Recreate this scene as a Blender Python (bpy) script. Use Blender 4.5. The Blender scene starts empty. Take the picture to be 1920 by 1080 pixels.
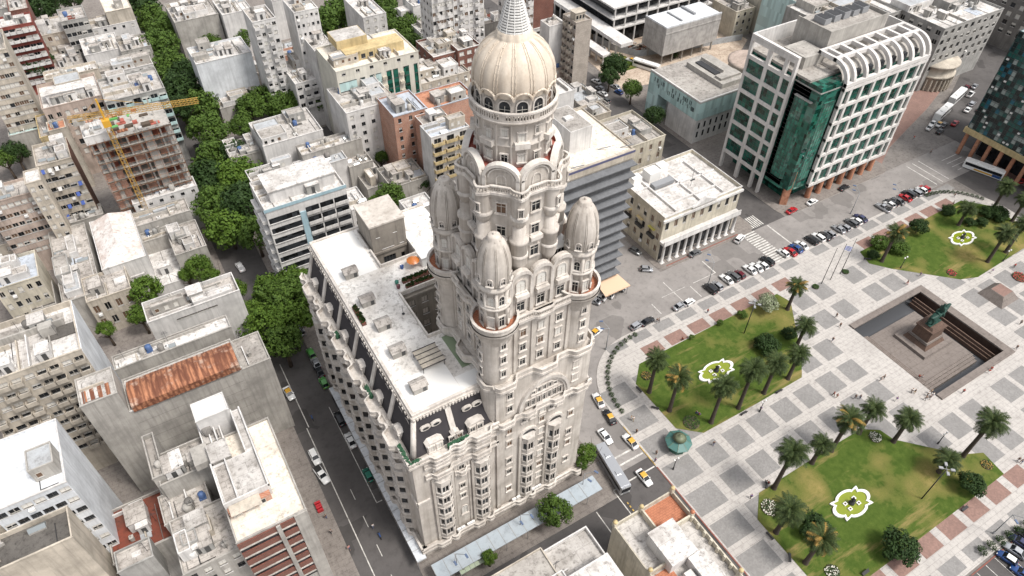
import bpy, math, random
from mathutils import Vector
S = bpy.context.scene
COL = S.collection
PI = math.pi
H = 135.0                       # height of the drone above the plaza, metres; +X runs east along the plaza, +Y north

# ------------------------------------------------------------------ camera geometry (also used to survey points of the site)
FPX, PITCH, ROLL, YAW = 1316.9, math.radians(45.06), math.radians(0.755), math.radians(31.37)
FW = Vector((math.sin(YAW)*math.cos(PITCH), math.cos(YAW)*math.cos(PITCH), -math.sin(PITCH)))
R0 = Vector((math.cos(YAW), -math.sin(YAW), 0)); U0 = R0.cross(FW)
RT = R0*math.cos(ROLL) + U0*math.sin(ROLL); UP = U0*math.cos(ROLL) - R0*math.sin(ROLL)
def G(px, py, z=0.0):
    d = FW + RT*((px-960)/FPX) - UP*((py-540)/FPX)
    t = (z-H)/d.z
    return (d.x*t, d.y*t)

# ------------------------------------------------------------------ mesh helpers
class MB:
    def __init__(s): s.v=[]; s.f=[]; s.m=[]; s.sm=[]
    def add(s, pts, faces, m=0, sm=False):
        b=len(s.v); s.v.extend(pts)
        for f in faces: s.f.append(tuple(b+i for i in f)); s.m.append(m); s.sm.append(sm)
    def quad(s,a,b,c,d,m=0): s.add([a,b,c,d],[(0,1,2,3)],m)
    def box(s,x0,x1,y0,y1,z0,z1,m=0):
        s.add([(x0,y0,z0),(x1,y0,z0),(x1,y1,z0),(x0,y1,z0),(x0,y0,z1),(x1,y0,z1),(x1,y1,z1),(x0,y1,z1)],
              [(0,3,2,1),(4,5,6,7),(0,1,5,4),(1,2,6,5),(2,3,7,6),(3,0,4,7)],m)
    def obox(s,c,u,l,w,z0,z1,m=0):      # oriented box: centre c, direction u, length l, width w
        n=(-u[1],u[0]); P=[]
        for a,b in ((-1,-1),(1,-1),(1,1),(-1,1)): P.append((c[0]+u[0]*a*l/2+n[0]*b*w/2, c[1]+u[1]*a*l/2+n[1]*b*w/2))
        s.prism(P,z0,z1,m)
    def prism(s,poly,z0,z1,m=0,mt=None):
        n=len(poly); a=sum(poly[i][0]*poly[(i+1)%n][1]-poly[(i+1)%n][0]*poly[i][1] for i in range(n))
        if a<0: poly=list(reversed(poly))
        s.add([(p[0],p[1],z0) for p in poly]+[(p[0],p[1],z1) for p in poly],
              [tuple(range(n-1,-1,-1))]+[(i,(i+1)%n,n+(i+1)%n,n+i) for i in range(n)],m)
        s.add([(p[0],p[1],z1) for p in poly],[tuple(range(n))],m if mt is None else mt)
    def lathe(s,cx,cy,prof,n=24,m=0,sm=True,a0=0,a1=2*PI,rib=0,ribn=0,ribp=0):
        full=abs(a1-a0-2*PI)<1e-6; k=n if full else n+1; P=[]
        for r,z in prof:
            for i in range(k):
                a=a0+(a1-a0)*i/n; q=r*(1+(rib*(0.5+0.5*math.cos((a-ribp)*ribn)) if ribn else 0))
                P.append((cx+q*math.cos(a),cy+q*math.sin(a),z))
        F=[]
        for j in range(len(prof)-1):
            for i in range(n):
                i2=(i+1)%k if full else i+1
                F.append((j*k+i,j*k+i2,(j+1)*k+i2,(j+1)*k+i))
        s.add(P,F,m,sm)
    def disc(s,cx,cy,r,z,n=24,m=0): s.add([(cx+r*math.cos(2*PI*i/n),cy+r*math.sin(2*PI*i/n),z) for i in range(n)],[tuple(range(n))],m)
    def tube(s,p,q,r0,r1=None,n=6,m=0,cap=True):
        r1=r0 if r1 is None else r1; p=Vector(p);q=Vector(q);d=(q-p)
        if d.length<1e-6: return
        d.normalize(); a=d.orthogonal().normalized(); b=d.cross(a); P=[]
        for c,r in ((p,r0),(q,r1)):
            for i in range(n):
                t=2*PI*i/n; P.append(tuple(c+a*(r*math.cos(t))+b*(r*math.sin(t))))
        F=[(i,(i+1)%n,n+(i+1)%n,n+i) for i in range(n)]
        if cap: F+= [tuple(range(n-1,-1,-1)),tuple(range(n,2*n))]
        s.add(P,F,m,n>6)
    def ball(s,c,rx,ry,rz,n=10,k=6,m=0):
        P=[];F=[]
        for j in range(k+1):
            t=PI*j/k-PI/2
            for i in range(n):
                a=2*PI*i/n; P.append((c[0]+rx*math.cos(t)*math.cos(a),c[1]+ry*math.cos(t)*math.sin(a),c[2]+rz*math.sin(t)))
        for j in range(k):
            for i in range(n): F.append((j*n+i,j*n+(i+1)%n,(j+1)*n+(i+1)%n,(j+1)*n+i))
        s.add(P,F,m,True)
    def mesh(s,name,mats,off=(0,0,0)):
        me=bpy.data.meshes.new(name)
        me.from_pydata([(a-off[0],b-off[1],c-off[2]) for a,b,c in s.v],[],s.f)
        for x in (mats if isinstance(mats,(list,tuple)) else [mats]): me.materials.append(x)
        me.polygons.foreach_set('material_index',s.m); me.polygons.foreach_set('use_smooth',s.sm)
        me.update(); return me
    def build(s,name,mats,parent=None):
        o=(0,0,0)
        if parent is not None: o=wloc(parent)
        return link(name,s.mesh(name,mats,o),parent)
def wloc(o):
    x=Vector((0,0,0))
    while o is not None: x=x+o.location; o=o.parent
    return tuple(x)
def link(name,me,parent=None,loc=(0,0,0),rz=0):
    o=bpy.data.objects.new(name,me); COL.objects.link(o); o.location=loc; o.rotation_euler=(0,0,rz)
    if parent is not None: o.parent=parent
    return o
def tag(o,label,cat,group=None):
    o['label']=label; o['category']=cat
    if group: o['group']=group
    return o
def thing(name,label,cat,loc=(0,0,0),rz=0,group=None):
    return tag(link(name,None,None,loc,rz),label,cat,group)
def struct(name,mb,mats): o=mb.build(name,mats); o['kind']='structure'; return o
def copy_tree(o,parent=None,data=None):
    c=o.copy(); COL.objects.link(c)
    if parent is not None: c.parent=parent
    for ch in o.children: copy_tree(ch,c)
    return c

# ------------------------------------------------------------------ materials
def newmat(name):
    m=bpy.data.materials.new(name); m.use_nodes=True
    nt=m.node_tree; return m,nt,nt.nodes['Principled BSDF']
def nd(nt,t,**k):
    n=nt.nodes.new(t)
    for a,b in k.items():
        if a=='ins':
            for i,v in b.items(): n.inputs[i].default_value=v
        else: setattr(n,a,b)
    return n
def pos(nt,scale=(1,1,1)):
    g=nd(nt,'ShaderNodeNewGeometry'); mp=nd(nt,'ShaderNodeMapping'); mp.inputs['Scale'].default_value=scale
    nt.links.new(g.outputs['Position'],mp.inputs['Vector']); return mp.outputs[0]
def noise(nt,vec,scale,detail=4,rough=.6):
    n=nd(nt,'ShaderNodeTexNoise',ins={'Scale':scale,'Detail':detail,'Roughness':rough}); nt.links.new(vec,n.inputs['Vector']); return n.outputs['Fac']
def ramp(nt,fac,a,b):
    r=nd(nt,'ShaderNodeMapRange',ins={'From Min':a,'From Max':b}); nt.links.new(fac,r.inputs['Value']); return r.outputs[0]
def mix(nt,fac,a,b):
    m=nd(nt,'ShaderNodeMix',data_type='RGBA')
    for v,i in ((fac,0),(a,6),(b,7)):
        if hasattr(v,'is_output'): nt.links.new(v,m.inputs[i])
        elif i==0: m.inputs[0].default_value=v
        else: m.inputs[i].default_value=(v[0],v[1],v[2],1)
    return m.outputs[2]
def bump(nt,bs,fac,dist=.03,st=.5):
    b=nd(nt,'ShaderNodeBump',ins={'Strength':st,'Distance':dist}); nt.links.new(fac,b.inputs['Height']); nt.links.new(b.outputs[0],bs.inputs['Normal'])
def sc(c,k): return tuple(min(1,x*k) for x in c)
def plain(name,c,rough=.6,metal=0,spec=.5):
    m,nt,b=newmat(name); b.inputs['Base Color'].default_value=(c[0],c[1],c[2],1); b.inputs['Roughness'].default_value=rough; b.inputs['Metallic'].default_value=metal
    b.inputs['Specular IOR Level'].default_value=spec; return m
def wallm(name,c,stain=.45,rough=.85,scale=.25,tint=None):
    """plaster or stone: rain streaks that run down, broad blotches, fine grain"""
    m,nt,b=newmat(name)
    d=tint or sc(c,.48)
    st=noise(nt,pos(nt,(1.1,1.1,.07)),1.3,5,.65); bl=noise(nt,pos(nt),scale,5,.6); fn=noise(nt,pos(nt),4.5,3,.7)
    a=mix(nt,ramp(nt,st,.46,.74),c,d)
    m1=nd(nt,'ShaderNodeMath',operation='MULTIPLY',ins={1:stain}); nt.links.new(ramp(nt,bl,.38,.72),m1.inputs[0])
    a=mix(nt,m1.outputs[0],mix(nt,stain,c,a),d)
    a=mix(nt,ramp(nt,fn,.3,.8),a,mix(nt,.22,a,sc(c,.4)))
    nt.links.new(a,b.inputs['Base Color']); b.inputs['Roughness'].default_value=rough; b.inputs['Specular IOR Level'].default_value=.25
    return m
def roofm(name,c,d,amount=.6,seam=0,scale=.22):
    """flat roof: worn coating with blotches, dark grime, and felt seams"""
    m,nt,b=newmat(name); p=pos(nt)
    n1=noise(nt,p,scale,6,.68); n2=noise(nt,p,1.1,5,.75); n3=noise(nt,p,6,3,.7)
    a=mix(nt,ramp(nt,n1,.42,.68),c,mix(nt,amount,c,d))
    a=mix(nt,ramp(nt,n2,.50,.68),a,mix(nt,min(1,amount*1.15),a,sc(d,.62)))
    a=mix(nt,ramp(nt,n3,.45,.8),a,mix(nt,.3,a,sc(d,.6)))
    if seam:
        br=nd(nt,'ShaderNodeTexBrick',ins={'Scale':1.0,'Mortar Size':.035,'Brick Width':seam*1.7,'Row Height':seam,'Mortar Smooth':.3})
        nt.links.new(p,br.inputs['Vector'])
        mm=nd(nt,'ShaderNodeMath',operation='MULTIPLY',ins={1:.55}); nt.links.new(br.outputs['Fac'],mm.inputs[0])
        a=mix(nt,mm.outputs[0],a,sc(d,.55))
    nt.links.new(a,b.inputs['Base Color']); b.inputs['Roughness'].default_value=.85; b.inputs['Specular IOR Level'].default_value=.25
    return m
def brickm(name,c,d,mort=(.45,.42,.38),bw=.5,rh=.18):
    m,nt,b=newmat(name)
    g=nd(nt,'ShaderNodeNewGeometry'); sx=nd(nt,'ShaderNodeSeparateXYZ'); nt.links.new(g.outputs['Position'],sx.inputs[0])
    ad=nd(nt,'ShaderNodeMath',operation='ADD'); nt.links.new(sx.outputs[0],ad.inputs[0]); nt.links.new(sx.outputs[1],ad.inputs[1])
    cb=nd(nt,'ShaderNodeCombineXYZ'); nt.links.new(ad.outputs[0],cb.inputs[0]); nt.links.new(sx.outputs[2],cb.inputs[1])
    br=nd(nt,'ShaderNodeTexBrick',ins={'Scale':1.0,'Mortar Size':.02,'Brick Width':bw,'Row Height':rh}); nt.links.new(cb.outputs[0],br.inputs['Vector'])
    br.inputs['Color1'].default_value=(*c,1);br.inputs['Color2'].default_value=(*d,1);br.inputs['Mortar'].default_value=(*mort,1)
    n=noise(nt,pos(nt),.35,5,.6)
    a=mix(nt,ramp(nt,n,.45,.75),br.outputs['Color'],mix(nt,.5,br.outputs['Color'],sc(d,.5)))
    nt.links.new(a,b.inputs['Base Color']); b.inputs['Roughness'].default_value=.9; return m
def glassm(name,c,rough=.08,var=.5,cell=(1.2,1.2,1.6)):
    m,nt,b=newmat(name)
    v=nd(nt,'ShaderNodeTexWhiteNoise',noise_dimensions='3D'); sn=nd(nt,'ShaderNodeVectorMath',operation='SNAP'); sn.inputs[1].default_value=cell
    g=nd(nt,'ShaderNodeNewGeometry'); nt.links.new(g.outputs['Position'],sn.inputs[0]); nt.links.new(sn.outputs[0],v.inputs['Vector'])
    a=mix(nt,v.outputs['Value'],sc(c,1-var),sc(c,1+var)); nt.links.new(a,b.inputs['Base Color'])
    b.inputs['Roughness'].default_value=rough; b.inputs['Specular IOR Level'].default_value=.6; return m

M={}
M['salvo']=wallm('salvo_stone',(.63,.582,.53),.75,.85,.22,(.30,.262,.225))
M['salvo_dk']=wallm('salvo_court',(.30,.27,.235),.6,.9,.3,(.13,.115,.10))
M['salvo_trim']=wallm('salvo_trim',(.68,.635,.585),.7,.85,.35,(.31,.275,.245))
M['slate']=roofm('slate',(.036,.033,.037),(.075,.068,.070),.5)
M['salvoroof']=roofm('salvo_roof',(.78,.755,.72),(.40,.36,.32),.7,0,.16)
M['terracotta']=roofm('terracotta',(.46,.19,.11),(.30,.12,.07),.5,.4)
M['redfloor']=roofm('red_floor',(.42,.13,.10),(.25,.08,.06),.6)
M['rust']=None
M['glass']=glassm('window_glass',(.022,.024,.027),.22,.7); M['glass'].node_tree.nodes['Principled BSDF'].inputs['Specular IOR Level'].default_value=.3
M['glass_w']=plain('white_blind',(.62,.60,.56),.7)
M['glass_b']=plain('brown_shutter',(.13,.075,.045),.7)
M['frame']=plain('window_frame',(.5,.47,.42),.6)
M['framed']=plain('dark_frame',(.06,.06,.06),.5)
M['white']=plain('white_paint',(.72,.71,.69),.5)
M['greenglass']=glassm('green_glass',(.012,.075,.055),.04,.8,(1.3,1.3,1.3))
M['aquaglass']=glassm('aqua_glass',(.42,.56,.55),.15,.2,(1.0,1.0,4.0))
M['metal']=plain('grey_metal',(.27,.275,.285),.6,.1)
M['tin']=roofm('tin_roof',(.42,.44,.46),(.26,.25,.24),.5)
M['dark']=plain('dark_metal',(.03,.03,.032),.5)
M['black']=plain('tyre_rubber',(.018,.018,.018),.85)
for k,c,t in (('white',(.69,.67,.65),None),('grey',(.40,.39,.37),None),('beige',(.56,.50,.42),None),('cream',(.60,.55,.45),None),('dkgrey',(.24,.225,.21),None),('bluewhite',(.71,.73,.755),None),('conc',(.46,.435,.40),None),('yellow',(.62,.49,.27),None),('redbrn',(.26,.075,.06),None),('pinkish',(.52,.42,.36),None)):
    M['w_'+k]=wallm('plaster_'+k,c,.8 if k not in('white','bluewhite') else .6)
for k,c,d in (('white',(.67,.65,.628),(.31,.28,.255)),('lgrey',(.53,.505,.48),(.23,.21,.19)),('grey',(.40,.375,.345),(.19,.17,.155)),('dirty',(.48,.445,.41),(.16,.14,.125)),('cream',(.76,.70,.61),(.50,.44,.37)),('blue',(.47,.51,.57),(.33,.35,.38)),('dark',(.13,.12,.11),(.06,.055,.05)),('red',(.20,.055,.035),(.07,.045,.035)),('brick',(.50,.25,.16),(.34,.15,.09))):
    M['r_'+k]=roofm('roof_'+k,c,d,.75,{'lgrey':2.2,'white':3.1,'dirty':1.6,'cream':4}.get(k,0))
M['brick']=brickm('brick_orange',(.47,.22,.135),(.36,.15,.09))
M['brickred']=brickm('brick_red',(.19,.062,.042),(.13,.045,.033),(.22,.15,.12))
M['brickgrey']=brickm('brick_grey',(.44,.38,.33),(.34,.30,.26),(.28,.25,.22),.6,.25)
M['block']=None
M['leaf_d']=plain('balcony_leaf',(.02,.075,.035),.8)
# ------------------------------------------------------------------ world, sun, camera
W=bpy.data.worlds.new("World"); S.world=W; W.use_nodes=True
wn=W.node_tree; bg=wn.nodes['Background']
sky=wn.nodes.new('ShaderNodeTexSky'); sky.sky_type='NISHITA'; sky.sun_disc=False
SUN_EL,SUN_AZ=math.radians(60),math.atan2(.54,-.84)       # azimuth measured from +Y towards +X
sky.sun_elevation=SUN_EL; sky.sun_rotation=SUN_AZ; sky.air_density=1.0; sky.dust_density=4.0; sky.ozone_density=1.0; sky.altitude=50
hs=wn.nodes.new('ShaderNodeHueSaturation'); hs.inputs['Saturation'].default_value=.22       # thin overcast: the blue is washed out
wn.links.new(sky.outputs[0],hs.inputs['Color']); wn.links.new(hs.outputs[0],bg.inputs['Color']); bg.inputs['Strength'].default_value=.15
L=bpy.data.lights.new('sun','SUN'); L.energy=2.0; L.angle=math.radians(12); L.color=(1,.95,.88)
so=link('sun',L); sd=Vector((math.sin(SUN_AZ)*math.cos(SUN_EL),math.cos(SUN_AZ)*math.cos(SUN_EL),math.sin(SUN_EL)))
so.rotation_euler=sd.to_track_quat('Z','Y').to_euler(); so.location=(60,-60,220)
S.view_settings.view_transform='Standard'; S.view_settings.look='None'; S.view_settings.exposure=.55; S.view_settings.gamma=1
cd=bpy.data.cameras.new('camera'); cam=link('camera',cd); cam.location=(0,0,H)
cd.sensor_width=36; cd.lens=FPX/1920*36; cd.clip_start=1; cd.clip_end=4000
from mathutils import Matrix
cam.rotation_euler=Matrix((RT,UP,-FW)).transposed().to_euler()
S.camera=cam

# ------------------------------------------------------------------ ground materials
def asphalt(name,c,patch=.5):
    m,nt,b=newmat(name); p=pos(nt)
    n1=noise(nt,p,.09,5,.65); n2=noise(nt,p,.7,5,.7); n3=noise(nt,p,9,2,.7)
    vo=nd(nt,'ShaderNodeTexVoronoi',ins={'Scale':.16}); vo.distance='CHEBYCHEV'; nt.links.new(p,vo.inputs['Vector'])
    a=mix(nt,ramp(nt,n1,.35,.7),c,sc(c,1.45)); a=mix(nt,ramp(nt,n2,.5,.75),a,mix(nt,.5,a,sc(c,.5)))
    sx=nd(nt,'ShaderNodeSeparateColor'); nt.links.new(vo.outputs['Color'],sx.inputs[0])
    a=mix(nt,ramp(nt,sx.outputs[0],.86,.87),a,mix(nt,patch,a,sc(c,.45)))
    a=mix(nt,ramp(nt,n3,.4,.8),a,mix(nt,.35,a,sc(c,.5)))
    nt.links.new(a,b.inputs['Base Color']); b.inputs['Roughness'].default_value=.85; b.inputs['Specular IOR Level'].default_value=.25; return m
M['asphalt']=asphalt('asphalt',(.082,.076,.074)); M['asphalt_l']=asphalt('asphalt_worn',(.215,.20,.19),.4)
M['ground']=roofm('yard_ground',(.22,.20,.185),(.10,.09,.085),.6)
M['walk']=roofm('sidewalk',(.24,.215,.195),(.14,.12,.11),.55,1.2)
M['pave_l']=roofm('paving_light',(.47,.442,.415),(.29,.27,.255),.42,1.1,.12)
def cobble(name,c,d):
    m,nt,b=newmat(name); p=pos(nt)
    v=nd(nt,'ShaderNodeTexVoronoi',ins={'Scale':3.2}); nt.links.new(p,v.inputs['Vector'])
    n1=noise(nt,p,.25,5,.6); sx=nd(nt,'ShaderNodeSeparateColor'); nt.links.new(v.outputs['Color'],sx.inputs[0])
    a=mix(nt,sx.outputs[0],c,d); a=mix(nt,ramp(nt,n1,.4,.7),a,mix(nt,.5,a,sc(d,.8)))
    nt.links.new(a,b.inputs['Base Color']); b.inputs['Roughness'].default_value=.9; return m
M['pave_d']=cobble('paving_setts',(.262,.252,.244),(.205,.197,.19)); M['pave_r']=cobble('paving_red',(.27,.165,.135),(.20,.125,.105))
M['mark']=roofm('road_paint',(.66,.64,.60),(.22,.21,.20),.65,0,.8); M['kerb']=plain('kerb_stone',(.36,.33,.30),.9)
M['yellowpaint']=roofm('yellow_paint',(.55,.36,.08),(.25,.2,.12),.6,0,.8); M['redpaint']=roofm('red_paint',(.26,.08,.06),(.17,.12,.10),.5,0,.8)
def grassm(name):
    m,nt,b=newmat(name); p=pos(nt)
    n1=noise(nt,p,.075,6,.62); n2=noise(nt,p,.6,5,.7); n3=noise(nt,p,7,3,.8)
    a=mix(nt,ramp(nt,n2,.3,.72),(.046,.080,.014),(.098,.136,.028))
    a=mix(nt,ramp(nt,n1,.50,.65),a,mix(nt,ramp(nt,n2,.35,.6),(.34,.255,.10),(.18,.165,.05)))
    v4=pos(nt,(.045,.30,1)); v4.node.inputs['Rotation'].default_value=(0,0,.9); n4=noise(nt,v4,1.0,5,.65); a=mix(nt,ramp(nt,n4,.56,.68),a,(.27,.21,.085))
    a=mix(nt,ramp(nt,n3,.35,.75),a,mix(nt,.5,a,(.03,.06,.008)))
    nt.links.new(a,b.inputs['Base Color']); b.inputs['Roughness'].default_value=.95; b.inputs['Specular IOR Level'].default_value=.1; bump(nt,b,n3,.06,.7); return m
M['grass']=grassm('lawn_grass')
M['marble']=roofm('granite_pink',(.21,.180,.162),(.14,.12,.108),.5,1.4); M['marble_b']=roofm('granite_brown',(.13,.085,.065),(.08,.055,.045),.5,1.0)
M['pitfloor']=plain('polished_dark_granite',(.075,.078,.085),.25)
M['dirt']=roofm('bare_earth',(.54,.45,.36),(.27,.19,.145),.7)

PIT=(138.4,166.0,31.8,59.0)
def holed(mb,x0,x1,y0,y1,z,m=0):
    a,b,c,d=PIT
    for q in ((x0,a,y0,y1),(b,x1,y0,y1),(a,b,y0,c),(a,b,d,y1)): mb.quad((q[0],q[2],z),(q[1],q[2],z),(q[1],q[3],z),(q[0],q[3],z),m)
g=MB(); holed(g,-900,1500,-500,2200,-.02); struct('ground',g,M['ground'])
def road(name,rects,mat='asphalt',z=0):
    mb=MB()
    for x0,x1,y0,y1 in rects: mb.quad((x0,y0,z),(x1,y0,z),(x1,y1,z),(x0,y1,z))
    return struct(name,mb,M[mat])
road('street',[(4.8,15.2,-20,700)])                                   # the long avenue with the trees
road('street',[(15.2,58.5,38.8,50.6)]); road('street',[(58.5,69.2,-20,55)])
# around the tower corner and along the north side of the plaza
mb=MB(); mb.prism([(58.5,55),(69.2,55),(69.2,66),(74,80),(84,85.8),(240,85.8),(240,99.5),(52,99.5),(52,80),(56,70),(58.5,60)],-.03,.004); struct('street',mb,M['asphalt_l'])
road('street',[(96,109,99.5,420)],'asphalt_l',.002); road('street',[(219.5,236,-40,85.8)],'asphalt',.002); road('street',[(240,420,84,108)],'asphalt')
road('street',[(4.8,96,206,217)],'asphalt',-.008); road('street',[(144,157.5,99.5,330)],'asphalt',.006)
mb=MB(); mb.prism([(240,84),(240,108),(420,190),(420,160)],-.03,.008); struct('street',mb,M['asphalt'])
road('street',[(69,225,-14,2.6)],'asphalt',.002)
def rrect(x0,x1,y0,y1,r,n=8):
    P=[]
    for cx,cy,a in ((x1-r,y0+r,-90),(x1-r,y1-r,0),(x0+r,y1-r,90),(x0+r,y0+r,180)):
        for i in range(n+1): t=math.radians(a+90*i/n); P.append((cx+r*math.cos(t),cy+r*math.sin(t)))
    return P
def slabs(name,polys,mat,z=.13,kerb='kerb'):
    mb=MB()
    for p in polys: mb.prism(p,-.1,z,1,0)
    return struct(name,mb,[M[mat],M[kerb]])
slabs('sidewalk',[[(-60,-20),(4.8,-20),(4.8,206),(-60,206)]],'walk')
slabs('sidewalk',[rrect(15.2,58.5,50.6,110,5)],'walk'); slabs('sidewalk',[[(15.2,100),(52,100),(52,99.6),(94,99.6),(94,206),(15.2,206)]],'walk')
slabs('sidewalk',[rrect(15.2,58.5,-20,38.8,3)],'walk')
slabs('sidewalk',[rrect(109,145.5,99.5,150,3)],'walk'); slabs('sidewalk',[rrect(157.0,206,99.2,180,4)],'walk')
slabs('sidewalk',[rrect(236,330,40,85,5)],'pave_r','kerb' and .13)
slabs('pavement',[[(206,103),(216,108),(250,118),(300,136),(300,170),(206,150)]],'pave_r',.10)
slabs('sidewalk',[[(4.8-70,217),(4.8,217),(4.8,500),(4.8-70,500)],[(15.2,217),(94,217),(94,500),(15.2,500)]],'walk')
# the plaza, with the sunken court left open
mb=MB(); out=rrect(69,220,3.0,85.8,17,10); a,b,c,d=PIT
# triangulate as strips: west part, east part, and the two strips beside the court
def clipx(P,lo,hi):
    def cl(P,f,k):
        R=[]
        for i in range(len(P)):
            p,q=P[i],P[(i+1)%len(P)]; fp,fq=f(p),f(q)
            if fp>=0: R.append(p)
            if (fp>=0)!=(fq>=0): t=fp/(fp-fq); R.append((p[0]+(q[0]-p[0])*t,p[1]+(q[1]-p[1])*t))
        return R
    P=cl(P,lambda p:p[0]-lo,lo); return cl(P,lambda p:hi-p[0],hi)
for P in (clipx(out,0,a),clipx(out,b,999),[(a,3.0),(b,3.0),(b,c),(a,c)],[(a,d),(b,d),(b,85.8),(a,85.8)]): mb.prism(P,-.1,.14,1,0)
struct('plaza',mb,[M['pave_l'],M['kerb']])
sq=MB(); red=MB(); rows=[(45.9,51.2),(38.2,43.6),(30.6,36),(22.9,28.4),(15.2,20.7),(53.5,58.9),(61.1,66.4),(68.8,74.1),(3.8,6.6),(82.2,85.0)]
cols=[(69.5,77.2)]+[(79.1+7.55*k,84.8+7.55*k) for k in range(9)]+[(151.7+7.2*k,157.7+7.2*k) for k in range(9)]
def sheet(mb,x0,x1,y0,y1,z): mb.quad((x0,y0,z),(x1,y0,z),(x1,y1,z),(x0,y1,z))
for x0,x1 in cols:
    for y0,y1 in rows:
        if x1>a-1.2 and x0<b+1.2 and y1>c-1.2 and y0<d+1.2: continue
        if x0<76 and (y0>72 or y0<12): continue
        sheet(sq,x0+.1,x1-.1,y0,y1,.144)
    for y0,y1 in ((8.9,12.5),(77.0,80.4)):
        if (84<x0<132 or (162<x0<207 and y0>50)): sheet(red,x0+.1,x1-.1,y0,y1,.144)
struct('paving',sq,M['pave_d']); struct('paving',red,M['pave_r'])
# lawns
LAWNS=[[(79,72.1),(83.5,76.5),(93,76.7),(124,77.0),(130.7,76.8),(131.7,72.8),(119.4,57.5),(114.9,53.3),(100,53.2),(83.7,53.4),(79.1,57.5)],
       [(83.7,36.2),(79.1,32),(79,18),(83.5,12.4),(100,12.3),(132.7,12.5),(133.7,18),(129.1,20.2),(119.4,30.4),(118.8,33.6),(115.3,36),(106,36.2)],
       [(164,77),(162.3,72.3),(166,67.6),(178.9,55.1),(184,53.2),(207.5,53.9),(216,57),(216.5,71),(211,77.2),(193,77)],
       [(186,36),(216,36),(216,13),(172,13),(174,22)]]
for P in LAWNS:
    mb=MB(); mb.prism(P,.1,.22,1,0)
    n=len(P); struct('lawn',mb,[M['grass'],M['kerb']])
# sunken court
mb=MB(); zf=-3.2
mb.quad((a,c,zf),(b,c,zf),(b,d,zf),(a,d,zf),2)
mb.quad((a,c,zf),(a,d,zf),(a,d,.14),(a,c,.14),1); mb.quad((b,c,zf),(b,d,zf),(b,d,.14),(b,c,.14),1); mb.quad((a,c,zf),(b,c,zf),(b,c,.14),(a,c,.14),1); mb.quad((a,d,zf),(b,d,zf),(b,d,.14),(a,d,.14),1)
for i,(x0,x1,y0,y1) in enumerate(((a-.0,b+1.2,c-.1,c+1.6),(a-.0,b+1.2,d-1.5,d+.1),(b-1.2,b+1.2,c+1.6,d-1.5))):
    mb.add([(x0,y0,.14),(x1,y0,.14),(x1,y1,.14),(x0,y1,.14),(x0,y0,.55),(x1,y0,.55),(x1,y1,.55),(x0,y1,.55)],[(4,5,6,7),(0,1,5,4),(1,2,6,5),(2,3,7,6),(3,0,4,7)],0)
for k in range(3): mb.box(b-3.2-.5*k,b-2.9-.5*k,c+1.7,d-1.6,zf,-.6-.7*k,1)
struct('sunken_court',mb,[M['marble'],M['marble_b'],M['pitfloor']])
mb=MB()
for k in range(3): mb.box(a+.05,a+.6+.75*k,37.2,54.6,zf+.01*k,-.2-.27*k,0); mb.box(a+.62+.75*k,a+.70+.75*k,37.25,54.5,-.47-.27*k,-.2-.27*k+.004,1)
mb.box(a+2.2,158.9,37.6,54.2,zf+.05,-1.0,0)
for k in range(3): mb.box(a+1,159.2,37.6-.7*(k+1),37.59-.7*k,zf,-1.3-.45*k,0)
struct('steps',mb,[M['marble'],M['marble_b']])
# ------------------------------------------------------------------ windows and facades
_wc={}
def winm(w,h,gl='glass',fr='frame',d=.2,kind='r'):
    """window mesh, wall plane y=0, outside is -y. kind r: set back in an opening; s: with a proud stone surround; a: the same with a round head; b: blind half down"""
    k=(round(w,2),round(h,2),gl,fr,d,kind)
    if k in _wc: return _wc[k]
    mb=MB(); t=.07
    if kind in 'rb':
        y=d; mb.quad((-w/2,y,0),(w/2,y,0),(w/2,y,h),(-w/2,y,h),1)
        if kind=='b': mb.box(-w/2+.02,w/2-.02,y-.05,y-.01,h*.5,h-.01,2)
        y0=y-.06
        for a in ([-w/2,w/2-t]+([-t/2] if w>.9 else [])+([-w/4-t/2,w/4-t/2] if w>2.2 else [])): mb.box(a,a+t,y0,y-.005,0,h,0)
        mb.box(-w/2,w/2,y0-.003,y-.007,0,t,0); mb.box(-w/2,w/2,y0-.003,y-.007,h-t,h,0)
        mb.box(-w/2-.08,w/2+.08,-.10,d-.07,-.09,0,3)
    else:
        s=.16; mb.box(-w/2-s,-w/2,-.16,.05,-.05,h,3); mb.box(w/2,w/2+s,-.16,.05,-.05,h,3); mb.box(-w/2-s-.1,w/2+s+.1,-.34,.05,-.22,-.05,3)
        if kind=='s': mb.box(-w/2-s-.06,w/2+s+.06,-.26,.05,h,h+.16,3); mb.quad((-w/2,-.025,0),(w/2,-.025,0),(w/2,-.025,h),(-w/2,-.025,h),1)
        else:
            n=8; A=[(w/2*math.cos(PI*i/n),h+w/2*math.sin(PI*i/n)) for i in range(n+1)]
            mb.add([(-w/2,-.025,0),(w/2,-.025,0)]+[(x,-.025,z) for x,z in A],[tuple(range(n+3))],1)
            for i in range(n):
                q=1+2*s/w; p0,p1=A[i],A[i+1]
                P=[(p0[0],p0[1]),(p1[0],p1[1]),(p1[0]*q,h+(p1[1]-h)*q),(p0[0]*q,h+(p0[1]-h)*q)]
                mb.add([(x,-.16,z) for x,z in P]+[(x,.0,z) for x,z in P],[(3,2,1,0),(4,5,1,0),(2,3,7,6)],3)
        mb.box(-.035,.035,-.06,-.026,0,h,0); mb.box(-w/2,w/2,-.062,-.027,h*.62,h*.62+.07,0)
    me=mb.mesh('window',[M[fr],M[gl],M['glass_w'],M['salvo_trim'] if kind in 'sa' else M['w_white']])
    _wc[k]=me; return me
RZ={'f':0,'r':PI/2,'l':-PI/2,'b':PI}
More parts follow.
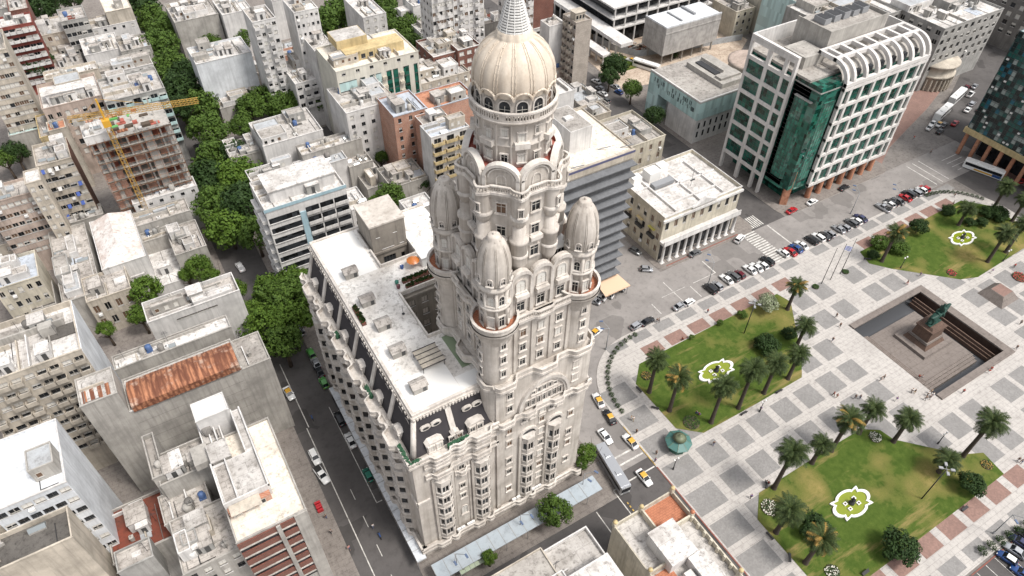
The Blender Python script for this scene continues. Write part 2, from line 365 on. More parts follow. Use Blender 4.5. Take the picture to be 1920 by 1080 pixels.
def putwin(par,me,x,y,z,rz,name='window'):
    o=wloc(par); return link(name,me,par,(x-o[0],y-o[1],z-o[2]),rz)
def facade(mb,p,u,Wd,z0,z1,ops,d=.2,m=0):
    n=(u[1],-u[0])
    def P(s,z,o=0): return (p[0]+u[0]*s-n[0]*o,p[1]+u[1]*s-n[1]*o,z)
    xs=sorted({0,Wd}|{o[0] for o in ops}|{o[1] for o in ops}); zs=sorted({z0,z1}|{o[2] for o in ops}|{o[3] for o in ops})
    for i in range(len(xs)-1):
        for j in range(len(zs)-1):
            cx,cz=(xs[i]+xs[i+1])/2,(zs[j]+zs[j+1])/2
            if any(o[0]<cx<o[1] and o[2]<cz<o[3] for o in ops): continue
            mb.quad(P(xs[i],zs[j]),P(xs[i+1],zs[j]),P(xs[i+1],zs[j+1]),P(xs[i],zs[j+1]),m)
    for a,b,c,e in ops:
        mb.quad(P(a,c),P(a,e),P(a,e,d),P(a,c,d),m); mb.quad(P(b,e),P(b,c),P(b,c,d),P(b,e,d),m)
        mb.quad(P(a,e),P(b,e),P(b,e,d),P(a,e,d),m); mb.quad(P(b,c),P(a,c),P(a,c,d),P(b,c,d),m)

# ------------------------------------------------------------------ the palace tower
rs=random.Random(7)
SAL=thing('palace_tower','tall cream eclectic tower with bulbous dome, corner turrets and white-roofed wing','palace tower',(35,70,0))
ST=[M['salvo'],M['salvo_trim'],M['glass'],M['salvo_dk']]
def strip(mb,pts,mp,z0,z1,inner=None,m=0,t=None):
    """solid band whose outer edge follows pts (s, out) and whose inner edge is `inner` (or t behind the outer edge)"""
    for (s0,o0),(s1,o1) in zip(pts[:-1],pts[1:]):
        i0=o0-t if t else inner; i1=o1-t if t else inner
        a,b,c,d=mp(s0,o0),mp(s1,o1),mp(s1,i1),mp(s0,i0)
        q=lambda p,z:(p[0],p[1],z)
        mb.add([q(a,z0),q(b,z0),q(c,z0),q(d,z0),q(a,z1),q(b,z1),q(c,z1),q(d,z1)],[(0,3,2,1),(4,5,6,7),(0,1,5,4),(2,3,7,6)],m)
    for (s,o) in (pts[0],pts[-1]):
        i=o-t if t else inner; a,d=mp(s,o),mp(s,i); mb.quad((*a,z0),(*d,z0),(*d,z1),(*a,z1),m)
def wave(s0,s1,base,bumps,step=.28,soft=.7):
    n=max(2,int((s1-s0)/step)); P=[]
    for i in range(n+1):
        s=s0+(s1-s0)*i/n; o=base
        for c,w,a in bumps:
            t=max(0,min(1,(w-abs(s-c))/soft)); o=max(o,base+a*t*t*(3-2*t))
        P.append((s,o))
    return P
def mpf(Y): return lambda s,o:(s,Y-o)
def mpl(X): return lambda s,o:(X-o,s)
def mpr(X): return lambda s,o:(X+o,s)
def balcony(name,pts,mp,z,h=1.0,th=.45,mats=None,bal=False):
    mb=MB(); strip(mb,[(s,o+.12) for s,o in pts],mp,z-th,z,-.3,1); strip(mb,[(s,o-.1) for s,o in pts],mp,z-th-.4,z-th,-.3,0)
    if bal:
        strip(mb,pts,mp,z,z+.22,None,1,.26); strip(mb,[(s,o+.06) for s,o in pts],mp,z+h-.2,z+h,None,1,.36)
        for (s,o) in pts[::1]:
            x,y=mp(s,o-.13); mb.box(x-.07,x+.07,y-.07,y+.07,z+.22,z+h-.2,0)
    else:
        strip(mb,pts,mp,z,z+h-.15,None,0,.25); strip(mb,[(s,o+.08) for s,o in pts],mp,z+h-.15,z+h,None,1,.4)
    return mb.build(name,mats or ST,SAL)
# -- masonry of the wing, with the light courts left open
LX0,FY,LY1=17.6,59.6,111
mb=MB()
Z=33.8
mb.box(LX0,29.7,FY,LY1,0,Z); mb.box(29.7,33.6,FY,76.8,0,Z); mb.box(29.7,45,103,LY1,0,40.6); mb.box(37.5,45,88.6,103,0,40.6); mb.box(29.7,37.5,88.6,97.4,0,40.6)
mb.box(20.5,29.7,63.1,LY1-.5,Z,41); mb.box(29.7,33.9,63.1,76.8,Z,41)
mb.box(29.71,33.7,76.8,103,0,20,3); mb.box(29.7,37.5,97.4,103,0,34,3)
mb.box(30.2,37.3,102.4,110,40.6,47.2,3); mb.box(30.0,37.5,102.2,110.2,47.2,47.6,0)
SW=mb.build('wall',ST,SAL)
# court walls (dark render) with their own windows
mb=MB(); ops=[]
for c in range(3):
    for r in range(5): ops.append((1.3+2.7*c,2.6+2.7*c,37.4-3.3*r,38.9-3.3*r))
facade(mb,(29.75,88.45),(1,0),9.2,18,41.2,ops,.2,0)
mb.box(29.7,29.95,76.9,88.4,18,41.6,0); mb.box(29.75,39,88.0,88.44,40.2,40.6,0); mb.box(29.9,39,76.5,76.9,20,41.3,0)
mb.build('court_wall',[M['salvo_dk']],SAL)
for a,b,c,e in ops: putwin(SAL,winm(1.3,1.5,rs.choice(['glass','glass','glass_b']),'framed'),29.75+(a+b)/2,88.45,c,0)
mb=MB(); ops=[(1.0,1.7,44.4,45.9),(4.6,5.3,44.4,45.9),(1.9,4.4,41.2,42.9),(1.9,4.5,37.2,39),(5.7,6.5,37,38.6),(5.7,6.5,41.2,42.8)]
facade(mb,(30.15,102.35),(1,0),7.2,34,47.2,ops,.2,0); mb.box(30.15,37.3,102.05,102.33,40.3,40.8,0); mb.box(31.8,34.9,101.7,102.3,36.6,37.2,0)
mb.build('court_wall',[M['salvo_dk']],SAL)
for a,b,c,e in ops: putwin(SAL,winm(round(b-a,2),round(e-c,2),'glass','framed'),30.15+(a+b)/2,102.35,c,0)
# -- flat roof with low parapet
mb=MB(); zr=41.45
for x0,x1,y0,y1 in ((20.4,29.7,63.2,110.6),(29.7,34.2,63.2,76.5),(29.7,40,88.6,97.4),(37.5,45,88.6,111),(29.7,37.5,110.2,111)): mb.box(x0,x1,y0,y1,40.7,zr,0)
mb.build('flat_roof',[M['salvoroof']],SAL)
mb=MB()
for x0,x1,y0,y1 in ((20.0,20.5,62.8,110.9),(20.5,34.2,62.8,63.3),(20.5,45,110.55,110.95)): mb.box(x0,x1,y0,y1,40.4,41.8,0)
for x0,x1,y0,y1 in ((29.45,29.75,76.5,88.9),(29.45,29.75,97.2,102.4),(29.75,34.4,76.4,76.7),(29.75,38.9,88.5,88.75),(29.75,37.4,97.1,97.4)): mb.box(x0,x1,y0,y1,zr,42.2,0)
mb.box(19.8,34,62.55,62.79,40.45,41.2,0); mb.box(19.75,19.99,62.8,111,40.45,41.2,0)
for i in range(48): mb.box(19.5,19.74,63.4+i,63.8+i,40.5,40.95,1)
for i in range(24): mb.box(20+.58*i,20.3+.58*i,62.3,62.54,40.5,40.95,1)
mb.build('roof_cornice',[M['salvo_trim'],M['salvo_trim']],SAL)
# roof seams of the coating patches
mb=MB()
for x0,x1,y0,y1 in ((20.6,29.4,63.4,70.5),(29.5,34,63.4,66.5),(20.6,28.9,97.2,110.4)): mb=MB(); mb.quad((x0,y0,zr+.006),(x1,y0,zr+.006),(x1,y1,zr+.006),(x0,y1,zr+.006)); mb.build('roof_coating',[M['white']],SAL)
for x,y in ((23.75,98.2),(23.7,89.8),(23.8,82.9),(23.55,76),(23.4,67.4)):
    mb=MB(); mb.prism([(x-1.25,y-1.0),(x+1.25,y-1.0),(x+1.25,y+1.0),(x-1.25,y+1.0)],zr,zr+1.35,0)
    mb.add([(x-1.4,y-1.15,zr+1.35),(x+1.4,y-1.15,zr+1.35),(x+1.4,y+1.15,zr+1.35),(x-1.4,y+1.15,zr+1.35),(x-1.4,y,zr+1.95),(x+1.4,y,zr+1.95)],[(0,1,5,4),(2,3,4,5),(1,2,5),(3,0,4),(3,2,1,0)],1)
    mb.box(x+.35,x+1.0,y-1.04,y-.99,zr+.1,zr+1.1,2)
    mb.build('roof_hut',[M['w_conc'],M['r_dirty'],M['framed']],SAL)
mb=MB(); mb.box(25.4,29.6,69.7,73.9,zr+1.25,zr+1.35,0)
for k in range(5): mb.box(25.3,29.7,69.6+k*1.06,69.72+k*1.06,zr+1.35,zr+1.45,1)
for x in (25.5,29.4):
    for y in (69.8,73.7): mb.tube((x,y,zr),(x,y,zr+1.3),.06,m=1)
mb.build('pergola',[M['w_beige'],M['dark']],SAL)
mb=MB(); mb.box(31.6,33.9,67.6,75.4,zr+.01,zr+.12,0); mb.build('green_terrace',[plain('green_tank_floor',(.20,.25,.16),.6)],SAL)
mb=MB(); mb.box(36.6,39.2,93.2,95.6,zr,zr+2.3,0); mb.box(36.4,39.4,93,95.8,zr+2.3,zr+2.45,0); mb.build('terrace_room',[M['white']],SAL)
mb=MB(); mb.tube((28.2,84,zr),(28.2,84,zr+2.2),.04); mb.disc(28.2,83.9,.3,zr+.1,12); mb.build('antenna',[M['dark']],SAL)
# -- mansard: slate panels between stone piers
mb=MB(); sl=MB()
zA,zB=33.9,40.35
def fr(x,t,o=0): return (x+(20.15-18.2)*t*(1 if x<20 else 0),60.2+(62.95-60.2)*t-o,zA+(zB-zA)*t)
def le(y,t,o=0): return (18.2+(20.15-18.2)*t-o,y+(2.6*t if y<62 else 0),zA+(zB-zA)*t)
sl.quad(fr(18.2,0),fr(33.8,0),fr(33.8,1),fr(18.2,1),0); sl.quad(le(110.6,0),le(60.3,0),le(60.3,1),le(110.6,1),0)
sl.quad((18.2,110.6,zA),(30,110.6,zA),(30,110.6,zB),(20.15,110.6,zB),0)
def pier(f,s0,s1): 
    P=[f(s0,0,.3),f(s1,0,.3),f(s1,1,.3),f(s0,1,.3),f(s0,0,-.2),f(s1,0,-.2),f(s1,1,-.2),f(s0,1,-.2)]
    mb.add(P,[(0,1,2,3),(0,4,5,1),(1,5,6,2),(3,7,4,0),(2,6,7,3)],0)
for a,b in ((25.6,26.6),(33.0,33.8)): pier(fr,a,b)
LP=[61.4,69.6,77.4,85.6,93.6,101.8,109.8]
for y in LP[1:]: pier(le,y-.5,y+.5)
mb.tube((18.3,60.3,33.8),(20.2,62.9,40.5),.55,.45,8,0)
sl.build('slate_roof',[M['slate']],SAL); mb.build('roof_pier',[M['salvo_trim']],SAL)
def dormer(x,y,rz,z=34.75,w=2.9,h=2.1,dep=1.9):
    mb=MB(); n=8
    c,s=math.cos(rz),math.sin(rz)
    T=lambda px,py,pz:(x+px*c-py*s,y+px*s+py*c,z+pz)
    def pris(P,y0,y1,m): 
        k=len(P); mb.add([T(a,y0,b) for a,b in P]+[T(a,y1,b) for a,b in P],[tuple(range(k)),tuple(range(2*k-1,k-1,-1))]+[(i,k+i,k+(i+1)%k,(i+1)%k) for i in range(k)],m)
    P=[(-w/2,0),(w/2,0),(w/2,h*.7)]+[(w/2-.55*(1-math.cos(PI/2*i/3)) ,h*.7+.8*math.sin(PI/2*i/3)) for i in range(1,4)]+[(-w/2+.55*(1-math.cos(PI/2*i/3)),h*.7+.8*math.sin(PI/2*i/3)) for i in range(3,0,-1)]+[(-w/2,h*.7)]
    pris(P,0,dep,0)
    pris([(-w/2-.15,h*.95),(-w/2+.6,h+.12),(w/2-.6,h+.12),(w/2+.15,h*.95),(w/2-.5,h+.34),(-w/2+.5,h+.34)],-.18,dep,0)
    o=mb.build('dormer',[M['salvo_trim']],SAL)
    for k in (-1,1):
        p=T(k*.72,-.03,.15); putwin(o,winm(.85,1.4,rs.choice(['glass','glass_w','glass_b']),'frame',.2,'s'),*p,rz)
def oculus(x,y,z,rz):
    mb=MB(); n=14; c,s=math.cos(rz),math.sin(rz)
    for rr,d0,m in ((1,-.28,0),(.6,-.30,2)):
        for i in range(n):
            a,b=2*PI*i/n,2*PI*(i+1)/n
            P=[]
            for t,q in ((a,rr),(b,rr),(b,rr*.62),(a,rr*.62)): P.append((x+.92*q*math.cos(t)*c-d0*-s, y+.92*q*math.cos(t)*s+d0*c, z+.52*q*math.sin(t)))
            if m==2: P[2]=P[3]=(x-d0*-s,y+d0*c,z)
            mb.add(P,[(0,1,2,3)] if m==0 else [(0,1,2)],m)
            if m==0:
                Q=[(p[0]-s*.5,p[1]+c*.5,p[2]) for p in P[:2]]; mb.add([P[0],P[1],Q[1],Q[0]],[(0,1,2,3)],0)
    mb.build('oculus_window',[M['salvo_trim'],M['salvo_trim'],M['glass']],SAL)
for x in (22.3,29.9):
    dormer(x,60.1,0,34.0)
    for k in (-1,1): oculus(x+.3+k*.95,61.95,38.5,0)
dormer(26.1,60.2,0,34.0,1.3,1.9,1.8)
for i in range(6):
    y=(LP[i]+LP[i+1])/2+.3; dormer(18.0,y,-PI/2,34.0,2.0,1.9,1.4)
    for k in (-1,1): oculus(19.35,y+k*1.3,38.4,-PI/2)
# -- bays, cornices and wave balconies of the two street fronts
def bay(x,y,rz,z0=5.4,fl=5,fh=3.9,w=2.9,pr=1.15):
    c,s=math.cos(rz),math.sin(rz); T=lambda a,o:(x+a*c+o*s,y+a*s-o*c)
    def poly(k,e=0): return [T(a*k,o*k if o>0 else o) for a,o in ((-w/2,-.2),(-w/2,.4+e),(-w/4,pr+e),(w/4,pr+e),(w/2,.4+e),(w/2,-.2))]
    mb=MB(); GB=[]
    for k in range(fl):
        gb=MB(); GB.append(gb)
        z=z0+k*fh
        mb.prism(poly(1.04),z,z+1.25,0); mb.prism(poly(1.12),z+1.15,z+1.32,1); mb.prism(poly(1.12),z-.18,z+.02,1)
        gb.prism(poly(.92),z+1.3,z+fh-.2,0)
        for p in poly(.98)[1:5]: mb.box(p[0]-.13,p[0]+.13,p[1]-.13,p[1]+.13,z+1.3,z+fh-.18,1)
        for t in (-.36,0,.36):
            q=T(t*w*.6,pr*.95); mb.box(q[0]-.06,q[0]+.06,q[1]-.06,q[1]+.06,z+1.3,z+fh-.18,1)
        mb.prism(poly(1.02),z+fh-.75,z+fh-.18,0)
    zt=z0+fl*fh
    mb.prism(poly(1.06),zt-.2,zt+.95,0); mb.prism(poly(1.12),zt+.9,zt+1.05,1)
    for sg in (-1,1):                                        # flanking shafts of the arched niche
        q=T(sg*(w/2+.42),.18); mb.obox(q,(c,s),.5,.55,3.8,zt+1.6,0)
    n=10; ro,ri=w/2+.66,w/2+.14
    for i in range(n):
        a,b=PI*i/n,PI*(i+1)/n; P=[]
        for o in (.42,-.1):
            for t,r in ((a,ri),(b,ri),(b,ro),(a,ro)): p=T(r*math.cos(t),o); P.append((p[0],p[1],zt+1.3+r*.95*math.sin(t)))
        mb.add(P,[(3,2,1,0),(0,1,5,4),(2,3,7,6)],1)
    P=[(*T(ri*math.cos(PI*i/n),.03),zt+1.2+ri*.95*math.sin(PI*i/n)) for i in range(n+1)]; gb=MB(); GB.append(gb); gb.add(P+[(*T(-ri,.03),zt+.2),(*T(ri,.03),zt+.2)],[tuple(range(n+3))],0)  # niche pane: solid wall behind, the hollow's shade is put into its dark colour
    P=[T(-w/2-.2,.03),T(w/2+.2,.03)]; mb.quad((*P[0],3.6),(*P[1],3.6),(*P[1],z0),(*P[0],z0),3)  # flat dark panel below the bay, recess shade painted as colour
    o=mb.build('bay_window',ST,SAL)
    for gb in GB: gb.build('glazing',[M['glass']],o)
FB=[22.6,30.3]; TB=[40.0,45.7]
for x in FB: bay(x,FY,0)
for x in TB: bay(x,59.5,0,4.9,5,4.0,2.6)
LB=[65.5,73.3,81.3,89.4,97.5,105.6]
for y in LB: bay(LX0,y,-PI/2,5.4,5,3.9,3.3,1.55)
LBU=[(y,2.1,1.1) for y in LB]; FBU=[(x,2.0,.85) for x in FB]
for z,b,h in ((33.9,.7,.9),(31.2,.35,.95),(28.0,.4,.95)):
    balcony('balcony',wave(16.9 if z>33 else 19.6,33.8,b,FBU+([(26.4,1.2,.4)] if z>30 else [])),mpf(FY),z,h)
    balcony('balcony',wave(59.0 if z>33 else 62.2,111,b,LBU+[(y+4,1.1,.6) for y in LB]),mpl(LX0),z,h)
mb=MB()
for x in (20.2,): mb.box(17.35,19.9,59.3,FY-.01,20.3,21,1); mb.box(17.3,17.58,59.3,62,20.3,21,1)
mb.box(33.4,34.2,59.2,FY,4,33,0); mb.box(24.9,25.3,59.45,FY,4.5,27.4,0); mb.box(27.6,28.0,59.45,FY,4.5,27.4,0)
mb.build('string_course',ST,SAL)
for z in (24.6,): balcony('balcony',wave(25.0,28.0,.3,[(26.4,1.1,.7)]),mpf(FY),z,.95)
for y in LB:
    for z in (9,13,17,21,25):
        balcony('balcony',wave(y+2.5,y+5.5,.55,[(y+4,1.0,.55)],.4),mpl(LX0),z,.95,.35)
balcony('ground_cornice',wave(16.6,53.0,1.1,[(21.3,1.6,.6),(23.7,1.0,.6),(29,1.4,.6),(31.4,1.0,.6),(38.4,1.4,.6),(41,1,.6),(45.5,1.5,.6),(52,1.2,.9)]),mpf(FY),4.2,.95,.6)
balcony('ground_cornice',wave(58.6,111,1.0,[(y+d,1.3,.6) for y in LB for d in (-1.4,1.4)]),mpl(LX0),4.2,.95,.6)
WK=['glass','glass','glass','glass_w','glass_b']; scount=[0]
def sw(x,y,z,rz,w=.95,h=1.6,g=None,kind='s',par=None): putwin(par or SAL,winm(w,h,g or rs.choice(WK),'frame',.2,kind),x,y,z,rz)
for z in (9.2,): sw(26.4,FY,z,0,1.1,2.2,'glass_w','a')
for z in (15.3,18.9,25.2,29.2): sw(26.4,FY,z,0)
for x in FB:
    for k in (-.9,.9): sw(x+k,FY,29.0,0,.9,1.3); sw(x+k,FY,32.2,0,.9,1.2)
for y in LB:
    for z in (10,14,18,22,29,32.2): sw(LX0,y+3.3,z,-PI/2,1.0,1.8,'glass'); sw(LX0,y+4.8,z,-PI/2,1.0,1.8,'glass')
mb=MB(); mb.box(36.5,52.2,59.2,59.48,2.3,3.5,0); mb.box(19,34.5,59.25,59.49,2.3,3.4,1); mb.build('shop_front',[plain('fascia_blue',(.02,.035,.10),.5),M['dark']],SAL)
# -- greenery on the long balcony, cooling units on the ledge over the shops
for (x0,x1,y0,y1) in ((17.3,19.2,59.0,59.5),(17.0,17.5,59.6,63.5),(24.2,28.0,59.1,59.5),(17.0,17.5,75,77.5),(17.0,17.5,91,92.2)):
    mb=MB(); r_=random.Random(int(y0*9+x0))
    for i in range(int((x1-x0+y1-y0)*60)):
        x,y,z=r_.uniform(x0,x1),r_.uniform(y0,y1),34.0+r_.random()*.9; s=.2; a=r_.random()*PI
        mb.quad((x-s*math.cos(a),y-s*math.sin(a),z-.1),(x+s*math.sin(a),y-s*math.cos(a),z),(x+s*math.cos(a),y+s*math.sin(a),z+.15),(x-s*math.sin(a),y+s*math.cos(a),z+.1))
    mb.build('balcony_plants',[M['leaf_d']],SAL)
for x in (24.6,25.5,26.8,27.6,37.0,38.0,41.6,42.3,43.0): mb=MB(); mb.box(x-.4,x+.4,58.6,59.0,5.15,5.75); mb.build('air_conditioner',[M['white']],SAL)
# -- the tower
TX0,TX1,TY0,TY1=34.9,49.8,62.1,76.7
mb=MB()
mb.box(33.5,52.4,59.5,78.8,0,44); mb.box(34.2,51.9,60.4,78.2,44,57); mb.box(35,50.6,61.3,77.5,57,62.2)
for x in (TX0,TX1):
    for y in (TY0,TY1): mb.lathe(x,y,[(2.55,30),(2.55,56.5)],20,0); mb.lathe(x,y,[(2.75,33),(2.75,44)],20,0)
for x in (37.4,40.6,44.0,47.3): mb.box(x-.22,x+.22,60.15,60.42,44.5,56.6,0)
for y in (64.9,67.6,71.0,74.0): mb.box(33.95,34.22,y-.22,y+.22,44.5,56.6,0)
for x in (38.2,41.9,43.8,47.6): mb.box(x-.18,x+.18,59.25,59.52,4.6,26,0)
TW=mb.build('tower_shaft',ST,SAL)
for x,rows in ((36.1,(9,15.4,19.2,25,28.9,35.6,39.2)),(49.4,(8.8,15,18.7,24.8,31.2,35.7,39.3)),(42.9,(8.4,12.6,16.4,20.2,24,27.8,30.6))):
    for z in rows: sw(x,59.5,z,0,.95,1.7)
for x in (39.1,40.9,44.8,46.6): sw(x,59.5,30.3,0,.85,1.5)
for x in (38.9,42.2,45.6):
    for z in (45.6,49.2,52.6): sw(x,60.4,z,0,1.0,1.7)
for x in (TX0,TX1):
    for z in (46,49.4,52.7): sw(x,TY0-2.55,z,0,.8,1.6,'glass')
for y in (66.2,69.3,72.5):
    for z in (42.2,45.8,49.2,52.6): sw(34.2,y,z,-PI/2,1.0,1.7)
for y in (TY0,TY1):
    for z in (46,49.4,52.7): sw(TX0-2.55,y,z,-PI/2,.8,1.6,'glass')
# great arch
mb=MB(); n=20; ax_,az=43.0,34.0
for ro,ri,o in ((5.3,4.75,.55),(4.75,4.3,.3)):
    for i in range(n):
        a,b=PI*i/n,PI*(i+1)/n; P=[]
        for yy in (59.5-o,59.6):
            for t,r in ((a,ri),(b,ri),(b,ro),(a,ro)): P.append((ax_+r*math.cos(t),yy,az+r*1.32*math.sin(t)))
        mb.add(P,[(3,2,1,0),(0,1,5,4),(2,3,7,6)],1)
mb.build('great_arch',ST,SAL)
for i in range(7):
    x=ax_-3.3+1.1*i; sw(x,59.5,34.3,0,.6,1.9,'glass')
    if 0<i<6: sw(x,59.5,37.3,0,.6,.9 if i in(1,5) else 1.4,'glass')
balcony('balcony',wave(33.6,53,.65,[(39.8,1.6,.6),(45.6,1.6,.6),(50.6,1.8,.6),(35.2,1.8,.6)]),mpf(59.5),33.2,1.0,.5)
balcony('balcony',wave(33.0,52.8,.5,[(35.0,2.6,1.3),(42.9,2.6,1.2),(49.9,2.6,1.0)],.28,1.3),mpf(59.9),43.9,1.0,.5)
balcony('balcony',wave(59.6,78.6,.5,[(62,2.4,1.2),(69.3,2.4,1.2),(76.6,2.4,1.2)],.28,1.3),mpl(33.7),43.0,1.0,.5)
balcony('balcony',wave(59.6,78.6,.5,[(62,2.2,.8),(69.3,2.4,.8)],.28,1.3),mpr(52.3),43.0,1.0,.5)
balcony('balcony',wave(59.6,78.6,.5,[(62,2.2,.6),(69.3,2.4,.6)],.4,1.3),mpr(52.3),33.0,1.0,.5)
# terrace balcony with its round ends
zt=57.0
for mp,a,b,bm in ((mpf(60.4),37.6,47.1,[(42.2,1.9,.5)]),(mpl(34.2),65,74,[(69.3,2,.5)]),(mpr(51.9),65,74,[])):
    balcony('balcony',wave(a,b,.75,bm),mp,zt,1.05,.5,None,True)
for i,(x,y) in enumerate(((TX0,TY0),(TX1,TY0),(TX0,TY1),(TX1,TY1))):
    mb=MB(); mb.lathe(x,y,[(2.55,53.4),(2.9,54.6),(3.3,55.4),(3.35,56.2),(3.8,56.5),(3.8,57.0)],28,0)
    mb.lathe(x,y,[(3.62,57),(3.62,57.9)],28,0); mb.lathe(x,y,[(3.4,57.9),(3.4,57.0)],28,0); mb.lathe(x,y,[(3.35,57.85),(3.35,58.1),(3.75,58.1),(3.75,57.85)],28,1,False)
    mb.lathe(x,y,[(3.4,57.02),(0,57.02)],28,4,False)
    tu=mb.build('turret',ST[:4]+[M['terracotta']],SAL)
    mb=MB(); mb.lathe(x,y,[(2.0,57),(2.0,60.9),(2.5,61.1),(2.5,61.5),(2.0,61.55),(2.0,64.3),(2.2,64.5),(2.52,64.8),(2.52,65.3),(2.2,65.5)],28,0)
    for k in range(8):
        a=2*PI*k/8+PI/8; px,py=x+2.12*math.cos(a),y+2.12*math.sin(a); mb.tube((px,py,57),(px,py,64.5),.26,n=8)
    mb.lathe(x,y,[(2.1,65.4),(2.28,66.2),(2.39,67.2),(2.41,68.3),(2.36,69.3),(2.22,70.3),(1.99,71.3),(1.66,72.2),(1.24,72.9),(.95,73.2),(.9,73.6),(.72,73.75),(.0,73.8)],64,0,True,0,2*PI,.022,16)
    mb.ball((x,y,73.9),.18,.18,.25)
    for k in range(8):
        for da in (-.05,.05):
            pr_=[(2.15,65.5),(2.34,66.4),(2.45,67.6),(2.43,68.9),(2.29,70.1),(2.05,71.2),(1.7,72.15),(1.0,73.15)]; a=2*PI*k/8+PI/8
            for (r0,z0),(r1,z1) in zip(pr_[:-1],pr_[1:]): mb.tube((x+r0*math.cos(a+da),y+r0*math.sin(a+da),z0),(x+r1*math.cos(a+da),y+r1*math.sin(a+da),z1),.05,n=4,m=3,cap=False)
    mb.build('dome',ST,tu)
    for k in range(8):
        a=2*PI*k/8; rz=a+PI/2
        if i==3 and k in (0,1,2): continue
        dx,dy=math.cos(a),math.sin(a)
        if dx*.35+dy*.8>.55: continue
        putwin(tu,winm(.85,2.1,'glass_w' if (k+i)%2 else 'glass','frame',.2,'s'),x+2.0*dx,y+2.0*dy,57.4,rz); putwin(tu,winm(.85,1.3,'glass_w' if (k+i)%2 else 'glass','frame',.2,'a'),x+2.0*dx,y+2.0*dy,61.9,rz)
        putwin(tu,winm(.65,.8,'glass','salvo_trim',.2,'a'),x+2.36*dx,y+2.36*dy,66.3,rz)
# attic: three arches on each front
def attic(p,u,Wd):
    n=(u[1],-u[0]); mb=MB(); N=48; zb=57.0
    def top(s):
        k=s/Wd*3; f=k-math.floor(k) if k<3 else 1; return 64.2+1.7*math.sqrt(max(0,1-(2*f-1)**2))
    for i in range(N):
        s0,s1=Wd*i/N,Wd*(i+1)/N
        A=[(p[0]+u[0]*s,p[1]+u[1]*s) for s in (s0,s1)]
        z0,z1=top(s0+1e-4),top(s1-1e-4)
        F=[(*A[0],zb),(*A[1],zb),(*A[1],z1),(*A[0],z0)]; B=[(x-n[0]*.6,y-n[1]*.6,z) for x,y,z in F]
        mb.add(F+B,[(0,1,2,3),(7,6,5,4),(3,2,6,7)],0)
        O=[(x+n[0]*.4,y+n[1]*.4) for x,y in A]; q=lambda P,z:(P[0],P[1],z)
        mb.add([q(O[0],z0-.55),q(O[1],z1-.55),q(O[1],z1+.1),q(O[0],z0+.1),q(A[0],z0-.55),q(A[1],z1-.55),q(A[1],z1+.1),q(A[0],z0+.1)],[(0,1,2,3),(3,2,6,7),(0,4,5,1)],1)
    for k in range(4):
        c=(p[0]+u[0]*Wd*k/3+n[0]*.1,p[1]+u[1]*Wd*k/3+n[1]*.1); mb.obox(c,u,.55,.5,zb,64.6,1)
    o=mb.build('attic_wall',ST,SAL); rz=math.atan2(u[1],u[0])
    for k in range(3):
        c=(p[0]+u[0]*Wd*(k+.5)/3,p[1]+u[1]*Wd*(k+.5)/3)
        putwin(o,winm(1.5,1.5,'glass_w','frame',.2,'a'),c[0],c[1],61.8,rz); putwin(o,winm(1.3,2.0,rs.choice(['glass_w','glass']),'frame',.2,'s'),c[0],c[1],57.6,rz)
        b=MB(); b.obox((c[0]+n[0]*.45,c[1]+n[1]*.45),u,2.2,.8,60.7,61.5,0); b.build('balcony',[M['salvo_trim']],o)
attic((37.0,61.2),(1,0),10.7); attic((34.6,74.3),(0,-1),9.8); attic((51.0,64.5),(0,1),9.8)
mb=MB(); mb.quad((36,62,62.25),(50.2,62,62.25),(50.2,77.4,62.25),(36,77.4,62.25),0); mb.build('terrace',[M['terracotta']],SAL)
mb=MB(); mb.box(46.0,48.6,63.6,66.4,62.3,64.9,0); mb.box(45.8,48.9,63.3,66.7,64.9,65.1,0)
for k in range(4): mb.box(46.2+.6*k,46.65+.6*k,63.55,63.6,62.6,64.6,1)
mb.box(38.5,40.8,62.2,64.2,62.3,63.6,0)
mb.build('terrace_room',[M['white'],M['glass']],SAL)
# belvedere: octagon with corner shafts
AX,AY=41.9,69.0
M['salvo_pale']=wallm('salvo_pale',(.70,.66,.61),.4,.85,.3,(.42,.38,.34))
def octp(ap,k): r=ap/math.cos(PI/8); a=-PI/2-PI/8+k*PI/4; return (AX+r*math.cos(a),AY+r*math.sin(a))
mb=MB(); mb.prism([octp(6.15,k) for k in range(8)],58,81.2,0)
for k in range(8):
    x,y=octp(6.1,k)
    mb.lathe(x,y,[(.3,64.6),(.95,65.2),(1.25,66.2),(1.25,69.9),(1.45,70.1),(1.45,70.6),(1.0,70.8),(1.0,72.6),(.6,72.9)],14,0); mb.lathe(x,y,[(.5,72.6),(.95,73.2),(1.15,74),(1.15,78)],14,0); mb.lathe(x,y,[(1.34,74.3),(1.34,74.7),(1.15,74.8)],14,1); mb.lathe(x,y,[(1.4,67.6),(1.4,67.9),(1.25,68)],14,1)
bel=mb.build('belvedere',ST,SAL)
for k in range(8):
    a=-PI/2+k*PI/4; dx,dy=math.cos(a),math.sin(a)
    if dy>.5: continue
    x,y=AX+6.15*dx,AY+6.15*dy
    sw(x,y,74.6,a+PI/2,1.3,1.7,None,'s',bel); sw(x,y,70.6,a+PI/2,1.2,1.7,None,'s',bel); sw(x,y,66.4,a+PI/2,1.3,1.9,None,'s',bel)
    b=MB(); b.obox((AX+6.5*dx,AY+6.5*dy),(-dy,dx),2.0,.9,69.7,70.4,0); b.build('balcony',[M['salvo_trim']],bel)
    for q in (-.5,.5):
        c=octp(6.1,k); 
        ca=a-PI/8; sw(c[0]+1.22*math.cos(ca),c[1]+1.22*math.sin(ca),75.2,ca+PI/2,.5,1.3,'glass','s',bel); break
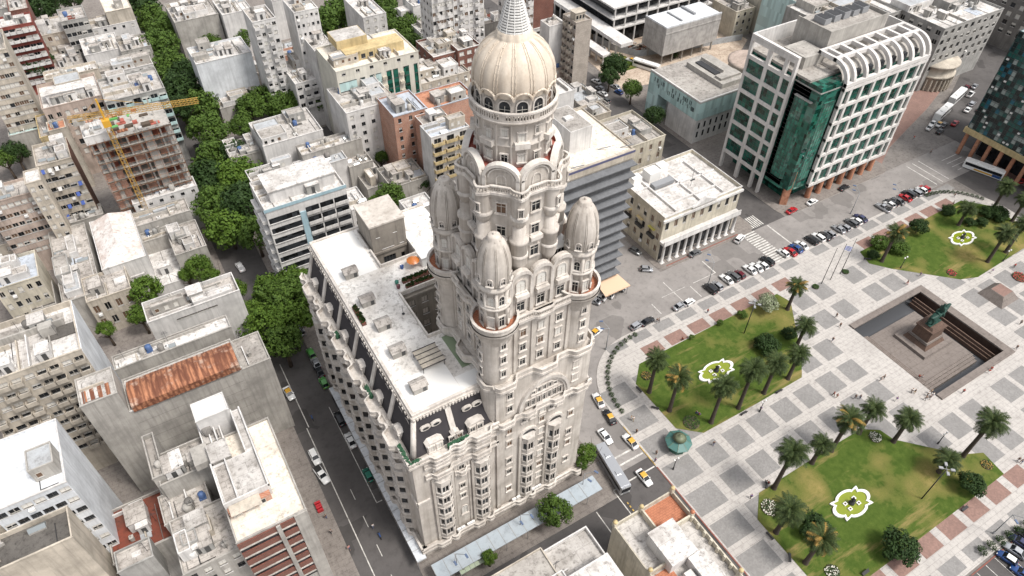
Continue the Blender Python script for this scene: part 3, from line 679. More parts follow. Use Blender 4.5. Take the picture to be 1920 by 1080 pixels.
# scalloped balcony under the gables
ring=[]
for i in range(129):
    t=-PI/2-PI/8+2*PI*i/128; loc=((t+PI/2+PI/8)%(PI/4))-PI/8      # angle from face centre
    r=6.75/math.cos(loc); e=abs(abs(loc)-PI/8); r+=.75*max(0,1-(e/.17)**2)**.5
    ring.append((t,r))
mb=MB(); mpo=lambda s,o:(AX+o*math.cos(s),AY+o*math.sin(s))
strip(mb,[(s,o+.1) for s,o in ring],mpo,77.9,78.3,5.6,1); strip(mb,[(s,o-.25) for s,o in ring],mpo,77.3,77.9,5.6,0)
strip(mb,ring,mpo,78.3,78.5,None,1,.25); strip(mb,[(s,o+.05) for s,o in ring],mpo,79.15,79.35,None,1,.35)
for s,o in ring: x,y=mpo(s,o-.12); mb.box(x-.09,x+.09,y-.09,y+.09,78.5,79.15,0)
mb.build('balustrade',ST,SAL)
for k in range(8):
    a=-PI/2+k*PI/4; dx,dy=math.cos(a),math.sin(a); c=(AX+6.1*dx,AY+6.1*dy); u=(-dy,dx); mb=MB(); n=12; hw=2.5; zb=80.0
    A=[(hw*math.cos(PI*i/n),zb+.25+hw*.9*math.sin(PI*i/n)) for i in range(n+1)]
    T=lambda s,o,z:(c[0]+u[0]*s+dx*o,c[1]+u[1]*s+dy*o,z)
    mb.add([T(-hw,0,78),T(hw,0,78)]+[T(s,0,z) for s,z in A],[tuple(range(n+3))],0); mb.add([T(-hw,-.5,78),T(hw,-.5,78)]+[T(s,-.5,z) for s,z in A],[tuple(range(n+2,-1,-1))],2)
    for ro,ri,o in ((1.04,.86,.45),(.74,.66,.22)):
        for i in range(n):
            P=[]
            for oo in (o,-.5):
                for j,q in ((i,ri),(i+1,ri),(i+1,ro),(i,ro)): P.append(T(A[j][0]*q,oo,zb+.25+(A[j][1]-zb-.25)*q))
            mb.add(P,[(3,2,1,0),(0,1,5,4),(2,3,7,6)],1)
    for sg in (-1,1): mb.obox(T(sg*(hw-.2),.1,0)[:2],u,.5,.7,78,80.5,1)
    go=mb.build('gable',[M['salvo'],M['salvo_pale'],M['redfloor']],SAL)
    if dy<.5: sw(c[0],c[1],78.6,a+PI/2,1.15,1.5,['glass_b','glass_w','glass_w'][k%3],'a',go)
mb=MB(); mb.lathe(AX,AY,[(4.9,81.3),(6.0,81.3)],32,0,False); mb.build('terrace',[M['redfloor']],SAL)
# drum
mb=MB(); mb.lathe(AX,AY,[(4.95,80),(4.95,84.3),(5.1,84.4),(5.1,84.6),(4.95,84.7),(4.95,87.4),(5.3,87.7),(5.75,88.1),(5.75,88.35),(4.8,88.35),(4.8,91.2),(5.0,91.3)],48,0)
for k in range(16): a=2*PI*k/16+PI/16; x,y=AX+4.95*math.cos(a),AY+4.95*math.sin(a); mb.tube((x,y,81),(x,y,87.5),.2,n=6)
dr=mb.build('drum',ST,SAL)
NW=14
for k in range(NW):
    a=-PI/2+2*PI*(k+.3)/NW; dx,dy=math.cos(a),math.sin(a); rz=a+PI/2
    if dx*.5+dy*.85>.35: continue
    sw(AX+4.8*dx,AY+4.8*dy,88.8,rz,1.4,1.3,'glass_b' if k==1 else 'glass','a',dr)
    if k%2: sw(AX+4.95*dx,AY+4.95*dy,82.2,rz,.9,1.2,rs.choice(['glass','glass_w']),'s',dr); sw(AX+4.95*dx,AY+4.95*dy,85.2,rz,.9,1.3,'glass_w','s',dr); b=MB(); b.obox((AX+5.2*dx,AY+5.2*dy),(-dy,dx),2.0,.9,84.4,85.2,0); b.build('balcony',[M['salvo_trim']],dr)
    else: sw(AX+4.95*dx,AY+4.95*dy,82.0,rz,.8,1.3,'glass','s',dr); sw(AX+4.95*dx,AY+4.95*dy,86.0,rz,.7,1.1,rs.choice(['glass','glass_w']),'s',dr)
mb=MB(); NB=96
mb.lathe(AX,AY,[(5.5,88.35),(5.72,88.35),(5.72,88.6),(5.5,88.6)],48,1,False); mb.lathe(AX,AY,[(5.42,89.35),(5.42,89.6),(5.8,89.6),(5.8,89.35),(5.42,89.35)],48,1,False)
for k in range(NB):
    a=2*PI*k/NB; x,y=AX+5.6*math.cos(a),AY+5.6*math.sin(a); mb.obox((x,y),(-math.sin(a),math.cos(a)),.9 if k%12==0 else .16,.2,88.6,89.35,0)
mb.build('balustrade',ST,SAL)
mb=MB()
mb.lathe(AX,AY,[(4.85,91.1),(5.05,91.7),(5.1,92.4),(5.02,93.2),(4.8,94.1),(4.4,95.0),(3.8,95.8),(3.0,96.5),(2.35,96.9),(2.2,97.1),(2.2,97.45),(2.1,97.5),(2.1,97.8),(1.7,97.85)],168,0,True,0,2*PI,.035,NW,-PI/2+2*PI*.3/NW)
for k in range(NW):
    a=-PI/2+2*PI*(k+.3)/NW
    for i in range(8):                                         # hood moulding over each window
        pts=[]
        for j in (i,i+1):
            t=PI*j/8; s=1.1*math.cos(t); z=91.0+1.0*math.sin(t); aa=a+s/4.95; pts.append((AX+5.2*math.cos(aa),AY+5.2*math.sin(aa),z))
        mb.tube(pts[0],pts[1],.17,n=6)
    ab=a+PI/NW; pr=[(4.98,91.1),(5.14,91.9),(5.14,92.6),(5.02,93.4),(4.8,94.15),(4.4,95.05),(3.8,95.85),(3.0,96.55),(2.3,96.95)]
    for da in (-.035,.035):
        for (r0,z0),(r1,z1) in zip(pr[:-1],pr[1:]): mb.tube((AX+r0*math.cos(ab+da),AY+r0*math.sin(ab+da),z0),(AX+r1*math.cos(ab+da*1.4),AY+r1*math.sin(ab+da*1.4),z1),.075,n=5,cap=False)
M['dome']=wallm('dome_shell',(.66,.58,.485),.5,.6,.5,(.42,.34,.26))
mb.build('dome',[M['dome'],M['salvo_trim']],SAL)
mb=MB(); mb.lathe(AX,AY,[(1.75,97.8),(.45,102.5),(.12,104.5)],20,0)
k=0; z=97.85
while z<102.6:
    r=1.98-(z-97.85)*.285; mb.lathe(AX,AY,[(r-.12,z),(r,z),(r-.01,z+.16),(r-.14,z+.16)],24,1,False); z+=.3
for k in range(12):
    a=2*PI*k/12; mb.tube((AX+2.0*math.cos(a),AY+2.0*math.sin(a),97.8),(AX+.64*math.cos(a),AY+.64*math.sin(a),102.6),.05,n=4,m=1)
mb.build('lantern_mast',[M['w_grey'],M['white']],SAL)
# things standing on the terrace
def planter(label,x0,x1,y0,y1,z,grp=None,h=.55):
    t=thing('planter_box',label,'planter',((x0+x1)/2,(y0+y1)/2,z),0,grp); mb=MB(); mb.box(x0,x1,y0,y1,z,z+h,0); mb.build('box',[M['brickred']],t)
    mb=MB(); r=random.Random(int(x0*7+y0))
    for i in range(int((x1-x0)*(y1-y0)*26)):
        x,y=r.uniform(x0,x1),r.uniform(y0,y1); a=r.random()*PI; q=.22; zz=z+h+r.random()*.35
        mb.quad((x-q*math.cos(a),y-q*math.sin(a),zz-.1),(x+q*math.cos(a),y+q*math.sin(a),zz-.1),(x+q*math.cos(a)+.1,y+q*math.sin(a),zz+.25),(x-q*math.cos(a)+.1,y-q*math.sin(a),zz+.25))
    mb.build('foliage',[M['leaf_b']],t)
# ------------------------------------------------------------------ foliage
def leafm(name,a,b,c):
    m,nt,bs=newmat(name); p=pos(nt); n1=noise(nt,p,.55,3,.6); n2=noise(nt,p,3.5,2,.6)
    k=mix(nt,ramp(nt,n1,.36,.64),a,b); k=mix(nt,ramp(nt,n2,.45,.7),k,c)
    nt.links.new(k,bs.inputs['Base Color']); bs.inputs['Roughness'].default_value=.7; bs.inputs['Specular IOR Level'].default_value=.2
    return m
M['leaf_a']=leafm('leaf_green',(.026,.055,.009),(.056,.102,.015),(.10,.155,.028))
M['leaf_b']=leafm('leaf_dark',(.012,.028,.008),(.024,.050,.012),(.042,.075,.018))
M['leaf_c']=leafm('leaf_bright',(.032,.07,.008),(.066,.118,.014),(.11,.17,.026))
M['leaf_p']=leafm('leaf_pale',(.10,.14,.05),(.26,.29,.18),(.45,.46,.36))
M['palm']=leafm('palm_frond',(.016,.030,.009),(.036,.058,.016),(.075,.095,.030)); M['palm_dry']=leafm('palm_dry',(.16,.11,.04),(.30,.19,.05),(.42,.25,.05))
M['bark']=wallm('bark',(.11,.085,.065),.6,.95,1.2); M['palmbark']=wallm('palm_bark',(.085,.068,.055),.6,.95,2.0)
def crown_mesh(seed,n=2300,flat=.78,leaf=.34):
    r=random.Random(seed); mb=MB(); C=[]
    for i in range(26):
        a=2*PI*i*.618+r.random(); u=(i+.5)/26; zz=1-1.45*u; q=math.sqrt(max(0,1-zz*zz))*r.uniform(.55,.80)
        C.append((q*math.cos(a),q*math.sin(a),(zz*.75+.05)*flat,r.uniform(.22,.40)))
    for i in range(n):
        cx,cy,cz,cr=C[r.randrange(len(C))]
        while True:
            d=Vector((r.uniform(-1,1),r.uniform(-1,1),r.uniform(-.75,1)))
            if .05<d.length<1: break
        d=d.normalized(); p=Vector((cx,cy,cz))+d*cr*(.55+.5*r.random()**.5)
        nrm=(d*1.1+Vector((r.uniform(-.7,.7),r.uniform(-.7,.7),r.uniform(-.3,.8)))).normalized(); t=nrm.orthogonal().normalized(); b=nrm.cross(t)
        an=r.random()*2*PI; t,b=t*math.cos(an)+b*math.sin(an),b*math.cos(an)-t*math.sin(an); s=leaf*r.uniform(.12,.26)
        mb.add([tuple(p*4+(t*x+b*y)*s*4) for x,y in ((-1,-.1),(-.3,-.6),(1,0),(-.2,.65))],[(0,1,2,3)])
    return mb
CR={k:[crown_mesh(s+10*i,3600).mesh('crown',[M[k]]) for s in range(3)] for i,k in enumerate(('leaf_a','leaf_b','leaf_c','leaf_p'))}
def trunk_mesh(seed):
    r=random.Random(seed); mb=MB(); mb.tube((0,0,0),(.1,.05,3.2),.30,.2,8)
    for i in range(6):
        a=2*PI*i/6+r.random(); q=r.uniform(1.2,2.2); mb.tube((.1,.05,2.6+.1*i),(q*math.cos(a),q*math.sin(a),4.6+r.random()),.13,.05,6); mb.tube((q*math.cos(a),q*math.sin(a),4.6),(q*1.5*math.cos(a+.3),q*1.5*math.sin(a+.3),6.2),.05,.02,5)
    return mb.mesh('trunk',[M['bark']])
TM=[trunk_mesh(s) for s in range(2)]; tcount=[0]
def tree(label,x,y,r,zc,mat='leaf_a',group=None,name='street_tree',flat=1.0):
    tcount[0]+=1; i=tcount[0]
    t=thing(name,label,'tree' if 'tree' in name else 'bush',(x,y,.1),(i*1.7)%6.28,group)
    c=link('crown',CR[mat][i%3],t,(0,0,zc)); c.scale=(r/4,r/4,r/4*flat)
    if zc>1.5: k=link('trunk',TM[i%2],t); k.scale=(zc/5.2,)*3
    return t
def palm_crown(seed,dry):
    r=random.Random(seed); mb=MB()
    for i in range(88):
        a=2*PI*i*.382+r.random()*.3; el=math.radians(r.uniform(-38,80)) if i>8 else math.radians(r.uniform(60,88)); Lf=r.uniform(2.5,3.3)*(1 if el>-.3 else .8)
        d=Vector((math.cos(a),math.sin(a),0)); p=Vector((0,0,0)); m=0 if i%9 or not dry else 1; e=el; st=Lf/9
        sd_=Vector((-math.sin(a),math.cos(a),0))
        for k in range(9):
            dirv=d*math.cos(e)+Vector((0,0,1))*math.sin(e); q=p+dirv*st
            w=.56*math.sin(PI*(k+1.2)/10.5)+.08
            for sg in (-1,1):
                for h in (0,.5):
                    b0=p+dirv*st*h; tip=b0+sd_*sg*w+dirv*w*.75+Vector((0,0,-w*.45+r.uniform(-.06,.06)))
                    mb.add([tuple(b0),tuple(b0+dirv*st*.42),tuple(tip)],[(0,1,2)],m)
            mb.add([tuple(p-sd_*.03),tuple(p+sd_*.03),tuple(q+sd_*.02),tuple(q-sd_*.02)],[(0,1,2,3)],m)
            p=q; e-=.17
    if dry:
        for i in range(40):
            a=r.random()*2*PI; q=r.uniform(.4,1.3); z=r.uniform(-.5,.55); mb.ball((q*math.cos(a),q*math.sin(a),z),.17,.17,.2,5,3,1)
    mb.ball((0,0,-.3),.42,.42,.6,8,5,2)
    return mb.mesh('crown',[M['palm'],M['palm_dry'],M['palmbark']])
PCR=[palm_crown(3,0),palm_crown(4,0),palm_crown(5,1)]
pt=MB(); pt.lathe(0,0,[(.66,0),(.52,.06),(.44,.3),(.41,.6),(.44,.86),(.62,.95),(.4,1.0)],10,0)
PTM=pt.mesh('trunk',[M['palmbark']])
def ztop_at(x,y,py):
    lo,hi=0,60
    for _ in range(40):
        m=(lo+hi)/2; v=Vector((x,y,m-H)); q=540-FPX*v.dot(UP)/v.dot(FW)
        if q>py: lo=m
        else: hi=m
    return lo
def palm(label,base,topy,sc_=1.0,dry=0,grp='palms on the plaza lawns'):
    x,y=G(*base,.2); z=ztop_at(x,y,topy)-.3
    t=thing('palm_tree',label,'palm tree',(x,y,.15),0,grp); i=int(x*3+y)%2
    k=link('trunk',PTM,t); k.scale=(1,1,z-.4); c=link('crown',PCR[2 if dry else i],t,(0,0,z-.2),(x*1.3)%6); c.scale=(sc_*1.16,)*3

# ------------------------------------------------------------------ vehicles (local +Y is forward)
def paint(name,c,metal=0):
    m=plain(name,c,.28,metal,.5); m.node_tree.nodes['Principled BSDF'].inputs['Coat Weight'].default_value=.6; return m
PA={'white':paint('paint_white',(.74,.74,.73)),'silver':paint('paint_silver',(.42,.43,.45),.5),'grey':paint('paint_grey',(.13,.135,.14),.3),'black':paint('paint_black',(.016,.017,.02)),
    'red':paint('paint_red',(.38,.012,.018)),'blue':paint('paint_blue',(.018,.06,.20)),'navy':paint('paint_navy',(.025,.03,.085)),'green':paint('paint_green',(.015,.16,.11)),'yellow':paint('paint_yellow',(.60,.33,.04)),'crane':paint('paint_crane',(.42,.25,.05)),'maroon':paint('paint_maroon',(.10,.012,.02)),'lime':paint('paint_lime',(.10,.33,.08)),'orange':paint('paint_orange',(.55,.17,.03))}
M['carglass']=plain('car_glass',(.012,.014,.017),.06); M['lamp']=plain('lamp_lens',(.7,.7,.68),.2); M['tail']=plain('tail_lens',(.35,.01,.01),.3); M['hub']=plain('wheel_rim',(.38,.38,.39),.35,.8)
def loft(mb,secs,m=0,cap=True):
    k=len(secs[0]); P=[p for s in secs for p in s]; F=[]
    for j in range(len(secs)-1):
        for i in range(k): F.append((j*k+i,j*k+(i+1)%k,(j+1)*k+(i+1)%k,(j+1)*k+i))
    if cap: F+=[tuple(range(k-1,-1,-1)),tuple(range((len(secs)-1)*k,len(secs)*k))]
    mb.add(P,F,m,True)
def wheel(r=.31,w=.2):
    mb=MB(); n=14
    P=[(s*w/2,r*math.cos(2*PI*i/n),r*math.sin(2*PI*i/n)) for s in (-1,1) for i in range(n)]; mb.add(P,[(i,(i+1)%n,n+(i+1)%n,n+i) for i in range(n)],0)
    for s in (-1,1):
        mb.add([(s*w/2,r*math.cos(2*PI*i/n),r*math.sin(2*PI*i/n)) for i in range(n)],[tuple(range(n))],0); mb.add([(s*(w/2+.005),r*.6*math.cos(2*PI*i/n),r*.6*math.sin(2*PI*i/n)) for i in range(n)],[tuple(range(n))],1)
    return mb.mesh('wheel',[M['black'],M['hub']])
WH=wheel(); WHB=wheel(.48,.3)
#        length  width  hood z  belt  roof  cab: base front, roof front, roof back, base back ; tail z
KIND={'sedan':(4.4,1.72,.86,.92,1.42,1.0,.35,-.95,-1.65,.94),'hatch':(3.7,1.64,.90,.95,1.48,.95,.35,-1.25,-1.72,.95),'suv':(4.4,1.80,1.02,1.08,1.68,1.05,.5,-1.75,-2.05,1.05),
      'wagon':(4.4,1.72,.88,.94,1.46,1.0,.4,-1.7,-2.05,.95),'van':(4.6,1.75,1.05,1.10,1.85,1.75,1.2,-2.1,-2.2,1.08),'pickup':(5.0,1.78,1.0,1.05,1.65,1.1,.55,-.45,-.75,1.0)}
def car_proto(kind,col,roofcol=None):
    Lc,Wc,hz,bz,rz_,f0,f1,b1,b0,tz=KIND[kind]; h=Wc/2; r=thing(kind+'_car','x','car')
    mb=MB(); ys=[(-Lc/2,.86,.38,tz-.22),(-Lc/2+.12,.95,.24,tz-.04),(-Lc/2+.6,1,.2,tz),(b0+.05,1,.2,bz),(0,1,.2,bz),(f0,1,.2,bz-.01),(Lc/2-.75,.98,.2,hz-.05),(Lc/2-.2,.92,.24,hz-.17),(Lc/2,.8,.36,hz-.34)]
    secs=[]
    for y,w,zl,zt in ys: secs.append([(-h*w*.9,y,zl),(h*w*.9,y,zl),(h*w,y,zl+.25),(h*w*.985,y,zt-.12),(h*w*.88,y,zt),(-h*w*.88,y,zt),(-h*w*.985,y,zt-.12),(-h*w,y,zl+.25)])
    loft(mb,secs)
    P=[(-h*.72,f1-.02,rz_),(h*.72,f1-.02,rz_),(h*.72,b1,rz_),(-h*.72,b1,rz_),(-h*.68,f1-.12,rz_+.04),(h*.68,f1-.12,rz_+.04),(h*.68,b1+.1,rz_+.04),(-h*.68,b1+.1,rz_+.04)]
    mb.add(P,[(0,1,5,4),(1,2,6,5),(2,3,7,6),(3,0,4,7),(4,5,6,7)],1 if roofcol else 0)
    for s in (-1,1):                                           # pillars and mirrors
        for y0,y1 in ((f0-.05,f1-.02),(b0+.05,b1),((f1+b1)/2,(f1+b1)/2)): mb.tube((s*h*.86,y0,bz-.02),(s*h*.70,y1,rz_+.01),.045,n=4)
        mb.box(s*h*1.0-.1,s*h*1.0+.1,f0-.35,f0-.2,bz-.02,bz+.12)
    if kind=='pickup': mb.box(-h*.8,h*.8,-Lc/2+.12,b0-.1,bz+.001,bz+.03,2)
    mb.build('body',[PA[col],PA[roofcol or col],M['black']],r)
    g=MB(); loft(g,[[(-h*.87,f0,bz-.03),(h*.87,f0,bz-.03),(h*.87,b0,bz-.03),(-h*.87,b0,bz-.03)],[(-h*.71,f1,rz_),(h*.71,f1,rz_),(h*.71,b1,rz_),(-h*.71,b1,rz_)]]); g.sm=[False]*len(g.sm)
    g.build('window',[M['carglass']],r)
    if kind=='pickup' and roofcol is None:
        pass
    for s in (-1,1):
        for y in (Lc/2-.8,-Lc/2+.78): link('wheel',WH,r,(s*(h-.1),y,.31))
        q=MB(); q.ball((s*h*.6,Lc/2-.1,hz-.28),.2,.12,.09,8,4); q.build('headlight',[M['lamp']],r)
        q=MB(); q.ball((s*h*.68,-Lc/2+.06,tz-.2),.16,.08,.1,8,4); q.build('tail_light',[M['tail']],r)
    return r
PROTO={}; 
def car(kind,col,px,py,ang,label,group='cars around the plaza',roofcol=None,z=.7):
    """ang: heading in degrees, 90 = +Y"""
    k=(kind,col,roofcol); x,y=G(px,py,z)
    if k not in PROTO: PROTO[k]=car_proto(kind,col,roofcol); t=PROTO[k]
    else: t=copy_tree(PROTO[k])
    t.name={'van':'delivery_van','pickup':'pickup_truck'}.get(kind,'taxi' if roofcol else 'parked_car')
    t.location=(x,y,.01); t.rotation_euler=(0,0,math.radians(ang-90)); tag(t,label,{'van':'van','pickup':'pickup truck'}.get(kind,'taxi' if roofcol else 'car'),group)
def bus(px,py,ang,label,col='silver',Lb=11.2,band=None,roof='white'):
    x,y=G(px,py,1.6); t=thing('city_bus',label,'bus',(0,0,0)); h=1.25; mb=MB()
    secs=[]
    for yy,w in ((-Lb/2,.94),(-Lb/2+.15,1),(Lb/2-.3,1),(Lb/2,.93)): secs.append([(-h*w,yy,.32),(h*w,yy,.32),(h*w,yy,2.75),(h*w*.93,yy,3.0),(-h*w*.93,yy,3.0),(-h*w,yy,2.75)])
    loft(mb,secs); mb.sm=[False]*len(mb.sm)
    mb.box(-h*.9,h*.9,-Lb/2+.3,Lb/2-.4,3.0,3.05,1)
    for q in (-.22,.18): mb.box(-.5,.5,Lb*q-.5,Lb*q+.5,3.05,3.25,1)
    if band: mb.box(-h-.012,h+.012,-Lb/2+.4,Lb/2-3.5,.6,1.15,2); mb.box(-h-.014,h+.014,-Lb/2+.3,-Lb/2+3,.5,1.4,3)
    mb.build('body',[PA[col],PA[roof],PA['yellow'],PA['blue']],t)
    for s in (-1,1):
        g=MB(); g.box(s*(h+.005)-.01,s*(h+.005)+.01,-Lb/2+.4,Lb/2-.5,1.45,2.45); g.build('window',[M['carglass']],t)
        for yy in (Lb/2-2.2,-Lb/2+2.6): link('wheel',WHB,t,(s*(h-.16),yy,.48))
        q=MB(); q.ball((s*.85,Lb/2,.75),.2,.06,.12,8,4); q.build('headlight',[M['lamp']],t)
    g=MB(); g.box(-h*.85,h*.85,Lb/2-.02,Lb/2+.03,1.25,2.7); g.build('windscreen',[M['carglass']],t)
    t.location=(x,y,.01); t.rotation_euler=(0,0,math.radians(ang-90))

# ------------------------------------------------------------------ people
M['skin']=plain('skin',(.42,.25,.17),.6); M['hair']=plain('hair',(.03,.02,.015),.7)
def skinned(name,V,E,Rr,root,sub=1):
    me=bpy.data.meshes.new(name); me.from_pydata(V,E,[]); o=bpy.data.objects.new(name,me); COL.objects.link(o)
    sk=o.modifiers.new('s','SKIN'); 
    for v,r in zip(me.skin_vertices[0].data,Rr): v.radius=(r,r)
    me.skin_vertices[0].data[root].use_root=True
    if sub: o.modifiers.new('b','SUBSURF').levels=sub
    dg=bpy.context.evaluated_depsgraph_get(); m2=bpy.data.meshes.new_from_object(o.evaluated_get(dg)); bpy.data.objects.remove(o); m2.name=name
    return m2
def figure(stride,sit=False):
    s=stride; hz=.92 if not sit else .5
    kz=.5 if not sit else .5; 
    V=[(0,0,hz),(0,0,hz+.25),(0,.01,hz+.5),(0,.03,hz+.6),(0,.04,hz+.72),(0,.04,hz+.83)]; Rr=[.14,.13,.15,.06,.09,.075]; E=[(0,1),(1,2),(2,3),(3,4),(4,5)]
    for sg in (-1,1):
        b=len(V); f=sg*s
        if sit: L=[(sg*.1,.02,hz-.02),(sg*.12,.42,hz),(sg*.12,.45,.08),(sg*.12,.6,.05)]
        else: L=[(sg*.09,0,hz-.08),(sg*.1,.12*f+.04,.5),(sg*.1,.30*f-.02,.09),(sg*.1,.30*f+.15,.04)]
        V+=L; Rr+=[.09,.065,.045,.04]; E+=[(0,b),(b,b+1),(b+1,b+2),(b+2,b+3)]
        b=len(V); A=[(sg*.19,.01,hz+.48),(sg*.24,-.08*f,hz+.22),(sg*.23,-.2*f+.08,hz-.02),(sg*.23,-.22*f+.1,hz-.09)]
        V+=A; Rr+=[.062,.046,.034,.03]; E+=[(2,b),(b,b+1),(b+1,b+2),(b+2,b+3)]
        for k in range(5):
            c=len(V); V.append((sg*.23+(k-2)*.014,-.22*f+.1+(.035 if k==0 else .012),hz-.13-(.05 if k else .0))); Rr.append(.009); E.append((b+3,c))
    body=(V,E,Rr)
    sh=[0,1,2]+[10,11,14+9-9] if False else None
    return body
def person_meshes(stride,sit=False):
    V,E,Rr=figure(stride,sit)
    bm=skinned('body',V,E,Rr,0,1)
    # clothing: torso with short sleeves, and trousers, each a little larger than the body
    hz=V[0][2]; la=[i for i in range(len(V)) if Rr[i]==.062]; ll=[i for i in range(len(V)) if Rr[i]==.09 and i>5]
    tv=[V[0],V[1],V[2]]; te=[(0,1),(1,2)]; tr=[.155,.15,.17]
    for i in la: b=len(tv); tv+=[V[i],tuple(Vector(V[i]).lerp(Vector(V[i+1]),.8))]; tr+=[.078,.064]; te+=[(2,b),(b,b+1)]
    pv=[V[0]]; pe=[]; pr=[.165]
    for i in ll: b=len(pv); pv+=[V[i],V[i+1],tuple(Vector(V[i+1]).lerp(Vector(V[i+2]),.9))]; pr+=[.11,.085,.065]; pe+=[(0,b),(b,b+1),(b+1,b+2)]
    hv=[(V[5][0],V[5][1]-.02,V[5][2]-.03),(V[5][0],V[5][1]-.03,V[5][2]+.03)]
    return bm,skinned('shirt',tv,te,tr,0),skinned('trousers',pv,pe,pr,0),skinned('hair',hv,[(0,1)],[.095,.085],0)
PM=[person_meshes(1.0),person_meshes(-.7),person_meshes(.15),person_meshes(0,True)]
for m in PM:
    for me,k in zip(m,('skin','s','t','hair')): me.materials.clear()
CLO={k:plain('cloth_'+k,c,.85) for k,c in dict(white=(.66,.65,.63),black=(.02,.02,.022),red=(.40,.03,.03),blue=(.05,.09,.26),violet=(.16,.12,.35),grey=(.22,.22,.23),pink=(.5,.2,.22),khaki=(.30,.25,.17),denim=(.06,.08,.14)).items()}
_pc={}
def person(px,py,ang,top,bot,label,pose=0,z=.14,grp=None):
    x,y=G(px,py,z); t=thing('person',label,'person',(x,y,z),math.radians(ang-90),grp); P=PM[pose]
    for i,(nm,mt) in enumerate((('body',M['skin']),('shirt',CLO[top]),('trousers',CLO[bot]),('hair',M['hair']))):
        k=(pose,i,mt.name)
        if k not in _pc: me=P[i].copy(); me.materials.append(mt); _pc[k]=me
        link(nm,_pc[k],t)
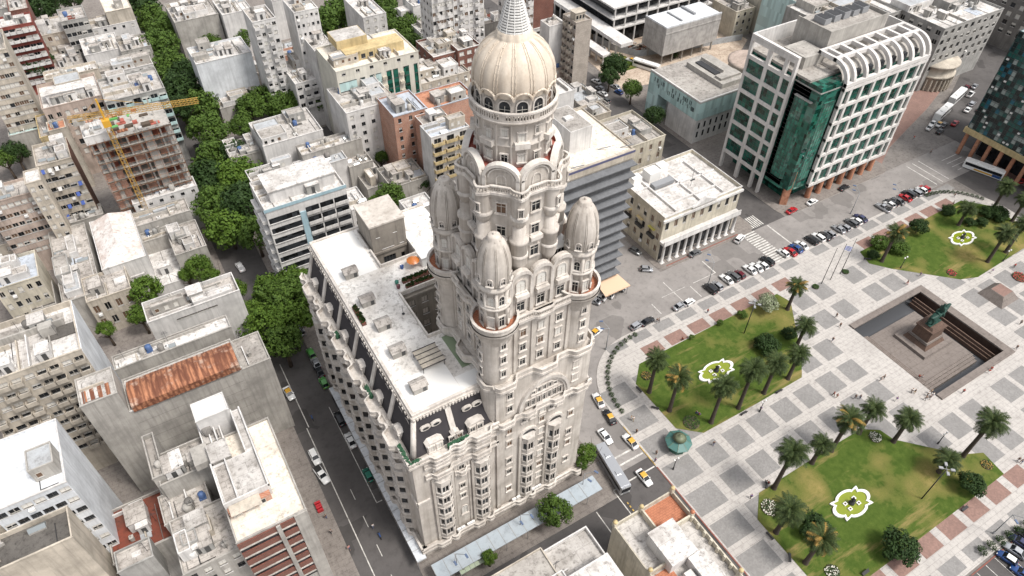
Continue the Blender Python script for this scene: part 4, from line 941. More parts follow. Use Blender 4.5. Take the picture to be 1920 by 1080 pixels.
# ------------------------------------------------------------------ ordinary buildings
def rect(NL,NR,F,z):
    a=G(*NL,z); b=G(*NR,z); c=G(*F,z); return a[0],b[0],(a[1]+b[1])/2,max(c[1],(a[1]+b[1])/2+4)
M['tankblue']=plain('tank_blue',(.06,.11,.24),.6); M['skyglass']=plain('skylight_glass',(.20,.22,.23),.15)
def clutter(par,x0,x1,y0,y1,z,n,r,dirty):
    W_,D_=x1-x0,y1-y0
    for i in range(n):
        k=r.uniform(-.22,1); x,y=r.uniform(x0+.12*W_,x1-.12*W_),r.uniform(y0+.12*D_,y1-.12*D_); mb=MB()
        if k<0:
            if min(W_,D_)<6: continue
            w,d,h=r.uniform(.22,.45)*W_,r.uniform(.2,.42)*D_,r.choice([.9,1.6,2.6,2.9]); x=min(max(x,x0+w/2),x1-w/2); y=min(max(y,y0+d/2),y1-d/2); e=.2; zt=z+h+.003*i
            mb.box(x-w/2,x+w/2,y-d/2,y+d/2,z-.1,zt,0); mb.quad((x-w/2,y-d/2,zt+.01),(x+w/2,y-d/2,zt+.01),(x+w/2,y+d/2,zt+.01),(x-w/2,y+d/2,zt+.01),1)
            for a,b,c_,f in ((x-w/2,x+w/2,y-d/2-.05,y-d/2+.15),(x-w/2,x+w/2,y+d/2-.15,y+d/2+.05),(x-w/2-.05,x-w/2+.15,y-d/2+.16,y+d/2-.16),(x+w/2-.15,x+w/2+.05,y-d/2+.16,y+d/2-.16)): mb.box(a,b,c_,f,zt-.15,zt+.35,0)
            o=mb.build('annex',[M[r.choice(['w_white','w_conc','w_grey','w_beige','w_white'])],M[r.choice(['r_white','r_lgrey','r_dirty','r_grey','r_dirty','tin'])]],par)
            if h>2:
                for q in range(int(w/2)): putwin(o,winm(.9,1.1,r.choice(['glass','glass_w','glass_b']),'frame',.0),x-w/2+1+2*q,y-d/2-.03,z+1.0,0)
        elif k<.17 and min(W_,D_)>6:
            w,d,h=r.uniform(1.6,3.4),r.uniform(1.8,4.2),r.uniform(2,2.7); x=min(max(x,x0+w),x1-w); y=min(max(y,y0+d),y1-d)
            mb.box(x-w/2,x+w/2,y-d/2,y+d/2,z,z+h,0); mb.box(x-w/2-.12,x+w/2+.12,y-d/2-.12,y+d/2+.12,z+h,z+h+.14,1); mb.box(x-.4,x+.4,y-d/2-.03,y-d/2+.01,z+.05,z+1.9,2)
            mb.build('stair_head',[M[r.choice(['w_white','w_conc','w_grey'])],M[r.choice(['r_white','r_lgrey','r_dirty'])],M['framed']],par)
        elif k<.27:
            rr=r.uniform(.5,.8); h=r.uniform(1,1.4); mb.lathe(x,y,[(rr,z+.35),(rr*1.04,z+.35+h),(rr*.5,z+.5+h),(0,z+.52+h)],14); mb.box(x-.6,x+.6,y-.6,y+.6,z,z+.35)
            mb.build('water_tank',[(M['w_conc'],M['tankblue'],M['w_grey'],M['w_conc'],M['w_dkgrey'],M['w_white'])[int(x*7)%6]],par)
        elif k<.40:
            w=r.uniform(.5,1.3); mb.box(x-w,x+w,y-.6,y+.6,z,z+.4,0); mb.add([(x-w,y-.6,z+.4),(x+w,y-.6,z+.4),(x+w,y+.6,z+.4),(x-w,y+.6,z+.4),(x-w,y,z+.9),(x+w,y,z+.9)],[(0,1,5,4),(2,3,4,5),(1,2,5),(3,0,4)],1)
            mb.build('skylight',[M['w_conc'],M['skyglass']],par)
        elif k<.62:
            l=r.uniform(.35,.9); h=r.uniform(.5,1.2)
            if r.random()<.5: mb.box(x0+.3,x0+.3+W_*l,y,y+.22,z,z+h)
            else: mb.box(x,x+.22,y0+.3,y0+.3+D_*l,z,z+h)
            mb.build('low_wall',[M[r.choice(['w_white','w_conc','w_beige'])]],par)
        elif k<.80:
            w,d=r.uniform(1,W_*.3),r.uniform(1,D_*.3); x=min(max(x,x0+w/2+.3),x1-w/2-.3); y=min(max(y,y0+d/2+.3),y1-d/2-.3)
            h=r.choice([.02+.004*i,.02+.004*i,.25,.6]); mb.box(x-w/2,x+w/2,y-d/2,y+d/2,z,z+h); mb.build('roof_patch',[M[r.choice(['r_lgrey','r_grey','r_white','r_dirty','r_dirty','r_dark','tin','r_red' if dirty else 'r_lgrey','r_blue'])]],par)
        elif k<.9:
            mb.box(x-.45,x+.45,y-.3,y+.3,z+.1,z+.8,0); mb.disc(x,y,.24,z+.805,10,1); mb.build('air_conditioner',[M['white'],M['dark']],par)
        else:
            h=r.uniform(.8,2.2); mb.box(x-.3,x+.3,y-.3,y+.3,z,z+h); mb.box(x-.38,x+.38,y-.38,y+.38,z+h,z+h+.1); mb.tube((x,y,z+h),(x,y,z+h+.7),.08); mb.build('chimney',[M['w_conc']],par)
        if i%3==0:
            mb=MB(); a,b=r.uniform(x0+.5,x1-.5),r.uniform(y0+.5,y1-.5)
            if r.random()<.6: mb.tube((a,y0+.4,z+.12),(a,y0+.4+(D_-.8)*r.uniform(.4,.9),z+.12),.07,n=5); mb.tube((a,y0+.4,z+.12),(min(x1-.3,a+2.5),y0+.4,z+.12),.07,n=5); mb.build('pipe',[M[r.choice(['dark','w_white','w_dkgrey'])]],par)
            else: mb.tube((a,b,z),(a,b,z+3.2),.04,n=4); [mb.tube((a-.7+.1*q,b,z+2.4+.2*q),(a+.7-.1*q,b,z+2.4+.2*q),.025,n=3) for q in range(4)]; mb.build('aerial',[M['dark']],par)
def wins(par,mb,p,u,Wd,z,spec,r,key,zmin):
    """spec: cols, rows, width, height, top margin, storey height, glass choices, balcony columns"""
    cols,rows,w,h,top,st=spec[:6]; gl=spec[6] if len(spec)>6 else ['glass','glass','glass_w']; bal=spec[7] if len(spec)>7 else ()
    cell=Wd/cols; w=min(w,cell*.94); ops=[]; rz=RZ[key]; n=(u[1],-u[0])
    for c in range(cols):
        for q in range(rows):
            zt=z-top-st*q
            if zt-h<zmin+.3: continue
            s=cell*(c+.5); ops.append((s-w/2,s+w/2,zt-h,zt))
            x,y=p[0]+u[0]*s,p[1]+u[1]*s; g=r.choice(gl)
            putwin(par,winm(w,h,g,'framed' if g=='glass' and r.random()<.5 else 'frame',.22,'b' if g=='glass' and r.random()<.3 else 'r'),x,y,zt-h,rz)
            if r.random()<.06 and c not in bal: b=MB(); b.obox((x+n[0]*.3+u[0]*.2,y+n[1]*.3+u[1]*.2),u,.85,.5,zt-h-.75,zt-h-.2); b.build('air_conditioner',[M['white']],par)
            if c in bal:
                b=MB(); l=min(cell*.92,w+1.4); cx,cy=x+n[0]*.55,y+n[1]*.55; b.obox((cx,cy),u,l,1.1,zt-h-.2,zt-h-.05); b.obox((x+n[0]*1.05,y+n[1]*1.05),u,l,.12,zt-h-.05,zt-h+.85)
                for sg in (-1,1): b.obox((cx+u[0]*sg*(l/2-.06),cy+u[1]*sg*(l/2-.06)),u,.12,1.0,zt-h-.05,zt-h+.85)
                b.build('balcony',[M[spec[8] if len(spec)>8 else 'w_white']],par)
    facade(mb,p,u,Wd,zmin,z,ops,.22,0)
def bld(name,label,NL,NR,F,z,wall,roof,fr=None,sd=None,clut=5,par=.7,z0=0,cat='building',R=None,trim=None,grp=None,side=None):
    x0,x1,y0,y1=R or rect(NL,NR,F,z); r=random.Random(int(x0*31+y0*17+z))
    t=thing(name,label,cat,((x0+x1)/2,(y0+y1)/2,0),0,grp); mb=MB(); zt=z+par
    sk=side or ('r' if x1<3 else 'l')
    if fr: wins(t,mb,(x0,y0),(1,0),x1-x0,zt,fr,r,'f',z0)
    else: mb.quad((x0,y0,z0),(x1,y0,z0),(x1,y0,zt),(x0,y0,zt))
    for k in 'lr':
        p,u=((x0,y1),(0,-1)) if k=='l' else ((x1,y0),(0,1))
        if k==sk and sd: wins(t,mb,p,u,y1-y0,zt,sd,r,k,z0)
        else: mb.quad((p[0],p[1],z0),(p[0],p[1]+u[1]*(y1-y0),z0),(p[0],p[1]+u[1]*(y1-y0),zt),(p[0],p[1],zt))
    mb.quad((x1,y1,z0),(x0,y1,z0),(x0,y1,zt),(x1,y1,zt))
    e=.22                                                       # parapet: inner faces and coping
    I=[(x0+e,y0+e),(x1-e,y0+e),(x1-e,y1-e),(x0+e,y1-e)]; O=[(x0,y0),(x1,y0),(x1,y1),(x0,y1)]
    for i in range(4):
        a,b,c,d=O[i],O[(i+1)%4],I[(i+1)%4],I[i]
        mb.quad((*a,zt),(*b,zt),(*c,zt),(*d,zt),1); mb.quad((*d,zt),(*c,zt),(*c,z-.3),(*d,z-.3),0)
    mb.box(x0-.1,x1+.1,y0-.1,y0-.002,zt-.22,zt+.03,1)
    mb.build('wall',[M[wall],M[trim or ('w_white' if 'white' in wall else wall)]],t)
    rb=MB(); rb.quad((x0+e,y0+e,z),(x1-e,y0+e,z),(x1-e,y1-e,z),(x0+e,y1-e,z)); rb.build('roof',[M[roof]],t)
    clutter(t,x0+e,x1-e,y0+e,y1-e,z,int(min(26,max(clut*1.6,(x1-x0)*(y1-y0)/15))) if clut>1 else clut,r,roof in('r_dirty','r_red'))
    return t,(x0,x1,y0,y1)
def add(t,name,boxes,mats):
    mb=MB()
    for b in boxes: mb.box(*b[:6],b[6] if len(b)>6 else 0)
    return mb.build(name,[M[m] if isinstance(m,str) else m for m in (mats if isinstance(mats,(list,tuple)) else [mats])],t)
GL=['glass','glass','glass_w']; DK=['glass']
# ---- west block, from the bottom of the picture upwards
t,(x0,x1,y0,y1)=bld('apartment_tower','brick banded apartment tower with pale terrace and gravel-roofed penthouse',(443,1017),(577,960),(520,777),27,'w_conc','r_cream',None,None,0,.5,0)
for q in range(7):
    z=27-1.5-3.0*q; add(t,'brick_band',[(x0-.05,x1-2.2,y0-.25,y0-.003,z-.0,z+1.4)],'brickred'); add(t,'window',[(x0,x1-2.3,y0-.06,y0-.004,z-1.55,z-.02),(x0,x1-2.3,y0-.5,y0-.07,z-.12,z-.03,1)],['glass','w_conc'])
add(t,'pier',[(x0+6.2,x0+6.9,y0-.6,y0-.26,0,27.2),(x1-2.2,x1,y0-.35,y0-.01,0,27.4)],'w_conc')
px0,px1,py0,py1=rect((419,947),(507,913),(458,761),29.5); pm=G(431,770,29.5)[0]; pw=py0+8.5
add(t,'penthouse',[(pm,px1,pw,py1,27,29.5),(px0,px1,py0,pw-.003,27,29.3)],'w_white'); add(t,'penthouse_roof',[(pm+.3,px1-.3,pw+.2,py1-.25,29.5,29.56),(px0+2.6,px1-.3,py0+.3,pw-.2,29.3,29.36)],'r_lgrey')
add(t,'parapet',[(pm,pm+.25,pw,py1,29.51,30.1),(px1-.25,px1,py0,py1,29.51,30.1),(px0,px1,py0,py0+.25,29.31,30),(px0,px0+.25,py0+.26,pw,29.31,30.2),(px0+2.3,px0+2.5,py0+.26,pw,29.31,30.1)],'w_white'); add(t,'roof_patch',[(px0+.4,px0+2.2,py0+.5,pw-.5,29.31,29.34)],'r_dirty')
add(t,'lift_room',[(px0+.4,px0+3.4,pw+.3,pw+4,27,29.8),(px0+.2,px0+3.6,pw+.1,pw+4.2,29.8,29.95,1),(px0-2.4,px0+.3,pw+2,pw+6,27,28.6)],['w_conc','r_lgrey'])
add(t,'awning',[(px0+.5,px1-2,py0-2.2,py0-.1,29.0,29.12),(px0+.2,px1-.4,py0-1.0,py0-.05,27.05,28.6,1)],['w_beige','brick'])
for k in range(3): putwin(t,winm(1.4,1.2,'glass','frame',.0),px0+1.4+2.0*k,py0-1.06,27.2,0)
bld('old_house','low rough-roofed house with grey seams left of the brick tower',(350,1100),(446,1010),(395,945),21,'w_conc','r_dirty',(4,2,1.2,1.5,1.3,3.2),None,7,.5)
t,_=bld('roof_block','white-topped lift house beside a stair on the grey roofs',(368,795),(428,765),(412,738),31,'w_white','white',None,None,0,.3,20)
bld('apartment_block','rough grey block with dividing walls and washed roof below the blank wall',(303,915),(400,872),(385,820),24,'w_conc','r_dirty',None,None,9,.8,0)
bld('roof_block','narrow white-walled annex with open rooms between two roofs',(400,890),(440,875),(425,765),27,'w_white','r_lgrey',(2,1,.9,1.2,.8,3),None,5,.8,10)
bld('old_house','sunken tank-like roof yard with tall grey rim',(290,905),(312,895),(310,808),25,'w_conc','r_grey',None,None,2,1.2,0)
bld('old_house','house with patchy red roof below the tall pale blue tower',(213,1050),(330,1020),(312,915),15,'w_conc','r_red',None,None,6,.7)
bld('old_house','small tin-walled hut standing on the red roof',(222,1075),(290,1045),(275,1010),18,'w_grey','r_dirty',None,None,3,.5,10)
bld('old_house','stepped pale house with paved top beside the red roof',(310,985),(400,950),(375,900),20,'w_conc','r_dirty',(3,1,1.0,1.2,.9,3),None,8,.6)
t,(x0,x1,y0,y1)=bld('apartment_block','grey blank-walled block with rusty barrel roof',(238,773),(455,692),(430,640),24.5,'w_conc','r_lgrey',None,None,0,.4,R=(-21.4,-.4,102,110.5))
RW=(x0,x1,y0,y1); M['brick_dk']=wallm('brown_flank',(.17,.085,.06),.6); M['awnblue']=plain('awning_blue',(.05,.09,.30),.8)
# rusty corrugated roof, a low barrel running along the block
m,nt,bs=newmat('rusty_sheet'); p=pos(nt,(1,.10,1)); n1=noise(nt,p,1.1,5,.7); n2=noise(nt,pos(nt),.35,4,.6); wv=nd(nt,'ShaderNodeTexWave',ins={'Scale':.32,'Distortion':1.2,'Detail':1}); nt.links.new(pos(nt),wv.inputs['Vector'])
ck=mix(nt,ramp(nt,n1,.40,.58),(.43,.19,.10),(.15,.055,.03)); ck=mix(nt,ramp(nt,n2,.55,.72),ck,(.52,.40,.32)); ck=mix(nt,ramp(nt,wv.outputs['Fac'],.5,.95),ck,mix(nt,.75,ck,(.12,.04,.02)))
nt.links.new(ck,bs.inputs['Base Color']); bs.inputs['Roughness'].default_value=.85; M['rust']=m
bx0,bx1,by0,by1=rect((247,762),(452,692),(430,640),25.5); mb=MB(); N=10
P=[(by0+(by1-by0)*i/N,25.2+1.5*math.sin(PI*min(1,(i+3)/(N+3)))) for i in range(N+1)]
for (ya,za),(yb,zb) in zip(P[:-1],P[1:]):
    for k in range(14): a=bx0+(bx1-bx0)*k/14; b=bx0+(bx1-bx0)*(k+1)/14; mb.quad((a,ya,za),(b,ya,za),(b,yb,zb),(a,yb,zb))
mb.add([(bx0,y,z) for y,z in P]+[(bx0,by1,24.5),(bx0,by0,24.5)],[tuple(range(N+3))]); mb.quad((bx0,by0,24.5),(bx1,by0,24.5),(bx1,P[0][0],P[0][1]),(bx0,P[0][0],P[0][1]))
mb.build('barrel_roof',[M['rust']],t)
add(t,'gutter',[(x0,x1,y0-.15,y0-.005,24.6,24.95)],'w_white')
for k in range(8): add(t,'joint',[(x0+.2,x1-.5,y0-.012,y0-.002,2.5+2.6*k,2.56+2.6*k)],'w_dkgrey')
t,_=bld('apartment_block','upper end of the blank grey wall with a rust-streaked white roof',(152,765),(222,738),(214,690),30.4,'w_conc','r_lgrey',None,None,1,.4,R=(-27.7,-21.41,102,109))
x0,x1,y0,y1=_; add(t,'roof_patch',[(x0+.6+1.3*k,x0+1.3+1.3*k,y0+.6,y0+3.6,30.42,30.45) for k in range(4)],'rust')
bld('apartment_block','grey end of the blank-walled block with flat roof facing the avenue',(452,703),(507,668),(482,622),23.6,'w_conc','r_grey',None,None,3,.5,R=(-.39,5.2,102,110.5))
bld('apartment_block','white strip roof behind the rusty barrel roof',(215,690),(437,622),(425,600),23,'w_conc','r_white',None,None,8,.6)
t,_=bld('apartment_block','wide slab with a grid of balconies and white terrace roof at the left edge',(-60,742),(157,663),(140,570),33,'w_beige','r_white',(9,9,1.55,1.1,1.5,2.9,['glass','glass_w','glass'],(0,2,3,5,6,8),'w_beige'),None,6,1.4,0,side='r')
x0,x1,y0,y1=_; add(t,'side_wall',[(x1+.004,x1+.15,y0+.3,y1,0,34.2)],'w_bluewhite'); add(t,'roof_trough',[(x0,x1-2,y1-4.6,y1-1.2,33.0,33.05),(x0,x1-2,y1-5.0,y1-4.65,33,34.6,1),(x1-6,x1-3.6,y1-7,y1-5.1,33,35.4,1)],['r_grey','w_conc'])
bld('apartment_tower','pale blue-white tower with smooth roof and blank side wall',(0,925),(130,905),(122,793),36,'w_bluewhite','w_bluewhite',(6,8,1.5,1.2,1.2,3.1,['glass','glass','glass_w']),None,1,.5,side='r',R=(-40.5,-29.9,82.5,96.0))
bld('old_house','dark wet-roofed block in the lower left corner',(-20,1075),(140,1012),(132,980),30,'w_beige','r_dark',None,None,4,1.0,0,side='r',R=(-60,-32,76.4,82.4))
bld('old_house','small stuccoed house with tiled terrace under the pale tower',(-40,1010),(8,990),(12,940),30,'w_beige','r_dirty',None,None,3,.8)
bld('apartment_block','white house with stepped parapets beside the big street tree',(277,603),(455,558),(440,515),20,'w_white','r_dirty',(1,1,9,.5,2.0,3,DK),None,9,1.2)
bld('old_house','ornate old house with carved window frames and hipped felt roof',(165,575),(247,541),(238,500),11,'w_beige','r_dirty',(4,2,1.3,2.4,2.0,4.6,['glass_b','glass']),None,4,.9)
bld('old_house','long grey roof with hipped end left of the white hip roof',(118,572),(192,545),(182,412),11.5,'w_conc','r_dirty',None,None,8,.5)
t,(x0,x1,y0,y1)=bld('warehouse','white hip-roofed hall with rust-flecked sheets',(192,508),(275,482),(246,396),12.5,'w_white','r_white',None,None,0,.5)
mb=MB(); q=2.6; zc=15.4; mb.add([(x0+.3,y0+.3,12.8),(x1-.3,y0+.3,12.8),(x1-.3,y1-.3,12.8),(x0+.3,y1-.3,12.8),((x0+x1)/2,y0+5,zc),((x0+x1)/2,y1-2,zc)],[(0,1,4),(1,2,5,4),(2,3,5),(3,0,4,5)]); mb.build('hip_roof',[roofm('hip_sheet',(.70,.68,.66),(.40,.26,.20),.6,0,.3)],t)
bld('yard_house','plain white roofed courtyard behind the small trees',(290,542),(350,525),(325,440),6,'w_white','r_white',None,None,1,.5)
bld('old_house','cluttered house with red tile patch and tank beside the avenue trees',(330,483),(388,462),(372,412),11,'w_conc','r_dirty',None,None,9,.6)
bld('old_house','long grey roof with glazed skylight',(252,428),(358,398),(352,372),12,'w_conc','r_dirty',None,None,9,.6)
bld('old_house','long white roof below the construction site',(250,385),(370,350),(352,335),14,'w_white','r_white',(6,1,1.0,1.0,1,3,DK),None,6,.5)
bld('old_house','narrow roofs with dividing walls under the long grey roof',(268,458),(335,436),(330,425),10,'w_conc','r_grey',None,None,6,.6)
t,(x0,x1,y0,y1)=bld('villa','cream stepped house with grey terraces at the left edge',(-10,548),(76,522),(74,470),16,'w_cream','r_blue',(5,3,1.0,1.6,1.4,4),None,4,.8)
bld('yard_house','low roof covered by two black tarpaulins',(60,588),(107,570),(100,528),8,'w_conc','r_dark',None,None,1,.5)
bld('apartment_block','grey block with small windows and white stair tower',(-30,392),(60,362),(52,335),24,'w_pinkish','r_dirty',(7,6,1.3,1.2,1.4,3.0,['glass_w','glass','glass_b']),None,5,.7)
bld('apartment_tower','tall stair tower with white flat top rising over the grey block',(48,348),(78,338),(72,316),29,'w_beige','r_white',(2,7,1.0,1.2,1.5,3.0,['glass','glass_w']),None,1,.4,side='r')
t,_=bld('apartment_block','apartment block with blue awnings and a brown side wall',(70,318),(135,298),(124,262),26,'w_beige','r_dirty',(5,7,1.6,1.2,1.4,3.0,['glass','glass_w','glass']),None,7,.8,side='r')
x0,x1,y0,y1=_; add(t,'side_wall',[(x1+.003,x1+.12,y0,y1,0,26.6)],'brick_dk'); r=random.Random(4)
for k in range(9):
    c=r.randrange(5); z=26.7-1.4-3*r.randrange(6); cw=(x1-x0)/5; mb=MB(); a=x0+cw*c+.4; b=x0+cw*(c+1)-.4
    mb.add([(a,y0-.01,z),(b,y0-.01,z),(b,y0-.95,z-.75),(a,y0-.95,z-.75),(a,y0-.01,z-.04),(b,y0-.01,z-.04),(b,y0-.95,z-.79),(a,y0-.95,z-.79)],[(3,2,1,0),(4,5,6,7),(2,3,7,6),(0,3,7,4),(1,5,6,2)]); mb.build('awning',[M['awnblue'] if k%3 else M['w_white']],t)
bld('old_house','low house with a cream tank room under the stair tower',(45,447),(112,428),(107,405),10,'w_conc','r_dirty',None,None,6,.7)
bld('old_house','small tiled house between the black tarpaulins and the grey block',(-20,470),(45,450),(42,420),9,'w_beige','r_dirty',(3,1,1,1.2,1.2,3),None,5,.6)
bld('old_house','white roofed house beside the hall with a tin lean-to',(195,540),(272,515),(268,500),7.5,'w_white','tin',None,None,6,.6)
bld('old_house','flat felt roof with a cream cabin between two courtyards',(110,430),(195,402),(185,385),9,'w_conc','r_lgrey',None,None,8,.6)
# ---- the building under construction
t=thing('construction_site','unfinished concrete frame with orange brick infill and scaffolding','building site',(0,190,0))
x0,x1,y0,y1=-13.7,6.3,186,199; mb=MB(); zt=33
for k in range(11): mb.box(x0,x1,y0-.3,y1,3*k+2.7,3*k+3.0,0)
for i in range(8):
    x=x0+.2+(x1-x0-.6)*i/7
    for y in (y0,y0+6,y1-.4): mb.box(x,x+.4,y,y+.4,0,33 if i%2 else 34.6,0)
for a,b in ((-12.1,-11.0),(-1.2,1.2),(4.9,5.7)): mb.box(a,b,y0-.45,y0-.31,0,33.2,0)
mb.build('concrete_frame',[M['w_conc']],t); mb=MB(); r=random.Random(5)
for k in range(11):
    for a,b in ((x0+.2,-12.2),(-10.9,-9.2),(-9,-5),(-5,-1.3),(1.3,4.8)):
        q=r.random()
        mb=MB()
        if k<8 and a<-9: mb.box(a,b,y0-.2,y0-.05,3*k+.05,3*k+2.65,0)
        elif q<.62: mb.box(a+.1,b-.1,y0+1.2,y0+1.4,3*k+.05,3*k+(2.6 if q<.4 else 1.3),0 if q<.25 else 1)
        if mb.v: mb.build('brick_infill',[M['brick'],M['r_red']],t)
mb=MB()
for i in range(12):
    x=x0+(x1-x0)*i/11; mb.tube((x,y0-1.3,2),(x,y0-1.3,34),.05,n=4)
    for k in range(11): mb.tube((x,y0-1.3,3*k+3.1),(x,y0-.2,3*k+3.1),.04,n=4)
for k in range(22): mb.tube((x0,y0-1.3,1.5*k+1.6),(x1,y0-1.3,1.5*k+1.6),.04,n=4)
for k in range(11): mb.box(x0,x1,y0-1.25,y0-.6,3*k+3.0,3*k+3.06,1)
mb.build('scaffolding',[M['rust'],M['bark']],t)
for i in range(26): mb=MB(); a,b=r.uniform(x0,x1-3),r.uniform(y0,y1-2); w=r.uniform(.6,2.8); mb.box(a,a+w,b,b+r.uniform(.4,2),33.0+.004*i,33.1+r.random()*.7); mb.build('stacked_material',[r.choice([M['bark'],M['w_white'],M['rust'],M['redfloor'],M['rust'],M['bark'],PA['lime']])],t)

bld('construction_core','white topped lift core with green netting on the building site',(150,290),(200,275),(190,250),35,'w_white','r_white',None,None,4,.5,33.05,cat='building core',R=(-14.2,-8.6,185.2,192))
t=thing('tower_crane','yellow lattice tower crane reaching over the avenue trees','crane',(-7.75,183.0,0)); cx,cy,_z=t.location; mb=MB()
zc=ztop_at(cx,cy,226); s=.75
def lattice(p,q,s,n,axis):
    p,q=Vector(p),Vector(q); d=(q-p)/n; a=axis[0]; b=axis[1]
    cs=[a*s+b*s,a*s-b*s,-a*s-b*s,b*s-a*s]
    for c in cs: mb.tube(p+c,q+c,.075,n=4)
    for i in range(n):
        for j in range(4): mb.tube(p+d*i+cs[j],p+d*(i+1)+cs[(j+1)%4],.04,n=4,cap=False)
        for j in range(4): mb.tube(p+d*i+cs[j],p+d*i+cs[(j+1)%4],.035,n=4,cap=False)
lattice((cx,cy,0),(cx,cy,zc),.6,30,(Vector((1,0,0)),Vector((0,1,0)))); mb.build('mast',[PA['crane']],t); mb=MB()
e1=Vector((*G(372,188,zc+1),zc+1)); e0=Vector((*G(128,224,zc+1),zc+1)); dv=(e1-e0).normalized(); lattice(e0,e1,.55,34,(Vector((0,0,1)),dv.cross(Vector((0,0,1))))); mb.build('jib',[PA['crane']],t)
mb=MB(); mb.box(cx-.9,cx+.9,cy-.9,cy+.9,zc-1.5,zc+.3); mb.tube((cx,cy,zc),(cx,cy,zc+6),.25,n=6)
for e in (e0.lerp(e1,.1),e0.lerp(e1,.75)): mb.tube((cx,cy,zc+6),tuple(e),.04,n=4)
mb.build('cab',[PA['yellow']],t); c0=e0.lerp(e1,.06); mb=MB(); mb.box(c0.x-1.2,c0.x+1.2,c0.y-.6,c0.y+.6,c0.z-1.8,c0.z-.4); mb.build('counterweight',[M['w_conc']],t)
# ---- north-west, beyond the site
t,_=bld('apartment_block','cream classical block with dormers and white terraces behind the crane',(80,205),(195,188),(182,140),24,'w_pinkish','r_white',(7,5,1.2,1.7,2.2,3.3,GL,(1,3,5),'w_pinkish'),None,9,1.0,side='r')
x0,x1,y0,y1=_; add(t,'penthouse',[(x0+2,x1-4,y0+3.5,y0+7,24,27),(x0+1.5,x1-3.5,y0+3.2,y0+8,27,27.15,1)],['w_white','r_white'])
t,_=bld('apartment_block','grey block with glass balconies and a blue tarpaulin on its roof',(197,192),(312,172),(296,128),25,'w_grey','r_lgrey',(7,6,2.0,1.6,1.2,3.0,['glass'],(0,2,4,5,6),'aquaglass'),None,9,.8)
x0,x1,y0,y1=_; add(t,'tarpaulin',[(x0+9.5,x0+12,y0+5,y0+14,25.5,25.7),(x0+5,x0+8,y0+11,y0+13,25.5,25.6)],PA['blue'])
bld('old_house','shop house with a pyramid glass skylight at the left',(18,262),(78,240),(68,198),13,'w_conc','aquaglass',None,None,4,.6)
bld('old_house','narrow mustard-walled house beside the glass pyramid',(76,262),(98,255),(88,215),17,'w_yellow','r_dirty',None,None,3,.6,side='r')
bld('apartment_block','low tiled house with red terrace in front of the classical block',(92,250),(125,240),(118,225),21,'w_beige','r_brick',None,None,4,.6,side='r')
bld('apartment_tower','tall grey slab full of small square windows at the left edge',(-60,118),(12,88),(6,58),38,'w_beige','r_dirty',(8,11,1.3,1.3,1.2,3.0,['glass','glass_w','glass_w','glass_b']),None,3,.7,side='r')
bld('apartment_block','dark red apartment block with white balcony boxes',(-10,62),(62,42),(56,25),25,'w_redbrn','r_white',(6,7,2.3,1.4,1.1,3.1,['glass','glass_w'],(0,1,2,3,4,5),'w_white'),None,4,.7,side='r')
bld('old_house','house with a slate attic of three white dormers',(72,72),(122,60),(110,32),15,'w_beige','r_lgrey',(4,3,1.3,1.6,1.1,3.4,['glass_b','glass_w']),None,6,.6)
bld('apartment_block','grey block with three rows of paired dark windows',(115,46),(163,33),(156,12),20,'w_grey','r_dirty',(5,4,1.5,1.4,1.5,3.2,DK),None,5,.7)
bld('apartment_block','plain beige roofed block under the top edge beside the trees',(197,24),(248,17),(244,-12),18,'w_beige','r_cream',None,None,1,.5)
bld('old_house','long white sheds with broken parapets behind the avenue trees',(170,58),(256,40),(250,24),13,'w_white','r_lgrey',(5,1,1,1,1,3,GL),None,8,.6)
bld('old_house','white-roofed houses around a small dark stair box',(160,108),(228,92),(220,62),13,'w_white','r_white',None,None,9,.7)
bld('old_house','pale patched house under the white sheds',(228,100),(284,88),(276,64),14,'w_conc','r_dirty',(4,1,1,1.2,1,3),None,9,.7)
bld('old_house','grey pitched shed with gutters in a deep court',(100,135),(160,122),(150,82),8,'w_dkgrey','r_grey',None,None,2,.4)
bld('old_house','broad pale house with red awning next to the trees',(155,148),(290,126),(282,100),15,'w_white','r_dirty',(8,1,1.1,1.2,1,3),None,12,.7)
bld('old_house','house with white railing and potted terrace above the classical block',(85,152),(186,134),(178,118),18,'w_beige','r_white',None,None,8,.8)
bld('old_house','small brown brick gable at the top left corner',(18,26),(54,16),(50,-8),22,'brickred','r_dirty',(4,4,1.1,1.2,1.2,3.1),None,4,.6)
bld('old_house','flat grey workshop roof at the extreme upper left',(-40,30),(16,14),(10,-15),20,'w_grey','r_grey',None,None,5,.6)
bld('old_house','small shed roofs between red block and slab',(60,100),(78,96),(72,72),10,'w_conc','r_lgrey',None,None,4,.5)
